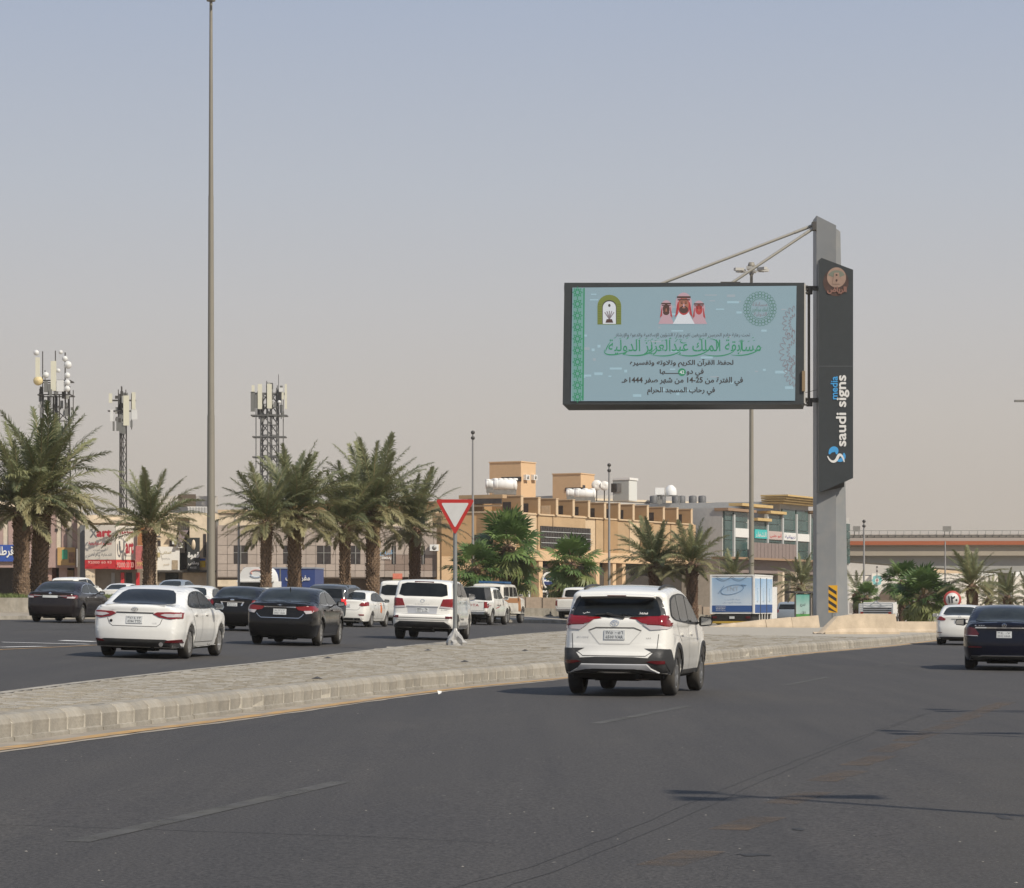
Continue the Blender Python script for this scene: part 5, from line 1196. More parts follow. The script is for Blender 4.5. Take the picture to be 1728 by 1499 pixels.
for k in range(13): rl.box(X(318+2.6*k), X(318+2.6*k)+.05, 1, 1.05, Z(864), Z(854))
rl.box(X(317), X(350), 1, 1.05, Z(854), Z(853)); rl.build('roof_railing', WTANK, T)
t = thing('poster', 'wide white shop poster above the taupe shopfront', 'poster', (fr.o.x, fr.o.y, 0), fr.a); o = boxo('sheet', WPOST, t, X(262), X(303), -.2, -.06, Z(962), Z(922)); text('الملكي', X(272), X(289), Z(936), Z(930), -.23, mat('gold_letters', (.42, .36, .2), .6), o); text('مركز العناية', X(274), X(287), Z(944), Z(941), -.23, GINK, o, bold=0); text('خصم', X(276), X(286), Z(956), Z(950), -.23, STRIPC, o); boxo('product_picture', mat('brown_product', (.34, .27, .19), .6, var=.3, vscale=5), o, X(290), X(300), -.24, -.203, Z(961), Z(945)); boxo('logo_picture', mat('gold_letters', (.42, .36, .2), .6), o, X(264), X(270), -.24, -.203, Z(940), Z(932))
t = thing('shop_sign', 'tall black shop sign with white lettering and oval mark, left of the light mast', 'shop sign', (fr.o.x, fr.o.y, 0), fr.a); o = boxo('sign_board', BLACKS, t, X(315), X(336.5), -.9, -.6, Z(963), Z(907)); text('قهوة', X(316), X(336), Z(944), Z(931), -.93, WPOST, o, bold=.05); text('ومقهى', X(317), X(335), Z(954), Z(947), -.93, WPOST, o, bold=.03); text('MAKSES', X(320), X(331), Z(959.5), Z(956), -.93, WPOST, o)
b = MB(); b.lathe([(.001, 0), (.5, 0), (.5, .03)], (0, 0, 0), 'y', 20); me = b.mesh('oval_mark'); me.transform(Matrix.Translation((X(326), -.94, Z(919))) @ Matrix.Diagonal((.34, 1, .9, 1))); mesh_obj('oval_mark', me, PLAST, o)
t = thing('shop_sign', 'small yellow sign between the black sign and the light mast', 'shop sign', (fr.o.x, fr.o.y, 0), fr.a); boxo('sign_board', mat('yellow_sign', (.62, .40, .02), .6), t, X(337), X(346), -.5, -.3, Z(957), Z(946)); boxo('top_strip', BLUES, t, X(337), X(346), -.5, -.3, Z(945.8), Z(942))

# taupe panel clad block
fr = Frame(367, 226, 7); T = bld('low block clad in taupe panels with square dark windows, behind the palm row', fr)
X = lambda px, y=0: fr.hy(px, 900, y)[0]; Z = lambda py, y=0: fr.hy(500, py, y)[1]
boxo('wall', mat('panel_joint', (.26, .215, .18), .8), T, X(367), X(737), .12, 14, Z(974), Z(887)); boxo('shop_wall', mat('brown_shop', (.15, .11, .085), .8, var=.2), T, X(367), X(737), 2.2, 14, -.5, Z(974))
cols_ = []; px = 367.0
while px < 733: cols_.append(px); px += 16.6
rows_ = [(887, 903), (903, 921), (921, 936), (936, 952), (952, 963), (963, 974)]
wins = [(394.5, 418), (478, 494), (535, 558), (592, 608), (661, 668), (711, 717)]
for cpx in cols_:
    for r0, r1 in rows_:
        x1p = min(cpx+16.6, 737)
        hit = [w for w in wins if r0 >= 918 and r1 <= 955 and not (w[1] < cpx or w[0] > x1p)]
        spans = [(cpx, x1p)]
        for w in hit: spans = [q for s in spans for q in ((s[0], min(s[1], w[0])), (max(s[0], w[1]), s[1])) if q[1]-q[0] > .8]
        for a, b in spans: boxo('panel', CLAD if cpx < 640 or (r0 % 2) else mat('brown_cladding', (.23, .17, .135), .6, var=.08, rnd=.08), T, X(a)+.016, X(b)-.016, .04+random.uniform(-.012, .012), .115, Z(r1)+.016, Z(r0)-.016)
for a, b in wins:
    o = boxo('window', BWIN, T, X(a), X(b), .06, .119, Z(952), Z(921)); boxo('window_bar', STEEL, o, (X(a)+X(b))/2-.04, (X(a)+X(b))/2+.04, .0, .06, Z(952), Z(921)); boxo('window_bar', STEEL, o, X(a), X(b), .01, .06, Z(933)-.03, Z(933)+.03)
for px in (378, 400): pass
boxo('soffit', AWN, T, X(367), X(640), -.3, 2.2, Z(976), Z(973.8)); boxo('low_wall', PLAST, T, X(367), X(404), -.2, 0, Z(990), Z(979))
for px in (640, 690): boxo('column', CLAD, T, X(px), X(px+6), .4, 1, -.5, Z(974))
t = text('أبراج', X(641), X(662), Z(938), Z(928), -.08, mat('blue_letters', (.10, .30, .50), .6), T); t = text('ABRAJ', X(644), X(660), Z(944.5), Z(939.5), -.08, WPOST, T, bold=.02)
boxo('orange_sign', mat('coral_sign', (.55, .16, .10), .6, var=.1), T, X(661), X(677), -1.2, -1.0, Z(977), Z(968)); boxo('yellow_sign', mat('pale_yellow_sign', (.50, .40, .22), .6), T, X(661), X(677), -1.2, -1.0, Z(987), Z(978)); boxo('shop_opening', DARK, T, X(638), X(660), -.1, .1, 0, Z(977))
boxo('end_pilaster', STONEL, T, X(737), X(741.5), -.4, 14, -.5, Z(918)); ac(T, X(732), -.1, Z(924), .9)
fr3 = Frame(335, 262, 5); t = thing('building', 'pale beige block rising behind the taupe panel block', 'building', (fr3.o.x, fr3.o.y, 0), fr3.a); boxo('wall', PLAST, t, fr3.hy(337, 900)[0], fr3.hy(758, 900)[0], 0, 9, 0, fr3.hy(500, 866)[1]); boxo('coping', STONEL, t, fr3.hy(336, 900)[0], fr3.hy(759, 900)[0], -.2, .3, fr3.hy(500, 866)[1], fr3.hy(500, 866)[1]+.3)
for px in range(360, 760, 36): boxo('joint_strip', STRIPC, t, fr3.hy(px, 900)[0], fr3.hy(px, 900)[0]+.12, -.06, 0, 0, fr3.hy(500, 868)[1])
boxo('side_block', STONEB, t, fr3.hy(742, 900)[0], fr3.hy(800, 900)[0], -3, 9, 0, fr3.hy(780, 872)[1]); boxo('side_block_base', PINK, t, fr3.hy(742, 900)[0], fr3.hy(800, 900)[0], -3.1, -3, 0, fr3.hy(780, 940)[1])

# overpass at the right
PO = W(1440, 1020, 350); T = thing('overpass', 'concrete road overpass with an orange edge band and railings, far right', 'overpass', (PO.x, PO.y, 0), R(-3))
def ox(px): return (px-1440)*350/F
def oz(py): return EYE+(HY-py)*350/F
GIR = mat('girder_concrete', (.33, .29, .23), .85, var=.08, vscale=.2); GIR2 = mat('girder_grey', (.30, .30, .28), .85, var=.08, vscale=.2)
boxo('deck', GIR, T, ox(1395), ox(2300), 0, 12, oz(922), oz(905)); boxo('orange_band', mat('orange_band', (.34, .095, .035), .7), T, ox(1395), ox(2300), -.25, 0, oz(920), oz(913.5)); boxo('parapet', mat('parapet_concrete', (.36, .31, .27), .85), T, ox(1395), ox(2300), -.1, .3, oz(913.4), oz(908))
boxo('deck_slab', GIR, T, ox(1395), ox(2300), .3, 12, oz(938), oz(922)-.01)
b = MB(); b.add([(ox(1395), 1.2, oz(938)), (ox(1395), 1.2, oz(944)), (ox(1620), 1.2, oz(961)), (ox(1700), 1.2, oz(967)), (ox(1760), 1.2, oz(961)), (ox(2300), 1.2, oz(944)), (ox(2300), 1.2, oz(938))]+[(x_, 11, z_) for x_, z_ in ((ox(1395), oz(938)), (ox(1395), oz(944)), (ox(1620), oz(961)), (ox(1700), oz(967)), (ox(1760), oz(961)), (ox(2300), oz(944)), (ox(2300), oz(938)))], [(0, 1, 2, 3, 4, 5, 6)]+[(i, 7+i, 8+i, i+1) for i in range(6)]); b.build('girder', GIR2, T)
b = MB(); b.cyl((ox(1705), 6, -1), (ox(1705), 6, oz(966)), 1.0, n=16); b.build('pier', GIR2, T)
for k in range(48): boxo('railing_post', DSTEEL, T, ox(1440+k*11.6), ox(1440+k*11.6)+.10, -.1, .05, oz(908), oz(903.5))
for py in (904, 907.5): boxo('rail', DSTEEL, T, ox(1395), ox(2000), -.08, -.0, oz(py)-.04, oz(py)+.06)
for k in range(30): boxo('screen_post', STEEL, T, ox(1450+k*14), ox(1450+k*14)+.06, 8, 8.06, oz(905), oz(893))
boxo('screen_rail', STEEL, T, ox(1440), ox(2000), 8, 8.05, oz(893.4), oz(892.6))
b = boxo('mesh_screen', mat('fine_mesh', (.40, .36, .32), .9), T, ox(1440), ox(2000), 8.1, 8.12, oz(904), oz(899))
for px, w in ((1445.5, 12), (1598, 14)):
    p = W(px, 896, 356); t = thing('overpass_sign', 'grey sign panel standing on the overpass, '+('near the billboard column' if px < 1500 else 'above the yellow flowers'.replace('above the yellow flowers', 'farther right')), 'sign', (p.x, p.y, 0)); z0 = oz(895); boxo('panel', STEEL, t, -w/2*.079, w/2*.079, -.1, .1, z0, z0+9*.079); boxo('post', DSTEEL, t, -.35, -.28, -.05, .05, oz(906), z0); boxo('post', DSTEEL, t, .28, .35, -.05, .05, oz(906), z0)
# white arched mall behind
p = W(1445, 1020, 430); T = thing('mall', 'long white building with dark arches and flower emblems, under the overpass', 'building', (p.x, p.y, 0), R(-2)); mx_ = lambda px: (px-1445)*430/F; mz = lambda py: EYE+(HY-py)*430/F
WW = mat('white_plaster', (.76, .71, .63), .85, var=.06)
boxo('wall', WW, T, mx_(1400), mx_(2100), 0, 30, -.9, mz(972)); boxo('wall', WW, T, mx_(1470), mx_(1640), -1, 0, -.9, mz(968)); boxo('upper_block', GREYW, T, mx_(1440), mx_(1545), 8, 22, mz(970), mz(950)); boxo('upper_block', STONEL, T, mx_(1545), mx_(1640), 8, 22, mz(970), mz(955)); boxo('white_roof', WTANK, T, mx_(1650), mx_(1728), 2, 22, mz(975), mz(960))
for px, r in ((1448, 13), (1505, 24), (1560, 20)):
    b = MB(); n = 16; pts = [(mx_(px)+r*430/F*math.cos(math.pi*k/n), mz(1013)+r*430/F*math.sin(math.pi*k/n)) for k in range(n+1)]; b.prism(pts, -1.5, -1.1, 'xz'); b.build('arch_canopy', mat('brown_arch', (.12, .085, .06), .8, var=.2), T)
for px, py, m_ in ((1480, 979.5, mat('aqua_petal', (.22, .52, .52), .6)), (1570, 980, mat('green_petal', (.06, .42, .28), .6))):
    e = thing('flower_emblem', 'aqua' if 0 else ('aqua flower emblem on the white wall' if px < 1500 else 'green flower emblem on the white wall'), 'emblem', (0, 0, 0)); p = W(px, py, 424 if px < 1500 else 426); e.location = p
    for k in range(8):
        t = 2*math.pi*k/8; b = MB(); pts = [(.55*math.cos(t)+.28*math.cos(a_), .55*math.sin(t)*1.1+.28*math.sin(a_)) for a_ in [2*math.pi*j/8 for j in range(8)]]; b.prism(pts, -.05, .05, 'xz'); b.build('petal', m_, e)
    b = MB(); b.prism([(.18*math.cos(2*math.pi*j/8), .18*math.sin(2*math.pi*j/8)) for j in range(8)], -.08, .05, 'xz'); b.build('centre', REDS if px < 1500 else WPOST, e)

# planter wall, grass, stone fence on the far side
def wall_run(name, label, m, y0, y1, off, h0, h1, th, cat_='wall', base=0):
    ys = frange(y0, y1, 3); mb = MB(); vs = []; fs = []
    for y in ys:
        x = LEDGE.x(y)-off; z = zserv(x, y)+base
        vs += [(x, y, z+h0), (x, y, z+h1), (x-th, y+th*.4, z+h1), (x-th, y+th*.4, z+h0)]
    for j in range(len(ys)-1):
        for k in range(3): fs.append((4*j+k, 4*j+k+1, 4*j+5+k, 4*j+4+k))
    mb.add(vs, fs+[(0, 3, 2, 1), tuple(4*(len(ys)-1)+k for k in range(4))]); t = thing(name, label, cat_); return mb, t
mb, t = wall_run('planter_wall', 'low concrete planter wall below the palms at the far left', CONC, 80, 128.5, 5.5, -.3, .62, .3); mb.build('wall_face', CONC, t)
mb, t = wall_run('median_wall', 'low concrete wall running behind the white pickups', CONC, 129, 176, 5.5, -.3, .46, .3); mb.build('wall_face', CONC, t)
t = thing('stone_fence', 'brown stone fence behind the white pickups, below the fan palms', 'fence')
for k in range(26):
    y = 138+k*1.7; x = LEDGE.x(y)-9.5; z = zserv(x, y); ang = math.atan2(1.7, LEDGE.x(y+1.7)-LEDGE.x(y)); o = boxo('fence_panel', mat('fence_stone', (.26, .205, .155), .9, var=.2, rnd=.12), t, 0, 1.85, 0, .2, -.2, .95); o.location = (x, y, z); o.rotation_euler = (0, 0, ang)
soil = sheet('planter_soil', mat('planter_soil', (.20, .15, .10), .95, var=.3), frange(80, 130, 2), lambda y: (LEDGE.x(y)-26, LEDGE.x(y)-5.7), lambda x, y: zserv(LEDGE.x(y)-5.5, y)+.50, 6)
GRASSM = mat('grass', (.12, .15, .045), .8, var=.35, vscale=2)
gb = MB(); rg = random.Random(3)
for k in range(12000):
    y = rg.uniform(108, 126); x = LEDGE.x(y)-5.9-abs(rg.gauss(0, 2.2)); z = zserv(LEDGE.x(y)-5.5, y)+.50; h = rg.uniform(.14, .36); a = rg.uniform(0, 6.28); w = .035; lx, ly = rg.uniform(-.1, .1), rg.uniform(-.1, .1)
    gb.add([(x-w*math.cos(a), y-w*math.sin(a), z), (x+w*math.cos(a), y+w*math.sin(a), z), (x+lx, y+ly, z+h)], [(0, 1, 2)])
me = bpy.data.meshes.new('grass'); me.from_pydata(gb.v, [], gb.f); tag(mesh_obj('grass', me, GRASSM), kind='stuff')

# ------------------------------------------------------------------ palms
def leafmat(name, c1, c2, rough=.5):
    m = bpy.data.materials.new(name); m.use_nodes = True; t = m.node_tree; b = t.nodes['Principled BSDF']
    oi = nd(t, 'ShaderNodeObjectInfo'); co = nd(t, 'ShaderNodeTexCoord'); n = nd(t, 'ShaderNodeTexNoise'); n.inputs['Scale'].default_value = 2.2; n.inputs['Detail'].default_value = 5
    t.links.new(co.outputs['Object'], n.inputs[0])
    ad = nd(t, 'ShaderNodeMath', operation='ADD'); t.links.new(oi.outputs['Random'], ad.inputs[0]); t.links.new(n.outputs[0], ad.inputs[1])
    mr = nd(t, 'ShaderNodeMapRange'); mr.inputs[1].default_value = .35; mr.inputs[2].default_value = 1.5; t.links.new(ad.outputs[0], mr.inputs[0])
    x = nd(t, 'ShaderNodeMix', data_type='RGBA'); x.inputs[6].default_value = c4(c1); x.inputs[7].default_value = c4(c2); t.links.new(mr.outputs[0], x.inputs[0])
    t.links.new(x.outputs[2], b.inputs['Base Color']); b.inputs['Roughness'].default_value = rough; b.inputs['Specular IOR Level'].default_value = .4
    tr = nd(t, 'ShaderNodeBsdfTranslucent'); t.links.new(x.outputs[2], tr.inputs[0]); ms = nd(t, 'ShaderNodeMixShader'); ms.inputs[0].default_value = .33
    o = t.nodes['Material Output']; t.links.new(b.outputs[0], ms.inputs[1]); t.links.new(tr.outputs[0], ms.inputs[2]); t.links.new(ms.outputs[0], o.inputs[0])
    return m
LEAF = leafmat('date_leaf', (.115, .138, .066), (.285, .29, .145)); LEAFO = leafmat('old_date_leaf', (.16, .165, .08), (.36, .33, .18)); LEAFD = leafmat('dry_date_leaf', (.17, .12, .06), (.33, .24, .13), .8); FAN = leafmat('fan_leaf', (.05, .105, .032), (.18, .26, .08)); FANO = leafmat('fan_leaf_pale', (.14, .18, .06), (.28, .30, .12))
BARK = mat('palm_bark', (.205, .14, .092), .9, var=.4, vscale=8, bump=.8, bscale=25); BARKD = mat('palm_bark_dark', (.17, .105, .068), .9, var=.4, vscale=8, bump=.8, bscale=25); STALK = mat('leaf_stalk', (.26, .20, .10), .7, var=.2)
def frond_mesh(e0, droop, L, rr, dens=44, wid=.40, m=None):
    """Feather leaf: rachis leaving at elevation e0, bending down; leaflets in a shallow V."""
    mb = MB(); n = 14; pts = []; p = Vector((0, 0, 0)); e = e0
    side = rr.uniform(-.10, .10)
    for i in range(n+1):
        pts.append(p.copy()); t = i/n; e = e0-droop*(t**1.4); p = p+Vector((math.cos(e), side*t*1.2, math.sin(e)))*(L/n)
    mb.cur = 1
    for i in range(n):
        a, b = pts[i], pts[i+1]; w0 = .035*(1-i/n)+.008
        mb.bar(a, b, w0, w0*.6)
    mb.cur = 0
    def at(t):
        f = t*n; i = min(n-1, int(f)); return pts[i].lerp(pts[i+1], f-i), (pts[i+1]-pts[i]).normalized()
    for s in (-1, 1):
        for k in range(dens):
            t = .14+.86*(k+rr.uniform(0, .8))/dens; p, d = at(min(.995, t))
            sv = Vector((0, 1, 0))*s; up = sv.cross(d)*s; up = -up if up.z < 0 else up
            ll = wid*(math.sin(math.pi*min(1, t*.80+.16))**.6)*rr.uniform(.8, 1.15); fwd = .55+.7*t+rr.uniform(-.12, .12)
            v = rr.uniform(-.3, .6)
            dr = (sv*math.cos(fwd*.9)+d*math.sin(fwd*.9)+up*v*.6).normalized(); dr2 = (dr+Vector((0, 0, -rr.uniform(.2, .8)))).normalized()
            wv = dr.cross(up).normalized()*.0205
            q1 = p+dr*ll*.5; q2 = q1+dr2*ll*.5
            mb.add([p-wv*.6, p+wv*.6, q1+wv, q1-wv, q2], [(0, 1, 2, 3), (3, 2, 4)])
    me = mb.mesh('frond'); me.materials.append(m or LEAF); me.materials.append(STALK); return me
rr = random.Random(11); FR = {}
CL = [(80, .35), (67, .55), (54, .8), (42, 1.0), (29, 1.1), (16, 1.1), (4, .85), (-8, .7)]
for i, (e, dr) in enumerate(CL):
    FR[i] = [frond_mesh(R(e), dr, 3.0, rr, 60, .50, LEAF if i < 5 else LEAFO) for _ in range(3)]
DRY = [frond_mesh(R(-52), .5, 2.2, rr, 30, .34, LEAFD) for _ in range(2)]
def trunk_mesh(h, r, rr, m):
    mb = MB(); mb.lathe([(r*1.12, -.6), (r*1.02, .2), (r*.90, h*.5), (r*.95, h*.85), (r*1.15, h), (r*.5, h+.25), (.001, h+.3)], n=16)
    rows = int(h/.125); nb = 11
    for j in range(rows):
        z = .02+h*j/rows
        for k in range(nb):
            a = 2*math.pi*(k+.5*(j % 2)+rr.uniform(-.12, .12))/nb; ro = r*(1.02 if z > h*.2 else 1.1)*.93; c, s = math.cos(a), math.sin(a); w = math.pi*ro/nb*.95; hh = rr.uniform(.10, .16); out = rr.uniform(.045, .095)*(1+.9*(z > h*.8))
            def P(rd, tt, zz): return (c*rd-s*tt, s*rd+c*tt, zz)
            mb.add([P(ro, -w, z-.04), P(ro, w, z-.04), P(ro+out, w*.6, z+hh), P(ro+out, -w*.6, z+hh), P(ro, -w*.5, z+hh+.02), P(ro, w*.5, z+hh+.02)], [(0, 1, 2, 3), (3, 2, 5, 4), (0, 3, 4), (1, 5, 2)])
    me = mb.mesh('trunk'); me.materials.append(m); return me
rr = random.Random(5)
def date_palm(px, pyc, d, rad, tw, label, n=58, lean=0, base=None, bark=BARK, dryn=4, group='date palms along the road', cut=1.0):
    """px, pyc: where fronds leave the trunk in the photograph; rad: crown radius in photo pixels."""
    n = int(n*1.1); rad *= .97; p = W(px, pyc, d); zb = base if base is not None else ground(p.x, p.y)+.45
    t = thing('palm_tree', label, 'palm', (p.x-lean, p.y, zb), rr.uniform(0, 6.28), group)
    h = p.z-zb; sc_ = rad*d/F/2.75
    o = mesh_obj('trunk', trunk_mesh(h, tw*d/F/2*.93, rr, bark), None, t)
    if lean:
        ang = t.rotation_euler.z
        for v in o.data.vertices: k = (v.co.z/h); v.co.x += lean*k*math.cos(-ang); v.co.y += lean*k*math.sin(-ang)
    lx, ly = (lean*math.cos(-t.rotation_euler.z), lean*math.sin(-t.rotation_euler.z)) if lean else (0, 0)
    for k in range(n):
        f = (k+.5)/n; ci = min(7, int(f**.92*8)); az = k*2.39996+rr.uniform(-.25, .25)
        if f > cut: continue
        o = bpy.data.objects.new('frond', rr.choice(FR[ci])); sc.collection.objects.link(o); o.parent = t
        o.location = (lx+.12*math.cos(az)*f, ly+.12*math.sin(az)*f, h+.30-.45*f); o.rotation_euler = (rr.uniform(-.35, .35), rr.uniform(-.12, .12), az); q = sc_*rr.uniform(.85, 1.12)*(.95 if ci < 1 else 1 if f < .72 else .80); o.scale = (q, q, q)
    for k in range(int(dryn*.6)):
        az = rr.uniform(0, 6.28); o = bpy.data.objects.new('dry_frond', rr.choice(DRY)); sc.collection.objects.link(o); o.parent = t
        o.location = (lx, ly, h-.2); o.rotation_euler = (0, 0, az); o.scale = (sc_*.62,)*3
    return t
PB = 1.55
date_palm(36, 864, 118, 128, 27, 'leaning leftmost date palm, its crown cut by the frame edge', 52)
date_palm(73, 842, 119.5, 143, 29, 'largest date palm with a thick scaly trunk, over the dark brown saloon', 66, cut=.93, lean=.25)
date_palm(252, 896, 126, 100, 21, 'date palm left of the light mast, with browned lower fronds', 52, cut=.84, dryn=8)
date_palm(449, 886, 134, 92, 18, 'date palm right of the light mast, before the lorry cab', 44)
date_palm(497, 872, 136, 118, 23, 'date palm whose trunk stands before the blue box body', 56)
date_palm(582, 892, 139, 98, 18, 'date palm between the blue box body and the tallest crown of the middle clump', 46)
date_palm(629, 866, 141, 122, 23, 'tallest date palm of the middle clump', 58)
date_palm(700, 896, 145, 98, 19, 'reddish trunked date palm left of the yield sign', 48, bark=BARKD, dryn=6)
date_palm(1106, 958, 158, 84, 22, 'date palm directly behind the roof of the white crossover', 50, base=.4, bark=BARKD, dryn=8)
date_palm(1168, 955, 156, 72, 19, 'date palm left of the water delivery lorry', 44, base=.4, bark=BARKD, dryn=8)
date_palm(1236, 978, 172, 46, 13, 'small date palm behind the water delivery lorry', 34, base=.4, bark=BARKD)
date_palm(1352, 992, 176, 52, 13, 'small olive date palm left of the grey column', 36, base=.4, bark=BARKD, dryn=8)
date_palm(1446, 1004, 180, 40, 12, 'dry sparse palm peeking out right of the grey column', 16, base=.4, bark=BARKD, dryn=10)
date_palm(1641, 992, 165, 62, 19, 'date palm behind the speed sign', 48, base=.3, bark=BARKD, dryn=5)
date_palm(1700, 1010, 178, 44, 14, 'low date palm at the right frame edge', 34, base=.3, bark=BARKD)
date_palm(1735, 1012, 176, 40, 14, 'lowest date palm, half cut by the right frame edge', 30, base=.3, bark=BARKD)
date_palm(1668, 1014, 185, 36, 12, 'small date palm between the speed sign palm and the edge palms', 30, base=.3, bark=BARKD)
def fan_mesh(rr, stalk, rad, m, droop=0):
    mb = MB(); mb.cur = 1; mb.bar((0, 0, 0), (stalk, 0, 0), .045, .025); mb.cur = 0
    n = 26; c = Vector((stalk, 0, 0))
    for k in range(n):
        a = R(-135)+R(270)*k/(n-1)+rr.uniform(-.03, .03); L = rad*rr.uniform(.85, 1.1)*(.8+.2*math.cos(a)); d = Vector((math.cos(a), math.sin(a), 0)); w = d.cross(Vector((0, 0, 1)))*L*.085
        z = .05*(1 if k % 2 else -1)*rad; q = c+d*L*.62+Vector((0, 0, z-droop*.12)); tip = c+d*L+Vector((0, 0, -rr.uniform(.05, .28)*rad-droop*.3))
        mb.add([c, q-w, q+w, tip], [(0, 1, 2), (1, 3, 2)])
    me = mb.mesh('fan_frond'); me.materials.append(m); me.materials.append(STALK); return me
FN = [fan_mesh(rr, 1.0, .95, FAN) for _ in range(4)]; FNO = [fan_mesh(rr, 1.0, .95, FANO, 1) for _ in range(3)]
def fan_palm(px, pyc, d, rad, tw, label, n=40, base=.4):
    p = W(px, pyc, d); t = thing('fan_palm', label, 'palm', (p.x, p.y, base), rr.uniform(0, 6.28), 'fan palms on the far verge'); h = p.z-base; s = rad*d/F/1.75; n = int(n*.7)
    mesh_obj('trunk', trunk_mesh(max(.4, h), tw*d/F/2, rr, BARKD), None, t)
    for k in range(n):
        f = (k+.5)/n; e = R(80)-R(135)*f**1.05; az = k*2.39996+rr.uniform(-.2, .2)
        old = f > .72
        o = bpy.data.objects.new('frond', rr.choice(FNO if old and rr.random() < .75 else FN)); sc.collection.objects.link(o); o.parent = t
        o.location = (0, 0, h+.1); o.rotation_euler = (Matrix.Rotation(az, 3, 'Z') @ Matrix.Rotation(-e, 3, 'Y') @ Matrix.Rotation(rr.uniform(-.5, .5), 3, 'X')).to_euler(); q = s*rr.uniform(.9, 1.2); o.scale = (q, q, q)
fan_palm(858, 925, 172, 58, 18, 'tallest fan palm, in front of the ochre corner', 46)
fan_palm(801, 962, 170, 48, 16, 'fan palm with yellowing skirt left of the tallest one', 44)
fan_palm(866, 972, 174, 50, 14, 'pale green fan palm below the tallest one', 40)
fan_palm(966, 955, 168, 48, 14, 'fan palm left of the crossover roof, before the shutters', 44)
fan_palm(950, 992, 171, 34, 12, 'smallest fan palm by the white pickup', 30)
fan_palm(1522, 985, 176, 36, 10, 'upright fan palm before the white arched building', 34)
fan_palm(1558, 1010, 166, 48, 16, 'dark bushy fan palm right of the caged pickup', 50)
fan_palm(1462, 1012, 172, 26, 10, 'low fan palm beside the thin camera pole', 28)
fan_palm(1600, 1014, 175, 26, 10, 'low fan palm behind the round speed sign', 30)
fan_palm(1535, 1016, 180, 30, 10, 'low fan palm in the middle of the dark clump', 34)

# ------------------------------------------------------------------ billboard
YB = 135.0
def bx(px): return (px-CX)*YB/F
def bz(py): return EYE+(HY-py)*YB/F
POLEM = mat('grey_pillar_paint', (.205, .212, .215), .5, var=.06, vscale=.4, grime=((.30, .28, .25), .35)); PANEL = mat('charcoal_panel', (.030, .035, .037), .45, var=.1); LEDM = mat('led_screen', (.05, .06, .065), .6, emit=(lin(134, 160, 170), .76), var=.05, vscale=1.5)
LEDL = mat('led_light_block', (.05, .06, .065), .6, emit=(lin(146, 176, 186), .9)); LEDP = mat('led_warm_block', (.05, .05, .05), .6, emit=(lin(146, 160, 168), .85))
def led(name, rgb, k=.8): return mat(name, tuple(c*.15 for c in lin(*rgb)), .6, emit=(lin(*rgb), k))
LGR = led('led_green', (44, 132, 92)); LDK = led('led_dark', (62, 58, 56), .7); LOL = led('led_olive', (112, 122, 52)); LRD = led('led_red', (170, 60, 60)); LPK = led('led_pink', (182, 150, 158)); LSK = led('led_skin', (160, 105, 85)); LWH = led('led_white', (205, 208, 212)); LBR = led('led_brown', (74, 48, 42)); LGY = led('led_grey', (128, 118, 122))
gz = ground(bx(1405), YB)
T = thing('billboard', 'giant LED billboard with green Arabic writing, hung from a tall grey column on the gore', 'billboard', (bx(1400), YB, gz))
def wb(mb, name, m, parent=None):                          # built in world coordinates, parented to the billboard
    me = mb.mesh(name); me.transform(Matrix.Translation(-T.location)); return mesh_obj(name, me, m, parent or T)
mb = MB(); x0, xm, x1 = bx(1378), bx(1410.5), bx(1434)
mb.add([(x0, YB, gz-.3), (xm, YB-.1, gz-.3), (xm, YB+1.6, gz-.3), (x0, YB+1.6, gz-.3), (x0, YB, bz(364)), (xm, YB-.1, bz(381)), (xm, YB+1.6, bz(381)), (x0, YB+1.6, bz(364))], [(0, 1, 5, 4), (1, 2, 6, 5), (2, 3, 7, 6), (3, 0, 4, 7), (4, 5, 6, 7)]); col = wb(mb, 'column', POLEM)
mb = MB(); xq = bx(1411)
mb.add([(xq, YB+.25, gz-.3), (x1, YB+.55, gz-.3), (x1, YB+1.7, gz-.3), (xq, YB+1.6, gz-.3), (xq, YB+.25, bz(384)), (bx(1420), YB+.45, bz(389)), (bx(1420), YB+1.7, bz(389)), (xq, YB+1.6, bz(384))], [(0, 1, 5, 4), (1, 2, 6, 5), (2, 3, 7, 6), (3, 0, 4, 7), (4, 5, 6, 7)]); wb(mb, 'column_fin', POLEM)
mb = MB()
for k in range(3): mb.box(x0-.02, xm+.01, YB-.02, YB, bz(900-k*180), bz(900-k*180)+.03)
wb(mb, 'weld_seam', mat('seam_grey', (.18, .19, .20), .6), col)
# name panel on the column
xa, xb = bx(1379), bx(1437); yf = YB-.62
def slab(name, m, pts, y0, y1, parent=None):
    mb = MB(); mb.prism(pts, y0, y1, 'xz'); return wb(mb, name, m, parent)
pan = slab('name_panel', PANEL, [(xa, bz(833)), (xb, bz(808)), (xb, bz(458)), (bx(1384), bz(438)), (xa, bz(442))], yf, yf+.45)
slab('panel_lower_edge', DSTEEL, [(bx(1384), bz(831)+.0), (bx(1424), bz(822)), (bx(1424), bz(812)), (bx(1384), bz(820))], yf+.46, yf+1.2)
slab('rear_panel', STEEL, [(bx(1430), bz(812)), (bx(1440.5), bz(806)), (bx(1440.5), bz(460)), (bx(1430), bz(456))], YB+.6, YB+.9)
slab('panel_joint', mat('joint_grey', (.10, .105, .11), .6), [(xa, bz(620.5)), (xb, bz(620.5)), (xb, bz(619.5)), (xa, bz(619.5))], yf-.01, yf-.002, pan)
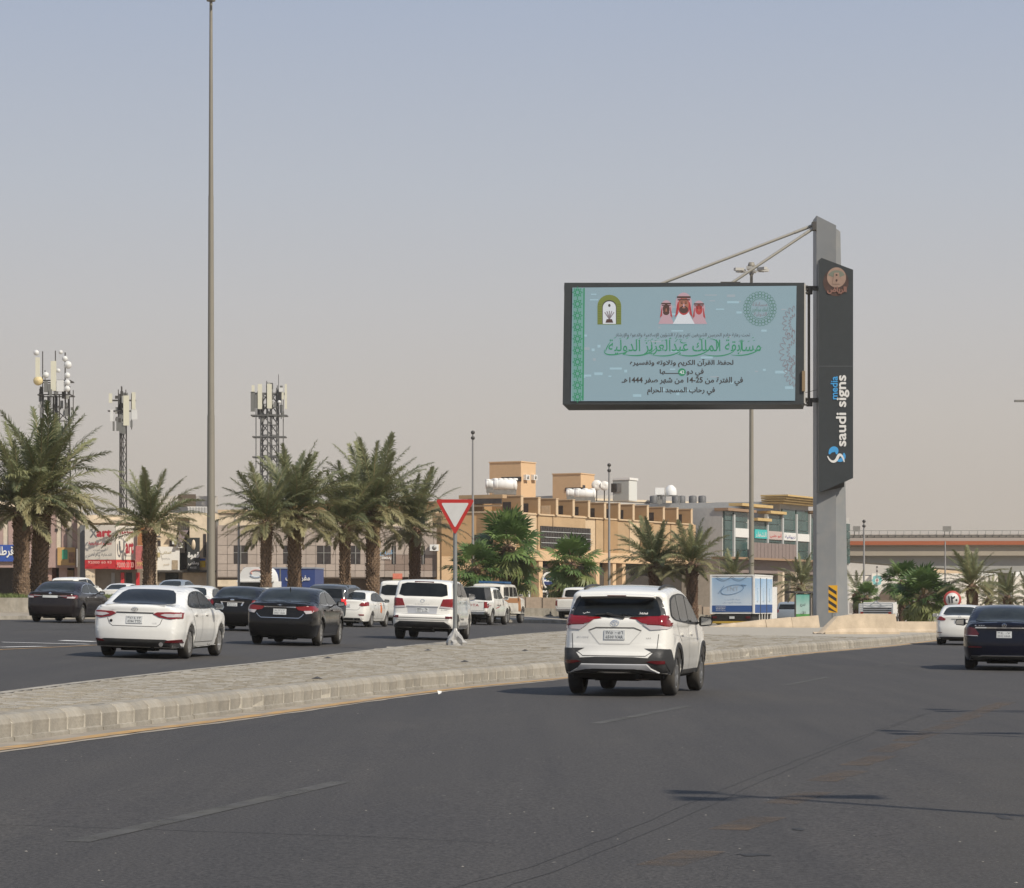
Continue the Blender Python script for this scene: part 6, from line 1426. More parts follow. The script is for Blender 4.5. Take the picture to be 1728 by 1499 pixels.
def vtext(t_, x0_, x1_, y0_, y1_, m, bold=.02):              # lettering that runs upward
    def pl(u, w): return Vector((bx(x1_)-(bx(x1_)-bx(x0_))*w, yf-.03, bz(y1_)+(bz(y0_)-bz(y1_))*u))-T.location
    return text(t_, 0, 0, 0, 0, 0, m, pan, bold=bold, res=3, place=pl)
vtext('saudi signs', 1408, 1430.5, 635, 755, WPOST, .022); vtext('media', 1399, 1411, 637, 676, mat('sky_blue_letters', (.05, .30, .60), .5), .02)
def curve_band(pts, w0, w1, m, name, y):
    mb = MB(); vs = []; n = len(pts)
    for i, p_ in enumerate(pts):
        a = Vector(pts[max(0, i-1)]); b = Vector(pts[min(n-1, i+1)]); d = (b-a).normalized(); nn = Vector((-d.y, d.x)); w = w0+(w1-w0)*math.sin(math.pi*i/(n-1))
        for s in (-1, 1): vs.append((bx(p_[0]+nn.x*w*s), y, bz(p_[1]+nn.y*w*s)))
    mb.add(vs, [(2*i, 2*i+1, 2*i+3, 2*i+2) for i in range(n-1)]); return wb(mb, name, m, pan)
def bez(a, b, c, d, n=14): return [tuple(((1-t)**3)*Vector(a)+3*t*(1-t)**2*Vector(b)+3*t*t*(1-t)*Vector(c)+t**3*Vector(d)) for t in [i/n for i in range(n+1)]]
curve_band(bez((1394, 771), (1398, 782), (1407, 784), (1411, 773))[:-1]+bez((1411, 773), (1414, 764), (1420, 771), (1422, 781)), .8, 2.4, WPOST, 'swirl_mark', yf-.03)
curve_band(bez((1397, 768), (1399, 757), (1412, 757), (1409, 768)), 1.2, 5.0, mat('sky_blue_letters', (.05, .30, .60), .5), 'swirl_mark', yf-.02); curve_band(bez((1409, 778), (1418, 781), (1424, 772), (1421, 766)), 1.0, 3.4, mat('sky_blue_letters', (.05, .30, .60), .5), 'swirl_mark', yf-.02)
def disc(cx, cy, rx, rz, m, name, y, parent, n=28, a0=0, a1=360):
    mb = MB(); vs = [(bx(cx), y, bz(cy))]+[(bx(cx)+rx*YB/F*math.cos(R(a0+(a1-a0)*i/n)), y, bz(cy)+rz*YB/F*math.sin(R(a0+(a1-a0)*i/n))) for i in range(n+1)]
    mb.add(vs, [(0, i, i+1) for i in range(1, n+1)]); return wb(mb, name, m, parent)
EB = mat('emblem_brown', (.06, .03, .022), .5, var=.4); EP = mat('emblem_pink', (.30, .20, .15), .5, var=.15); EG = mat('emblem_green', (.16, .17, .13), .5)
disc(1408, 479, 21.5, 23.5, EB, 'round_emblem', yf-.01, pan); disc(1409, 471, 16, 17, EP, 'emblem_disc', yf-.02, pan); disc(1409, 473, 15.5, 14, EG, 'emblem_sky', yf-.026, pan, a0=25, a1=155)
slab('emblem_tower', EP, [(bx(1402), bz(482)), (bx(1416), bz(482)), (bx(1413), bz(463)), (bx(1405), bz(463))], yf-.04, yf-.03, pan); disc(1409, 476, 1.6, 2.2, EB, 'emblem_arch', yf-.045, pan); disc(1409, 467, 1.6, 1.8, EB, 'emblem_arch', yf-.045, pan)
def btext(t_, x0_, x1_, y0_, y1_, m, y, parent, bold=.02, res=3):
    def pl(u, w): return Vector((bx(x0_)+(bx(x1_)-bx(x0_))*u, y, bz(y1_)+(bz(y0_)-bz(y1_))*w))-T.location
    return text(t_, 0, 0, 0, 0, 0, m, parent, bold=bold, res=res, place=pl)
btext('الرياض', 1393, 1426, 486, 499, mat('emblem_letters', (.24, .12, .09), .5), yf-.04, pan, .06)
# screen housing
X0, X1, Z0, Z1 = bx(952), bx(1355.5), bz(684), bz(479.5); Yf = YB-.55; Yk = YB+.55
mb = MB(); mb.add([(X0-.09, Yf, Z0), (X1, Yf, Z0), (X1, Yf, Z1), (X0, Yf, Z1), (X0+.25, Yk, Z0-.22), (X1+.05, Yk, Z0-.16), (X1+.05, Yk, Z1-.05), (X0, Yk, Z1-.1)], [(0, 1, 2, 3), (7, 6, 5, 4), (0, 4, 5, 1), (1, 5, 6, 2), (2, 6, 7, 3), (3, 7, 4, 0)]); hs = wb(mb, 'housing', PANEL)
S0, S1, T0, T1 = bx(965.5), bx(1342), bz(678.5), bz(486)
scr = slab('screen', LEDM, [(bx(963), T0), (bx(1339.5), T0+.02), (S1, T1+.03), (S0, T1-.06)], Yf-.05, Yf-.004); Ys = Yf-.058
slab('side_strip', mat('pale_edge_strip', (.42, .40, .36), .5), [(bx(1354.5), Z0+.05), (bx(1357), Z0+.05), (bx(1357.5), Z1-.05), (bx(1355), Z1-.05)], Yf-.02, Yf+.5)
rg = random.Random(9)
for k in range(46):
    x = rg.uniform(968, 1325); y = rg.uniform(492, 674); w = rg.choice((5, 9, 14, 20)); h = rg.choice((2.2, 3.5, 4.5))
    slab('led_block', LEDL if rg.random() < .6 else LEDP, [(bx(x), bz(y+h)), (bx(x+w), bz(y+h)), (bx(x+w), bz(y)), (bx(x), bz(y))], Ys-.001-k*1e-5, Ys, scr)
# left geometric lattice band
slab('lattice_band', led('led_pale_green', (108, 152, 146)), [(bx(964.5), T0+.03), (bx(983), T0+.03), (bx(984.5), T1-.1), (bx(966.5), T1-.1)], Ys-.004, Ys-.001, scr)
slab('green_bar', LGR, [(bx(981.8), T0+.03), (bx(984.3), T0+.03), (bx(986.3), T1-.08), (bx(984.0), T1-.08)], Ys-.008, Ys-.005, scr)
lat = MB(); 
for k in range(10):
    y = 496+k*19.5; x = 965.5; cx_, cy_ = 974, y
    for j in range(8):
        a = 2*math.pi*j/8; b_ = 2*math.pi*(j+3)/8; lat.bar((bx(cx_+8.5*math.cos(a)), Ys-.012, bz(cy_+9.5*math.sin(a))), (bx(cx_+8.5*math.cos(b_)), Ys-.012, bz(cy_+9.5*math.sin(b_))), .03, .004, up=(0, 1, 0))
wb(lat, 'star_lattice', LGR, scr)
btext('تحت رعاية خادم الحرمين الشريفين تقيم وزارة الشؤون الإسلامية والدعوة والإرشاد', 1038, 1264, 564, 573, LDK, Ys-.01, scr, .005)
btext('مسابقة الملك عبدالعزيز الدولية', 1026, 1282, 575, 601, LGR, Ys-.01, scr, .009)
def swash(a, b, c, d, w):                                  # the long drawn tails of the calligraphy
    mb = MB(); pts = bez(a, b, c, d, 12); vs = []; n = len(pts)
    for i, p_ in enumerate(pts):
        u = Vector(pts[max(0, i-1)]); v = Vector(pts[min(n-1, i+1)]); dd = (v-u).normalized(); nn = Vector((-dd.y, dd.x)); ww = w*(.25+.75*math.sin(math.pi*i/(n-1)))
        for s_ in (-1, 1): vs.append((bx(p_[0]+nn.x*ww*s_), Ys-.016, bz(p_[1]+nn.y*ww*s_)))
    mb.add(vs, [(2*i, 2*i+1, 2*i+3, 2*i+2) for i in range(n-1)]); wb(mb, 'swash', LGR, scr)
for q in (((1020, 592), (1014, 604), (1040, 603), (1062, 594), 1.0), ((1050, 600), (1075, 605), (1095, 602), (1108, 588), 1.1), ((1098, 601), (1120, 605), (1140, 603), (1152, 590), 1.0), ((1140, 599), (1160, 606), (1185, 604), (1200, 588), 1.1), ((1186, 600), (1205, 606), (1232, 603), (1240, 591), 1.0), ((1232, 601), (1250, 604), (1272, 600), (1284, 588), 1.0), ((1030, 578), (1024, 586), (1022, 592), (1021, 596), .8), ((1096, 576), (1101, 584), (1100, 592), (1092, 597), .9), ((1150, 575), (1143, 579), (1150, 583), (1157, 580), .8), ((1196, 574), (1210, 574), (1216, 584), (1206, 594), 1.0), ((1247, 575), (1250, 583), (1250, 592), (1246, 598), .9)): swash(*q)
for k in range(34):                                       # vowel marks over the large line
    x = rg.uniform(1030, 1275); y = rg.uniform(572, 579); slab('vowel_mark', LGR, [(bx(x), bz(y+.6)), (bx(x+3.2), bz(y-.8)), (bx(x+3.2), bz(y-1.7)), (bx(x), bz(y-.3))], Ys-.012, Ys-.009, scr)
btext('لحفظ القرآن الكريم وتلاوته وتفسيره', 1062, 1236, 608, 622, LDK, Ys-.01, scr, .028)
btext('في دو', 1157, 1186, 624, 638, LDK, Ys-.01, scr, .028); btext('ــــــها', 1112, 1145, 625, 635, LDK, Ys-.01, scr, .028)
disc(1149.5, 630, 6.6, 6.6, LGR, 'number_disc', Ys-.012, scr); btext('42', 1145.5, 1153.5, 627, 633, LWH, Ys-.016, scr, .02)
btext('في الفترة من 14-25 من شهر صفر 1444هـ', 1048, 1252, 638, 653, LDK, Ys-.01, scr, .028)
btext('في رحاب المسجد الحرام', 1091, 1205, 655, 669, LDK, Ys-.01, scr, .028)
# arch emblem
def arch(cx_, w, yb_, yt_, m, y, name):
    pts = [(bx(cx_-w), bz(yb_)), (bx(cx_+w), bz(yb_)), (bx(cx_+w), bz(yt_+w*.95))]+[(bx(cx_)+w*YB/F*math.cos(R(a)), bz(yt_+w*.95)+w*.95*YB/F*math.sin(R(a))) for a in range(15, 180, 15)]+[(bx(cx_-w), bz(yt_+w*.95))]
    return slab(name, m, pts, y-.003, y, scr)
arch(1027.5, 20, 550, 500, LOL, Ys-.002, 'arch_emblem'); arch(1027.5, 12, 549, 509, LDK, Ys-.006, 'arch_emblem_edge'); arch(1027.5, 11, 549, 511, LWH, Ys-.010, 'arch_emblem_field')
for a in (-34, -17, 0, 17, 34): mb = MB(); mb.bar((bx(1027.5), Ys-.018, bz(541)), (bx(1027.5)+.42*math.sin(R(a)), Ys-.018, bz(541)+.42*math.cos(R(a))), .05, .004, up=(0, 1, 0)); wb(mb, 'emblem_ray', LGY, scr)
slab('emblem_book', LBR, [(bx(1021), bz(547)), (bx(1034), bz(547)), (bx(1032), bz(541)), (bx(1023), bz(541))], Ys-.022, Ys-.019, scr); disc(1027.5, 518, 2, 2.5, LDK, 'emblem_star', Ys-.02, scr)
arcs = MB()
for k in range(9):
    for s in (-1, 1): arcs.bar((bx(1027.5+s*13), Ys-.008, bz(548-k*4)), (bx(1027.5+s*19), Ys-.008, bz(548-k*4)), .02, .003, up=(0, 1, 0))
wb(arcs, 'arch_courses', led('led_dark_olive', (84, 96, 44)), scr)
# three portraits: headcloth, face, beard, shoulders
for cx_, cy_, s, beard, fm in ((1123, 524, .82, 1, LBR), (1152.5, 517, 1.15, 1, LSK), (1178, 525, .85, 0, LRD)):
    base_y = Ys-.01-(.01 if s > 1 else 0)
    def E(dx, dy, rx, rz, m, nm, dy_): return disc(cx_+dx*s, cy_+dy*s, rx*s, rz*s, m, nm, base_y-dy_, scr, 20)
    slab('portrait_shoulders', LWH if s > 1 else LPK, [(bx(cx_-16*s), bz(549)), (bx(cx_+16*s), bz(549)), (bx(cx_+12*s), bz(541)), (bx(cx_+6*s), bz(cy_+9*s)), (bx(cx_-6*s), bz(cy_+9*s)), (bx(cx_-12*s), bz(541))], base_y-.002, base_y, scr)
    E(0, -2, 12, 16, LPK, 'portrait_headcloth', .003); E(0, 2, 9, 13, LRD if s > 1 else LPK, 'portrait_headcloth_inner', .004); E(0, 0, 7.2, 10, fm, 'portrait_face', .006)  # inner disc of the headcloth, red on the large portrait
    if beard: E(0, 7, 6.6, 5.5, LBR, 'portrait_beard', .008); E(0, 4.2, 2.5, .9, LSK, 'portrait_mouth', .010)
    mb = MB(); mb.box(bx(cx_-10*s), bx(cx_+10*s), base_y-.012, base_y-.010, bz(cy_-9.6*s), bz(cy_-12.6*s)); mb.box(bx(cx_-9*s), bx(cx_+9*s), base_y-.012, base_y-.010, bz(cy_-6.4*s), bz(cy_-8.4*s)); wb(mb, 'portrait_cord', LBR, scr)
    for sx_ in (-1, 1): E(sx_*3, -2.2, 1.7, .8, LBR, 'portrait_eye', .012); E(sx_*3.2, -4.2, 2.2, .6, LBR, 'portrait_brow', .012)
    E(0, 1, 1.1, 2.6, LSK if fm is not LSK else LPK, 'portrait_nose', .012)
    for k in (-1, 1):
        for j in range(5): slab('portrait_stripe', LRD, [(bx(cx_+k*(8.5+j*.9)*s), bz(cy_+(14+j)*s)), (bx(cx_+k*(9.3+j*.9)*s), bz(cy_+(14+j)*s)), (bx(cx_+k*(8.9+j*.2)*s), bz(cy_-(4-j)*s)), (bx(cx_+k*(8.1+j*.2)*s), bz(cy_-(4-j)*s))], base_y-.009, base_y-.0065, scr)
# rosette emblem
ro = MB()
for ring_, (r_, n_, rr_) in enumerate(((25, 28, 3.0), (20.5, 24, 2.8), (16, 40, .6))):
    for k in range(n_):
        a = 2*math.pi*k/n_; cxr, cyr = 1280.5+r_*math.cos(a), 523.5+r_*1.05*math.sin(a)
        for j in range(6):
            t0, t1 = 2*math.pi*j/6, 2*math.pi*(j+1)/6; ro.bar((bx(cxr+rr_*math.cos(t0)), Ys-.01, bz(cyr+rr_*math.sin(t0))), (bx(cxr+rr_*math.cos(t1)), Ys-.01, bz(cyr+rr_*math.sin(t1))), .022, .003, up=(0, 1, 0))
wb(ro, 'rosette_emblem', led('led_grey_green', (76, 118, 100)), scr)
btext('مسابقة', 1268, 1293, 512, 521, LGY, Ys-.012, scr, .01); btext('الملك عبدالعزيز', 1267, 1294, 521, 530, led('led_grey_green', (76, 118, 100)), Ys-.012, scr, .01); btext('الدولية', 1270, 1292, 529, 537, LGY, Ys-.012, scr, .01)
# right half-rosettes in outline
fl = MB()
def fpoly(pts): 
    for a, b in zip(pts, pts[1:]): fl.bar((bx(a[0]), Ys-.01, bz(a[1])), (bx(b[0]), Ys-.01, bz(b[1])), .028, .003, up=(0, 1, 0))
for cy_, rad_ in ((548, 1.0), (596, 1.25), (628, .9)):
    for k in range(9):
        a0 = R(90+180*k/9); a1 = R(90+180*(k+1)/9); am = (a0+a1)/2; r0, r1 = 16*rad_, 23*rad_
        P_ = lambda r, a: (1341+r*math.cos(a), cy_-r*1.3*math.sin(a)); fpoly([P_(r0, a0), P_(r1*.92, am-.08), P_(r1, am), P_(r1*.92, am+.08), P_(r0, a1)]); fpoly([P_(r0*.55, a0), P_(r0*.8, am), P_(r0*.55, a1)])
fl.v = [(min(v[0], S1-.06), v[1], v[2]) for v in fl.v]; wb(fl, 'floral_outline', LGY, scr)
# hinges, stays and cable to the column
mb = MB()
for z in (bz(487), bz(676)):
    mb.box(bx(1357), bx(1380), YB-.1, YB+.12, z-.10, z+.12); mb.cyl((bx(1366), YB, z-.3), (bx(1366), YB, z+.1), .16, n=12)
    for k in range(3): mb.box(bx(1356), bx(1363), YB-.2, YB+.2, z-.25+k*.16, z-.19+k*.16)
mb.cyl((bx(1365), YB, bz(676)), (bx(1365), YB, bz(487)), .07, n=10); wb(mb, 'hinge', DSTEEL)
mb = MB(); mb.box(bx(1351), bx(1356), Yf-.12, Yf, bz(662), bz(628)); wb(mb, 'control_box', mat('ochre_control_box', (.22, .15, .08), .6))
def stay(p0, p1, name='stay'):
    mb = MB(); mb.cyl(p0, p1, .075, n=10); mb.cyl(Vector(p1).lerp(Vector(p0), .13), p1, .085, n=10); return wb(mb, name, mat('stay_steel', (.36, .34, .29), .5, .2))
stay((bx(1110), YB+.3, bz(480)), (bx(1377), YB+.5, bz(377))); stay((bx(1232), YB-.2, bz(480)), (bx(1377), YB+.2, bz(382)))
for px, yy in ((1087, .3), (1222, -.2)): mb = MB(); mb.box(bx(px)-.2, bx(px)+.8, YB+yy-.1, YB+yy+.1, Z1-.1, Z1+.08); wb(mb, 'stay_foot', DSTEEL)
mb = MB(); mb.box(bx(1371), bx(1379), YB, YB+.5, bz(388), bz(374)); wb(mb, 'stay_bracket', DSTEEL); mb = MB(); mb.bar((bx(1358), YB, bz(663)), (bx(1379), YB, bz(658)), .025); wb(mb, 'cable', DSTEEL)

# ------------------------------------------------------------------ masts and poles
MAST = mat('mast_steel', (.235, .215, .175), .6, .15, var=.1, vscale=.3)
def mast(px, d, w0, w1, ytop, label, head=True, zb=None):
    p = W(px, HY, d); zb = zb if zb is not None else ground(p.x, p.y); t = thing('light_mast', label, 'light mast', (p.x, p.y, zb)); H = EYE+(HY-ytop)*d/F-zb
    k = d/F/2; mb = MB(); mb.cyl((0, 0, 0), (0, 0, H*.32), w0*k, (w0*.72+w1*.28)*k*1.04, n=14); o = mb.build('shaft', MAST, t)
    mb = MB(); mb.cyl((0, 0, H*.32), (0, 0, H*.68), (w0*.72+w1*.28)*k*.96, (w0*.4+w1*.6)*k, n=14); mb.build('shaft', MAST, t); mb = MB(); mb.cyl((0, 0, H*.68), (0, 0, H), (w0*.4+w1*.6)*k*.93, w1*k, n=14); mb.build('shaft', MAST, t)
    mb = MB(); mb.cyl((0, 0, .0), (0, 0, .06), w0*k*1.8, n=14); mb.build('base_plate', STEEL, t)
    return t, H, k
t, H, k = mast(356, 131, 14.5, 5, 2, 'very tall tapering light mast between the white saloons, rising out of the frame')
mb = MB(); mb.cyl((0, 0, H), (0, 0, H+.35), .22, n=12); mb.build('head_collar', STEEL, t)
for j in range(6): a = 2*math.pi*j/6; mb = MB(); mb.bar((.2*math.cos(a), .2*math.sin(a), H+.7), (1.3*math.cos(a), 1.3*math.sin(a), H+.7), .08); mb.box(1.1*math.cos(a)-.25, 1.1*math.cos(a)+.25, 1.1*math.sin(a)-.25, 1.1*math.sin(a)+.25, H+.5, H+.68); mb.build('floodlight', STEEL, t)
t, H, k = mast(1268, 200, 9.5, 5, 464, 'light mast with a ring of floodlights, seen above and below the billboard', zb=.2)
mb = MB(); mb.lathe([(.001, .95), (.2, .93), (.28, .7), (.27, .5), (.1, .48)], (0, 0, H), n=14); mb.build('head_cap', MAST, t); mb = MB(); mb.cyl((0, 0, H-.2), (0, 0, H+.5), .1, n=10); mb.bar((0, 0, H-.2), (-.18, 0, H+.15), .06); mb.bar((0, 0, H-.2), (.18, 0, H+.15), .06); mb.build('hoist', DSTEEL, t)
for j in range(6):
    a = 2*math.pi*j/6+.3; mb = MB(); mb.bar((.15*math.cos(a), .15*math.sin(a), H+.25), (1.0*math.cos(a), 1.0*math.sin(a), H+.25), .05); c_, s_ = math.cos(a), math.sin(a)
    mb.add([(1.0*c_-s_*w-.35*c_*l, 1.0*s_+c_*w-.35*s_*l, H+.28+h) for h in (0, .2) for w, l in ((-.2, -1), (.2, -1), (.2, 1), (-.2, 1))], [(0, 1, 2, 3), (7, 6, 5, 4), (0, 4, 5, 1), (1, 5, 6, 2), (2, 6, 7, 3), (3, 7, 4, 0)]); mb.build('floodlight', mat('floodlight_grey', (.42, .41, .38), .5), t)
def pole(px, d, ytop, w, label, ball=True, arm=False):
    p = W(px, HY, d); zb = ground(p.x, p.y) if d < 200 else .2; t = thing('camera_pole', label, 'pole', (p.x, p.y, zb)); H = EYE+(HY-ytop)*d/F-zb; r = w*d/F/2; mb = MB(); mb.cyl((0, 0, 0), (0, 0, H), r*1.15, r*.75, n=8); mb.build('shaft', mat('pole_grey', (.30, .29, .28), .5, .2), t)
    if ball:
        for z in (H, H-.35): mb = MB(); q = r*1.7; mb.lathe([(.001, -q), (q*.8, -q*.6), (q, 0), (q*.8, q*.6), (.001, q)], (0, 0, z), n=10); mb.build('camera_ball', DSTEEL, t)
    mb = MB(); mb.box(-r*1.5, r*1.5, -r*1.5, r*1.5, 0, .1); mb.build('base', STEEL, t)
pole(798, 170, 730, 4.2, 'thin grey camera pole right behind the yield sign'); pole(1028, 172, 785, 4.0, 'thin grey camera pole above the crossover roof'); pole(1458, 200, 880, 3.6, 'thin pale pole between the column and the round sign'); pole(1595, 200, 914, 3.0, 'thin pole rising over the round speed sign', ball=False); pole(1480, 230, 957, 2.0, 'short thin pole before the aqua emblem'); pole(1541, 230, 957, 2.0, 'short thin pole between the two flower emblems'); pole(403, 140, 880, 4, 'slim pole right of the tall mast, before the taupe panels', ball=False); pole(1706, 205, 958, 3, 'short pole at the right edge under the overpass', ball=False)
def tower(px, d, zb, ztop_py, body_w, label, legs, items, mast_top_py=None, dark=DSTEEL, segh=1.3):
    p = W(px, HY, d); t = thing('telecom_mast', label, 'telecom mast', (p.x, p.y, zb)); zt_ = EYE+(HY-ztop_py)*d/F-zb; r = body_w*d/F/2
    mb = MB(); P_ = [(r*math.cos(2*math.pi*k/legs+.4), r*math.sin(2*math.pi*k/legs+.4)) for k in range(legs)]
    for x, y in P_: mb.bar((x*1.25, y*1.25, 0), (x, y, zt_), .11)
    mb.build('mast_legs', dark, t); mb = MB(); z = 0; i = 0
    while z < zt_-segh:
        for k in range(legs):
            a = P_[k]; b = P_[(k+1) % legs]; f0 = 1.25-.25*z/zt_; f1 = 1.25-.25*(z+segh)/zt_
            mb.bar((a[0]*f0, a[1]*f0, z), (b[0]*f1, b[1]*f1, z+segh), .065); mb.bar((a[0]*f0, a[1]*f0, z), (b[0]*f0, b[1]*f0, z), .05)
        z += segh; i += 1
    mb.build('lattice', dark, t); mb = MB(); mb.bar((.05, 0, 0), (.05, 0, zt_), r*.5, .06); mb.build('cable_run', mat('black_cable', (.02, .02, .02), .7), t)
    for kind, ax, y0_, y1_, w in items:
        x = (ax-px)*d/F; za = EYE+(HY-y1_)*d/F-zb; zz = EYE+(HY-y0_)*d/F-zb; ww = w*d/F*1.18; yy = -r*1.1-.15
        if kind == 'panel': b = boxo('panel_antenna', mat('antenna_cream', (.62, .60, .48), .5), t, x-ww/2, x+ww/2, yy-.12, yy+.08, za, zz)
        elif kind == 'white': b = boxo('radio_unit', mat('antenna_white', (.62, .62, .60), .5), t, x-ww/2, x+ww/2, yy-.1, yy+.15, za, zz)
        elif kind == 'grey': b = boxo('radio_unit', mat('antenna_grey', (.16, .16, .15), .5), t, x-ww/2, x+ww/2, yy-.05, yy+.15, za, zz)
        elif kind == 'rod': mb = MB(); mb.cyl((x, 0, za), (x, 0, zz), ww/2, n=6); mb.build('rod', dark, t)
        elif kind == 'ring': mb = MB(); mb.bar((-ww/2, -r, zz), (ww/2, -r, zz), .10); mb.bar((-ww/2, r, zz), (ww/2, r, zz), .1); mb.bar((-ww/2, -r, zz), (-ww/2, r, zz), .1); mb.bar((ww/2, -r, zz), (ww/2, r, zz), .1); mb.build('platform_rail', dark, t)
        elif kind in ('dish', 'gold'):
            mb = MB(); q = ww/2; mb.lathe([(.001, -q*.55), (q*.7, -q*.4), (q, -q*.1), (q, q*.25), (q*.6, q*.45), (.001, q*.5)], (x, yy, (za+zz)/2), 'y', 16); mb.build('dish', mat('dish_cream', (.62, .50, .26), .5) if kind == 'gold' else mat('antenna_white', (.62, .62, .60), .5), t)
    rg_ = random.Random(px)                                  # radio units, brackets and cable loops crowding the head
    for k in range(26):
        a = rg_.uniform(0, 6.28); q = r*rg_.uniform(.7, 1.5)+.1; z = zt_-rg_.uniform(-.6, 2.6); h_ = rg_.uniform(.25, .8)
        b = boxo('radio_unit' if k % 3 else 'bracket', (dark, mat('antenna_grey', (.16, .16, .15), .5), mat('antenna_mid', (.32, .32, .30), .5))[k % 3], t, q*math.cos(a)-.12, q*math.cos(a)+.12, q*math.sin(a)-.1, q*math.sin(a)+.1, z, z+h_)
    for k in range(7):
        x = r*1.3*math.cos(k*.9); mb = MB(); mb.bar((x, r*.8*math.sin(k*.9), zt_-2.2), (x, r*.8*math.sin(k*.9), zt_+.5+.3*(k % 3)), .07); mb.build('antenna_pipe', dark, t)
    return t
tower(95, 240, 1, 668, 44, 'telecom mast with stacked drum dishes, above the biggest palm', 4,
    [('rod', 72, 593, 690, 1.6), ('rod', 93.5, 592, 700, 1.6), ('rod', 110, 595, 700, 2), ('rod', 76, 625, 660, 1.4), ('panel', 68.5, 606, 640, 6), ('gold', 69, 638, 652, 13.5), ('dish', 66, 594, 602, 8), ('dish', 82, 631, 640, 9), ('panel', 95, 612, 662, 7.5), ('white', 106, 644, 663, 10), ('dish', 107, 594, 600, 6), ('dish', 114, 605, 611, 8), ('dish', 119, 613, 624, 11), ('dish', 118, 632, 640, 8.5), ('dish', 118, 644, 652, 8.5), ('dish', 118, 655, 662, 8.5), ('dish', 103, 625, 631, 6), ('grey', 82, 645, 664, 5), ('grey', 88, 650, 668, 4), ('grey', 100, 655, 668, 4), ('ring', 95, 644, 645, 44), ('ring', 95, 668, 669, 46)])
tower(207, 250, 1, 672, 12, 'slender dark telecom mast left of the small date palm', 3,
    [('rod', 206, 655, 680, 1.2), ('rod', 202, 668, 700, 1.4), ('rod', 222, 664, 725, 1.4), ('ring', 207, 676, 677, 36), ('ring', 207, 694, 695, 40), ('panel', 188, 665, 681, 4.5), ('white', 190, 692, 712, 4), ('panel', 214.5, 668.5, 719, 8), ('panel', 227, 663, 692, 5), ('white', 228, 692, 709, 8), ('grey', 193, 712, 728, 2.5), ('grey', 223, 711, 722, 3), ('grey', 200, 705, 728, 4), ('grey', 205, 700, 732, 4), ('grey', 210, 715, 733, 5)])
tower(455, 235, 1, 665, 30, 'broad lattice telecom mast with cream antennas, right of the tall light mast', 6,
    [('rod', 470, 632, 670, 1), ('rod', 432, 663, 790, 1.4), ('rod', 478, 663, 790, 1.4), ('ring', 455, 665, 666, 46), ('ring', 455, 702, 703, 50), ('ring', 455, 738, 739, 46), ('ring', 455, 772, 773, 46), ('panel', 429, 652, 663, 4), ('grey', 428.5, 663, 696, 6), ('panel', 440.5, 650, 692, 6), ('panel', 456.5, 650, 691, 6.5), ('white', 476, 656, 663, 6), ('panel', 479, 664, 676, 3), ('panel', 484, 650, 692, 3), ('grey', 434, 668, 690, 4), ('grey', 466, 680, 690, 3), ('dish', 473, 676, 684, 5)], dark=mat('galvanised_lattice', (.13, .13, .125), .6, .3), segh=.9)

# street lamps standing right of the road; their shadows fall across it
def lamp_post(tipx, tipy, h, label):
    q = gpt(tipx, tipy, zr); k = h/math.tan(SUN_EL); x, y = q.x+SUN_DIR.x*k, q.y+SUN_DIR.y*k
    t = thing('street_lamp', label, 'street lamp', (x, y, ground(x, y)), 0, 'street lamps right of the road'); mb = MB(); mb.cyl((0, 0, 0), (0, 0, h), .085, .05, n=10); mb.build('pole', MAST, t)
    for s_, zz, L_, dy in ((-1, h-.05, .45, .32), (-1, h-.15, .5, -.3), (1, h-.25, .85, .12)):
        mb = MB(); mb.bar((0, 0, zz), (s_*.5*L_, dy, zz+.08), .05); mb.build('arm', MAST, t)
        mb = MB(); mb.add([(s_*(.4*L_), dy-.14, zz), (s_*(1.15*L_), dy-.24, zz+.06), (s_*(1.15*L_), dy+.24, zz+.06), (s_*(.4*L_), dy+.14, zz), (s_*(.45*L_), dy, zz+.15), (s_*(.95*L_), dy, zz+.16)], [(0, 1, 2, 3), (0, 4, 5, 1), (3, 2, 5, 4), (1, 5, 2), (0, 3, 4)]); mb.build('lamp_head', STEEL, t)
    mb = MB(); mb.box(-.12, .12, -.12, .12, 0, .4); mb.build('base', STEEL, t)
lamp_post(1235, 1342, 8.5, 'nearest street lamp right of the camera, seen only by its shadow'); lamp_post(1560, 1236, 8.5, 'second street lamp right of the road, seen by its shadow'); lamp_post(1625, 1199, 8.5, 'third street lamp right of the road, seen by its shadow')
# the lamp whose arm enters at the right edge
p = W(1745, 677, 150); t = thing('street_lamp', 'street lamp whose head just enters at the right frame edge', 'street lamp', (p.x, p.y, -.3), 0, 'street lamps right of the road'); H = p.z+.3; mb = MB(); mb.cyl((0, 0, 0), (0, 0, H), .1, .06, n=10); mb.build('pole', MAST, t); mb = MB(); mb.bar((0, 0, H-.05), (-.8, 0, H), .06); mb.box(-1.1, -.45, -.14, .14, H-.05, H+.06); mb.build('lamp_head', STEEL, t)

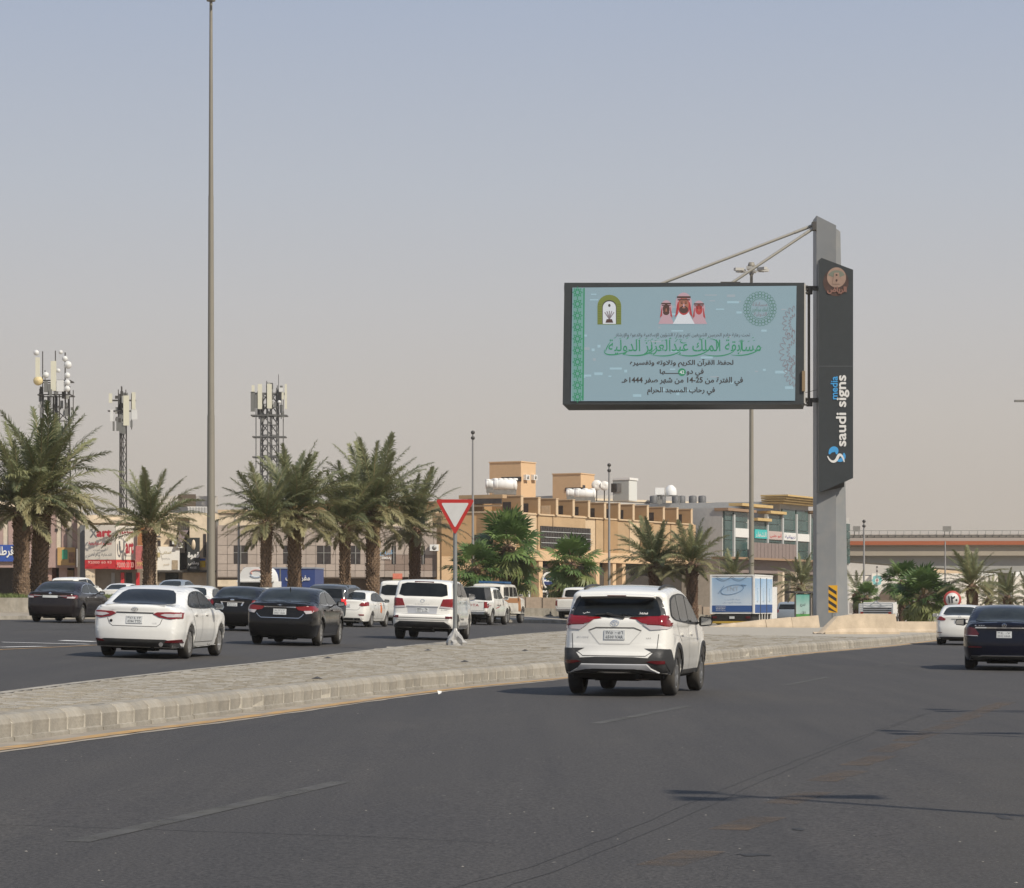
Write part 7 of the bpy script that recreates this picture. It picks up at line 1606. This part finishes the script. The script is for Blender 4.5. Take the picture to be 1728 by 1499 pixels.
# ------------------------------------------------------------------ signs on the median
p = gpt(768, 1089, zmed); d = p.y; k = d/F
t = thing('yield_sign', 'triangular yield sign on a grey post whose foot is wrapped in plastic', 'road sign', p); SP = mat('galvanised_post', (.28, .29, .28), .45, .5, var=.15, vscale=2); RR = mat('sign_red', (.42, .025, .02), .45, var=.08); SW = mat('sign_white', (.56, .55, .53), .5, var=.06)
H = EYE+(HY-843)*k-p.z; mb = MB(); mb.cyl((0, .04, -.1), (0, .04, H-.1), 3.6*k, 3.3*k, n=12); mb.build('post', SP, t)
def tri(cx_, hw, zt_, zb_, c): 
    return chaikin([Vector((cx_-hw, zt_)), Vector((cx_+hw, zt_)), Vector((cx_, zb_))], 2, True, c)
zt_ = H; zb_ = EYE+(HY-902)*k-p.z; mb = MB(); mb.prism([tuple(q) for q in tri(0, 33*k, zt_, zb_-.02, .05)], -.03, -.01, 'xz'); o = mb.build('plate', RR, t); mb = MB(); mb.prism([tuple(q) for q in tri(0, 23.5*k, zt_-6*k, zb_+11*k, .04)], -.034, -.0305, 'xz'); mb.build('white_field', SW, o)
mb = MB(); mb.cyl((-.33, .012, H-.12), (.33, .012, H-.12), .014, n=6); mb.build('bracket', SP, t)
bag = MB(); rg = random.Random(4); n = 22; vs = []; rows_ = [(.0, .21), (.06, .23), (.14, .19), (.22, .14), (.30, .10), (.37, .065), (.42, .05)]
for z, r in rows_:
    for i in range(n): a = 2*math.pi*i/n; q = r*(1+rg.uniform(-.22, .22)+.25*math.cos(3*a+z*9)*(z < .3)); vs.append((q*math.cos(a)+.12*(.3-z)*(math.cos(a) > 0), q*math.sin(a), z+rg.uniform(-.015, .015)))
bag.add(vs, [(j*n+i, j*n+(i+1) % n, (j+1)*n+(i+1) % n, (j+1)*n+i) for j in range(len(rows_)-1) for i in range(n)]); bag.build('plastic_wrap', mat('grey_plastic_film', (.36, .35, .33), .35, var=.2, vscale=6), t)
p = gpt(1405.5, 1068, zmed); k = p.y/F; t = thing('marker_sign', 'yellow and black diagonally striped marker on a thin post before the concrete barrier', 'road sign', p); mb = MB(); mb.cyl((0, .03, -.1), (0, .03, EYE+(HY-990)*k-p.z), 1.9*k, n=8); mb.build('post', SP, t); z0 = EYE+(HY-1034)*k-p.z; z1 = EYE+(HY-988)*k-p.z; w = 7.6*k
o = boxo('plate', mat('marker_yellow', (.62, .32, .01), .5), t, -w, w, -.02, 0, z0, z1); n = 4; hh = (z1-z0)/n
for i in range(4):
    zc = z1-hh*(i+.28)
    pts = [(-w*.97, zc+hh*.14), (-w*.97, zc-hh*.34), (w*.8, zc-hh*1.12), (w*.8, zc-hh*.62)]; pts = [(x, max(z0+.004, min(z1-.004, z))) for x, z in pts]; mb = MB(); mb.prism(pts, -.024, -.0205, 'xz'); mb.build('black_stripe', mat('marker_black', (.025, .022, .02), .6), o)
d = 122.0; p = W(1607, 1012, d); zb = ground(p.x, p.y); t = thing('speed_sign', 'round red rimmed speed limit sign in Arabic numerals above the white saloon', 'road sign', (p.x, p.y, zb)); z = p.z-zb; r = 15*d/F
mb = MB(); mb.cyl((0, .05, 0), (0, .05, z), .04, n=8); mb.build('post', SP, t); mb = MB(); mb.lathe([(.001, -.02), (r, -.02), (r, .01), (.001, .01)], (0, 0, z), 'y', 32); o = mb.build('plate', mat('sign_red_faded', (.40, .06, .05), .5), t); mb = MB(); mb.lathe([(.001, -.026), (r*.76, -.026), (r*.76, -.021)], (0, 0, z), 'y', 32); mb.build('white_field', SW, o); text('١٢٠', -r*.52, r*.6, z-r*.42, z+r*.42, -.032, INK, o, bold=.05)

# concrete barriers
BARC = mat('barrier_concrete', (.45, .365, .265), .9, var=.2, vscale=1.2, bump=.4, bscale=15, grime=((.36, .29, .21), .6))
JP = [(-.30, -.1), (-.30, .08), (-.18, .24), (-.09, .82), (.09, .82), (.18, .24), (.30, .08), (.30, -.1)]
def barrier(name, label, a, b, s=1.0, slope=False, parts=1):
    a = Vector(a); b = Vector(b); d = (b-a); L_ = d.length; ang = math.atan2(d.y, d.x); t = thing(name, label, 'barrier', (a.x, a.y, a.z), ang); mb = MB(); vs = []
    st_ = [(0, .04 if slope else 1), (L_*.22, .85 if slope else 1), (L_*.5, 1), (L_, 1)]
    for x, q in st_: vs += [(x, u*(1.0), (v*s if v < .1 else v*s*q)+(b.z-a.z)*x/L_) for u, v in JP]
    n = len(JP); fs = [tuple(range(n)), tuple((len(st_)-1)*n+i for i in reversed(range(n)))]
    for k in range(len(st_)-1): fs += [(k*n+i, k*n+(i+1) % n, (k+1)*n+(i+1) % n, (k+1)*n+i) for i in range(n)]
    mb.add(vs, fs); mb.build('block', BARC, t)
    for k in range(1, parts): x = L_*k/parts; boxo('joint', mat('joint_dark', (.2, .16, .12), .9), t, x-.012, x+.012, -.105, .105, .2, .8*s)
    return t
a = gpt(1382, 1070, zmed); b = gpt(1508, 1070, zmed); barrier('concrete_barrier', 'tallest concrete barrier block with a sloped nose, behind the striped marker', (a.x, a.y, a.z), (b.x, b.y, b.z), .98, True)
a = gpt(1508, 1067, zmed); b = gpt(1590, 1068, zmed); barrier('concrete_barrier', 'lower concrete barrier right of the tallest block, by the white saloon', (a.x, a.y, a.z), (b.x+2, b.y+2, b.z), .56)
xs = [(1196, .04), (1240, .22), (1290, .40), (1334, .52), (1380, .62)]
for i in range(len(xs)-1):
    a = W(xs[i][0], HY, 129+i*.5); b = W(xs[i+1][0], HY, 129.5+i*.5); za = zmed(a.x, a.y); a.z = b.z = za-.03
    t = thing('concrete_barrier', ('lowest tapering end of the concrete barrier, by the lorry wheels', 'second low barrier length, under the lorry side', 'third barrier length, below the silver crossover', 'fourth barrier length, touching the grey column')[i], 'barrier', (a.x, a.y, a.z), math.atan2(b.y-a.y, b.x-a.x)); L_ = math.hypot(b.x-a.x, b.y-a.y)-.02; mb = MB(); vs = []
    for x, h in ((0, xs[i][1]), (L_, xs[i+1][1])): vs += [(x, -.28, -.1), (x, -.26, min(.1, h*.5)), (x, -.1, h), (x, .1, h), (x, .28, -.1)]
    mb.add(vs, [(0, 1, 2, 3, 4), (9, 8, 7, 6, 5)]+[(k, k+5, k+6, k+1) for k in range(4)]); mb.build('block', BARC, t)

# ------------------------------------------------------------------ lorries, caged pickup, shelter
d = 145.0; k = d/F; p = W(1236, HY, d); zb = ground(p.x+.5, p.y+2)
t = thing('delivery_lorry', 'white box lorry with pale blue water adverts and a dark blue lower band', 'lorry', (p.x, p.y, zb), R(-16)); hw = 36.5*k/math.cos(R(16)); zb1 = EYE+(HY-1036)*k-zb; zt1 = EYE+(HY-972)*k-zb; L_ = 5.4
def wash(name, c1, c2, z0, z1):
    m = bpy.data.materials.new(name); m.use_nodes = True; tt = m.node_tree; b = tt.nodes['Principled BSDF']; co = nd(tt, 'ShaderNodeTexCoord'); s_ = nd(tt, 'ShaderNodeSeparateXYZ'); r_ = nd(tt, 'ShaderNodeMapRange'); r_.inputs[1].default_value = z0; r_.inputs[2].default_value = z1
    x = nd(tt, 'ShaderNodeValToRGB'); e = x.color_ramp.elements; e.new(.5); e[0].color = c4(c2); e[1].color = c4(c1); e[2].color = c4(c2); e[1].position = .4
    n_ = nd(tt, 'ShaderNodeTexNoise'); n_.inputs['Scale'].default_value = 1.2; ad = nd(tt, 'ShaderNodeMath', operation='MULTIPLY_ADD'); ad.inputs[1].default_value = .5; tt.links.new(co.outputs['Object'], n_.inputs[0])
    tt.links.new(co.outputs['Object'], s_.inputs[0]); tt.links.new(s_.outputs[2], r_.inputs[0]); tt.links.new(n_.outputs[0], ad.inputs[0]); tt.links.new(r_.outputs[0], ad.inputs[2]); tt.links.new(ad.outputs[0], x.inputs[0]); tt.links.new(x.outputs[0], b.inputs['Base Color']); b.inputs['Roughness'].default_value = .5; return m
WSH = wash('printed_water_advert', (.56, .63, .70), (.27, .43, .62), zb1, zt1+.6); NBL = mat('dark_blue_band', (.03, .085, .25), .5)
boxo('box_body', WTANK, t, -hw, hw, 0, L_, zb1, zt1); boxo('roof_edge', WTANK, t, -hw-.02, hw+.02, -.03, L_, zt1, zt1+.07)
ad = boxo('rear_advert', WSH, t, -hw+.09, hw-.12, -.02, -.003, zb1+.45, zt1-.10); boxo('blue_band', NBL, t, -hw+.09, hw-.12, -.02, -.003, zb1+.10, zb1+.45)
for a_, b_ in ((.10, 1.55), (1.68, 3.4), (3.52, 5.2)): boxo('side_advert', WSH, t, hw+.003, hw+.015, a_, b_, zb1+.5, zt1-.14); boxo('blue_band', NBL, t, hw+.003, hw+.015, a_, b_, zb1+.05, zb1+.5)
for y in (1.61, 3.46): boxo('door_edge', DSTEEL, t, hw, hw+.03, y-.04, y+.04, zb1, zt1-.1)
for x in (-hw+.04, hw-.05): boxo('corner_post', WTANK, t, x-.05, x+.05, -.05, -.0, zb1, zt1)
SK = mat('sketch_blue', (.16, .27, .42), .5)
e_ = MB()
for kk in range(22): t0, t1 = 2*math.pi*kk/22, 2*math.pi*(kk+1)/22; e_.bar((.62*math.cos(t0)+.1*math.sin(t0), -.03, (zb1+zt1)/2+.28+.26*math.sin(t0)+.08*math.cos(t0)), (.62*math.cos(t1)+.1*math.sin(t1), -.03, (zb1+zt1)/2+.28+.26*math.sin(t1)+.08*math.cos(t1)), .03, .01, up=(0, 1, 0))
e_.bar((-.75, -.03, (zb1+zt1)/2+.1), (-.45, -.03, (zb1+zt1)/2+.5), .03); e_.bar((.5, -.03, (zb1+zt1)/2+.56), (.78, -.03, (zb1+zt1)/2+.52), .03); e_.build('sketched_logo', SK, ad)
text('TNT', -.35, .35, (zb1+zt1)/2+.22, (zb1+zt1)/2+.46, -.03, mat('faded_lettering', (.40, .46, .52), .5), ad, bold=0); text('مياه الشرب', -.42, .42, zb1+.72, zb1+.82, -.03, SK, ad, bold=0); text('خدمة التوصيل', -.55, .5, zb1+.56, zb1+.66, -.03, SK, ad, bold=0)
for kk in range(3): text(('920000000', 'water', 'delivery')[kk], -hw+.3, -hw+.85, zb1+.34-.09*kk, zb1+.40-.09*kk, -.03, WTANK, t, bold=0)
for y in (.65, 2.4, 4.3): e_ = MB(); e_.cyl((hw+.03, y, zb1+.7), (hw+.03, y, zb1+1.25), .09, .07, n=8); e_.cyl((hw+.03, y, zb1+1.25), (hw+.03, y, zb1+1.42), .035, n=8); e_.build('bottle_picture', mat('pale_bottle_blue', (.38, .48, .58), .5), t)
for sg in (-.45, .4):
    e_ = MB(); pv = None
    for kk in range(9): x = sg+(kk/8-.5)*.85; z = zt1-.03-.22*math.sin(math.pi*kk/8); 
    for kk in range(8): x0_, x1_ = sg+(kk/8-.5)*.85, sg+((kk+1)/8-.5)*.85; e_.bar((x0_, -.05, zt1-.03-.2*math.sin(math.pi*kk/8)), (x1_, -.05, zt1-.03-.2*math.sin(math.pi*(kk+1)/8)), .014)
    e_.build('hanging_cable', DSTEEL, t)
boxo('chassis', UNDER, t, -hw+.15, hw-.15, .1, L_+1.5, zb1-.35, zb1-.02); boxo('rear_bar', UNDER, t, -hw+.05, hw-.2, -.05, .1, zb1-.42, zb1-.04); boxo('yellow_bumper', mat('yellow_bumper', (.45, .29, .04), .6), t, -hw, hw-.3, -.12, -.04, zb1-.52, zb1-.40); 
for x in (-hw+.25, hw-.35): boxo('tail_lamp', REDD, t, x-.12, x+.12, -.08, -.05, zb1-.25, zb1-.13)
boxo('number_plate', PLATE, t, -.15, .12, -.09, -.05, zb1-.27, zb1-.14)
boxo('cab', WTANK, t, -hw+.1, hw-.1, L_+.25, L_+1.9, zb1-.3, zb1+1.5); boxo('mud_post', WTANK, t, hw-.12, hw-.02, L_-.2, L_, zb1-.55, zb1-.02)
for y, xs_ in ((.9, (-1, 1)), (L_+.9, (-1, 1))):
    for sx_ in xs_: e_ = MB(); e_.lathe([(.16, -.12), (.38, -.13), (.42, -.08), (.42, .08), (.38, .13), (.16, .12)], (sx_*(hw-.28), y, .42), 'x', 20); e_.build('wheel', RUB, t)
for kk in range(4): boxo('side_guard_post', WTANK, t, hw-.06, hw-.02, 1.6+kk*.8, 1.65+kk*.8, zb1-.5, zb1)
# caged pickup
d = 150.0; k = d/F; p = W(1478, HY, d); zb = ground(p.x, p.y+2)
CG = mat('cage_white', (.34, .36, .38), .5, .2)
t = thing('caged_pickup', 'pickup with a tall white bar cage over its bed, behind the tallest barrier block', 'pickup', (p.x, p.y, zb), R(-12)); hw = 28*k; z0 = .65; z1 = EYE+(HY-1019)*k-zb
for x in (-hw, hw):
    for y in (0, 2.4): boxo('cage_post', CG, t, x-.03, x+.03, y-.03, y+.03, z0, z1)
for j in range(6): z = z0+(z1-z0)*j/5; boxo('cage_bar', CG, t, -hw, hw, -.02, .02, z-.02, z+.02)
for a_, b_ in (((-hw*.7, z1-.1), (0, z0+.35)), ((0, z0+.35), (hw*.7, z1-.1)), ((-hw*.35, z1-.1), (0, z0+.7)), ((0, z0+.7), (hw*.35, z1-.1))): e_ = MB(); e_.bar((a_[0], -.04, a_[1]), (b_[0], -.04, b_[1]), .06); e_.v and e_.build('cage_brace', CG, t)
for j in range(9): z = z0+(z1-z0)*j/8; boxo('cage_bar', WTANK, t, hw-.015, hw+.02, 0, 2.4, z-.03, z+.03)
for j in range(6): y = .05+j*.46; boxo('cage_bar', WTANK, t, hw+.0, hw+.035, y-.05, y+.05, z0, z1)
for j in range(4): boxo('cage_bar', WTANK, t, -hw-.035, -hw, .05+j*.7, .12+j*.7, z0, z1)
boxo('bed', WTANK, t, -hw-.02, hw+.02, .02, 2.5, .48, z0+.02); boxo('cargo', mat('dark_cargo', (.05, .05, .05), .8, var=.5), t, -hw+.2, hw-.2, .3, 2.2, z0, z0+.35); boxo('cab', WTANK, t, -hw+.03, hw-.03, 2.6, 4.0, .48, 1.30); boxo('bonnet', WTANK, t, -hw+.05, hw-.05, 4.0, 5.0, .48, .9); boxo('bumper', DSTEEL, t, -hw, hw, -.12, 0, .42, .56)
for x in (-hw+.15, hw-.15): boxo('tail_lamp', RED, t, x-.08, x+.08, -.03, .01, .6, .75)
for y in (.8, 4.2):
    for x in (-hw+.1, hw-.1): e_ = MB(); e_.lathe([(.14, -.1), (.32, -.11), (.35, -.06), (.35, .06), (.32, .11), (.14, .1)], (x, y, .35), 'x', 18); e_.build('wheel', RUB, t)
# glass shelter with green adverts
d = 168.0; k = d/F; p = W(1342, HY, d); zb = ground(p.x, p.y); t = thing('bus_shelter', 'dark framed glass shelter with green and white adverts, left of the grey column', 'shelter', (p.x, p.y, zb), R(20)); z0 = .1; z1 = EYE+(HY-1001)*k-zb
gw = wash('printed_green_advert', (.48, .55, .52), (.10, .32, .26), 0, 3); GRN = mat('meadow_green', (.06, .24, .05), .6, var=.3, vscale=3)
boxo('roof', DSTEEL, t, -.1, 3.4, -.1, 1.2, z1, z1+.12)
for x in (0, 1.05, 1.25, 1.5, 3.2): boxo('frame_post', DSTEEL, t, x-.04, x+.04, -.04, .04, 0, z1)
boxo('advert_panel', gw, t, .06, 1.0, 0, .03, z0+.75, z1-.05); boxo('meadow_print', GRN, t, .06, 1.0, -.01, .03, z0, z0+.74); boxo('teal_panel', mat('teal_advert', (.03, .22, .20), .5, var=.3), t, 1.3, 3.15, .02, .05, z0+.7, z1-.05); boxo('meadow_print', GRN, t, 1.3, 3.15, .02, .05, z0, z0+.69)
text('تبرع', .35, .7, z1-.85, z1-.65, -.02, INK, t, bold=.01); text('الآن', .35, .7, z1-1.35, z1-1.15, -.02, INK, t, bold=.01); boxo('red_mark', REDS, t, 1.75, 2.0, -.0, .02, z1-1.0, z1-.7)
# lorry cab with a rounded wind deflector, and blue box body
d = 150.0; k = d/F; p = W(431, HY, d); zb = 1.2; t = thing('white_lorry', 'white lorry with a rounded roof deflector bearing a red emblem, left of the palm trunk', 'lorry', (p.x, p.y, zb), R(-8)); hw = 31*k; zc = EYE+(HY-981)*k-zb; zt1 = EYE+(HY-957)*k-zb
boxo('cab', WTANK, t, -hw, hw, 0, 2.0, .3, zc); boxo('visor', GLASS, t, -hw+.06, hw-.06, -.03, 0, zc-.4, zc-.08); mb = MB(); n = 10; pr = [(-hw*.93, zc+.0)]+[(-hw*.93+.5*(1-math.cos(R(90*j/n))), zc+(zt1-zc)*math.sin(R(90*j/n))) for j in range(1, n+1)]+[(hw*.93-.5*(1-math.cos(R(90*(n-j)/n))), zc+(zt1-zc)*math.sin(R(90*(n-j)/n))) for j in range(n+1)]
mb.prism(pr, .05, 1.6, 'xz'); o = mb.build('wind_deflector', WTANK, t); e_ = MB()
for kk in range(14): t0, t1 = R(20+200*kk/14), R(20+200*(kk+1)/14); e_.bar((.32*math.cos(t0)+.05, .03, zc+.5+.14*math.sin(t0)), (.32*math.cos(t1)+.05, .03, zc+.5+.14*math.sin(t1)), .05)
e_.build('red_emblem', PINKL, o); e_ = MB()
for kk in range(14): t0, t1 = R(200+140*kk/14), R(200+140*(kk+1)/14); e_.bar((.36*math.cos(t0)+.05, .03, zc+.42+.2*math.sin(t0)), (.36*math.cos(t1)+.05, .03, zc+.42+.2*math.sin(t1)), .05)
e_.build('blue_emblem', mat('pale_blue_emblem', (.40, .48, .58), .5), o); boxo('drip_rail', WPOST, t, -hw-.04, hw+.04, -.06, .1, zc-.05, zc+.03)
for y in (.5,):
    for x in (-hw+.1, hw-.1): e_ = MB(); e_.lathe([(.14, -.1), (.42, -.11), (.45, 0), (.42, .11), (.14, .1)], (x, y, .42), 'x', 16); e_.build('wheel', RUB, t)
d = 158.0; k = d/F; p = W(475, HY, d); zb = 1.2; t = thing('blue_lorry', 'dark blue box lorry with white lettering behind two palm trunks', 'lorry', (p.x, p.y, zb), R(-6)); z1 = EYE+(HY-960)*k-zb; NB = mat('navy_box', (.035, .06, .19), .45, var=.06); XL = lambda px: (px-475)*k
boxo('box_body', NB, t, XL(412), XL(532), 0, 3, .5, z1); boxo('roof', mat('roof_grey_blue', (.25, .28, .33), .6), t, XL(410), XL(533), -.04, 3, z1, z1+.08); boxo('corner_strip', STEEL, t, XL(472), XL(474), -.03, 0, .5, z1); text('مفروشات', XL(482), XL(524), EYE+(HY-983)*k-zb, EYE+(HY-970)*k-zb, -.05, WPOST, t, bold=.03)
for x in (-1.5, 1.2): e_ = MB(); e_.lathe([(.14, -.1), (.42, -.11), (.45, 0), (.42, .11), (.14, .1)], (x, .4, .42), 'x', 16); e_.build('wheel', RUB, t)
# litter: paper by the kerb and dry leaves on the median
p = gpt(740, 1172, zr); mb = MB(); mb.add([(0, 0, 0), (.045, .01, .02), (.05, .05, .05), (.01, .06, .035), (-.02, .03, .06)], [(0, 1, 2), (0, 2, 4), (4, 2, 3)]); o = mb.build('crumpled_paper', WPOST); o.location = p; tag(o, 'small crumpled white paper on the yellow edge line', 'litter')
for i, (px, py, lb) in enumerate(((553, 1113, 'black rag scrap on the paving, below the charcoal saloon'), (722, 1099.5, 'dark scrap left of the yield sign foot'), (886, 1100, 'dark leaf scrap nearest the crossover, on the paving'), (784, 1119, 'small dark scrap below the yield sign'), (535, 1148, 'thin twig scrap near the middle of the kerb top'))):
    p = gpt(px, py, zmed); s = .09; mb = MB(); mb.add([(-s, 0, .01), (0, -s*.5, .02), (s, 0, .01), (0, s*.6, .045)], [(0, 1, 3), (1, 2, 3), (0, 3, 2)]); o = mb.build('litter_scrap', DSTEEL); o.location = p+Vector((0, 0, .01)); tag(o, lb, 'litter')

# ------------------------------------------------------------------ dusty air over the whole place
hz = boxo('haze', None, None, -1400, 1400, -120, 2600, -1.9, 46); tag(hz, kind='stuff')
hm = bpy.data.materials.new('dust_haze'); hm.use_nodes = True; hm.node_tree.nodes.clear(); pv = nd(hm.node_tree, 'ShaderNodeVolumePrincipled'); pv.inputs['Density'].default_value = .00016; pv.inputs['Color'].default_value = (.93, .88, .80, 1)
ho = nd(hm.node_tree, 'ShaderNodeOutputMaterial'); hm.node_tree.links.new(pv.outputs[0], ho.inputs['Volume']); hz.data.materials.append(hm)
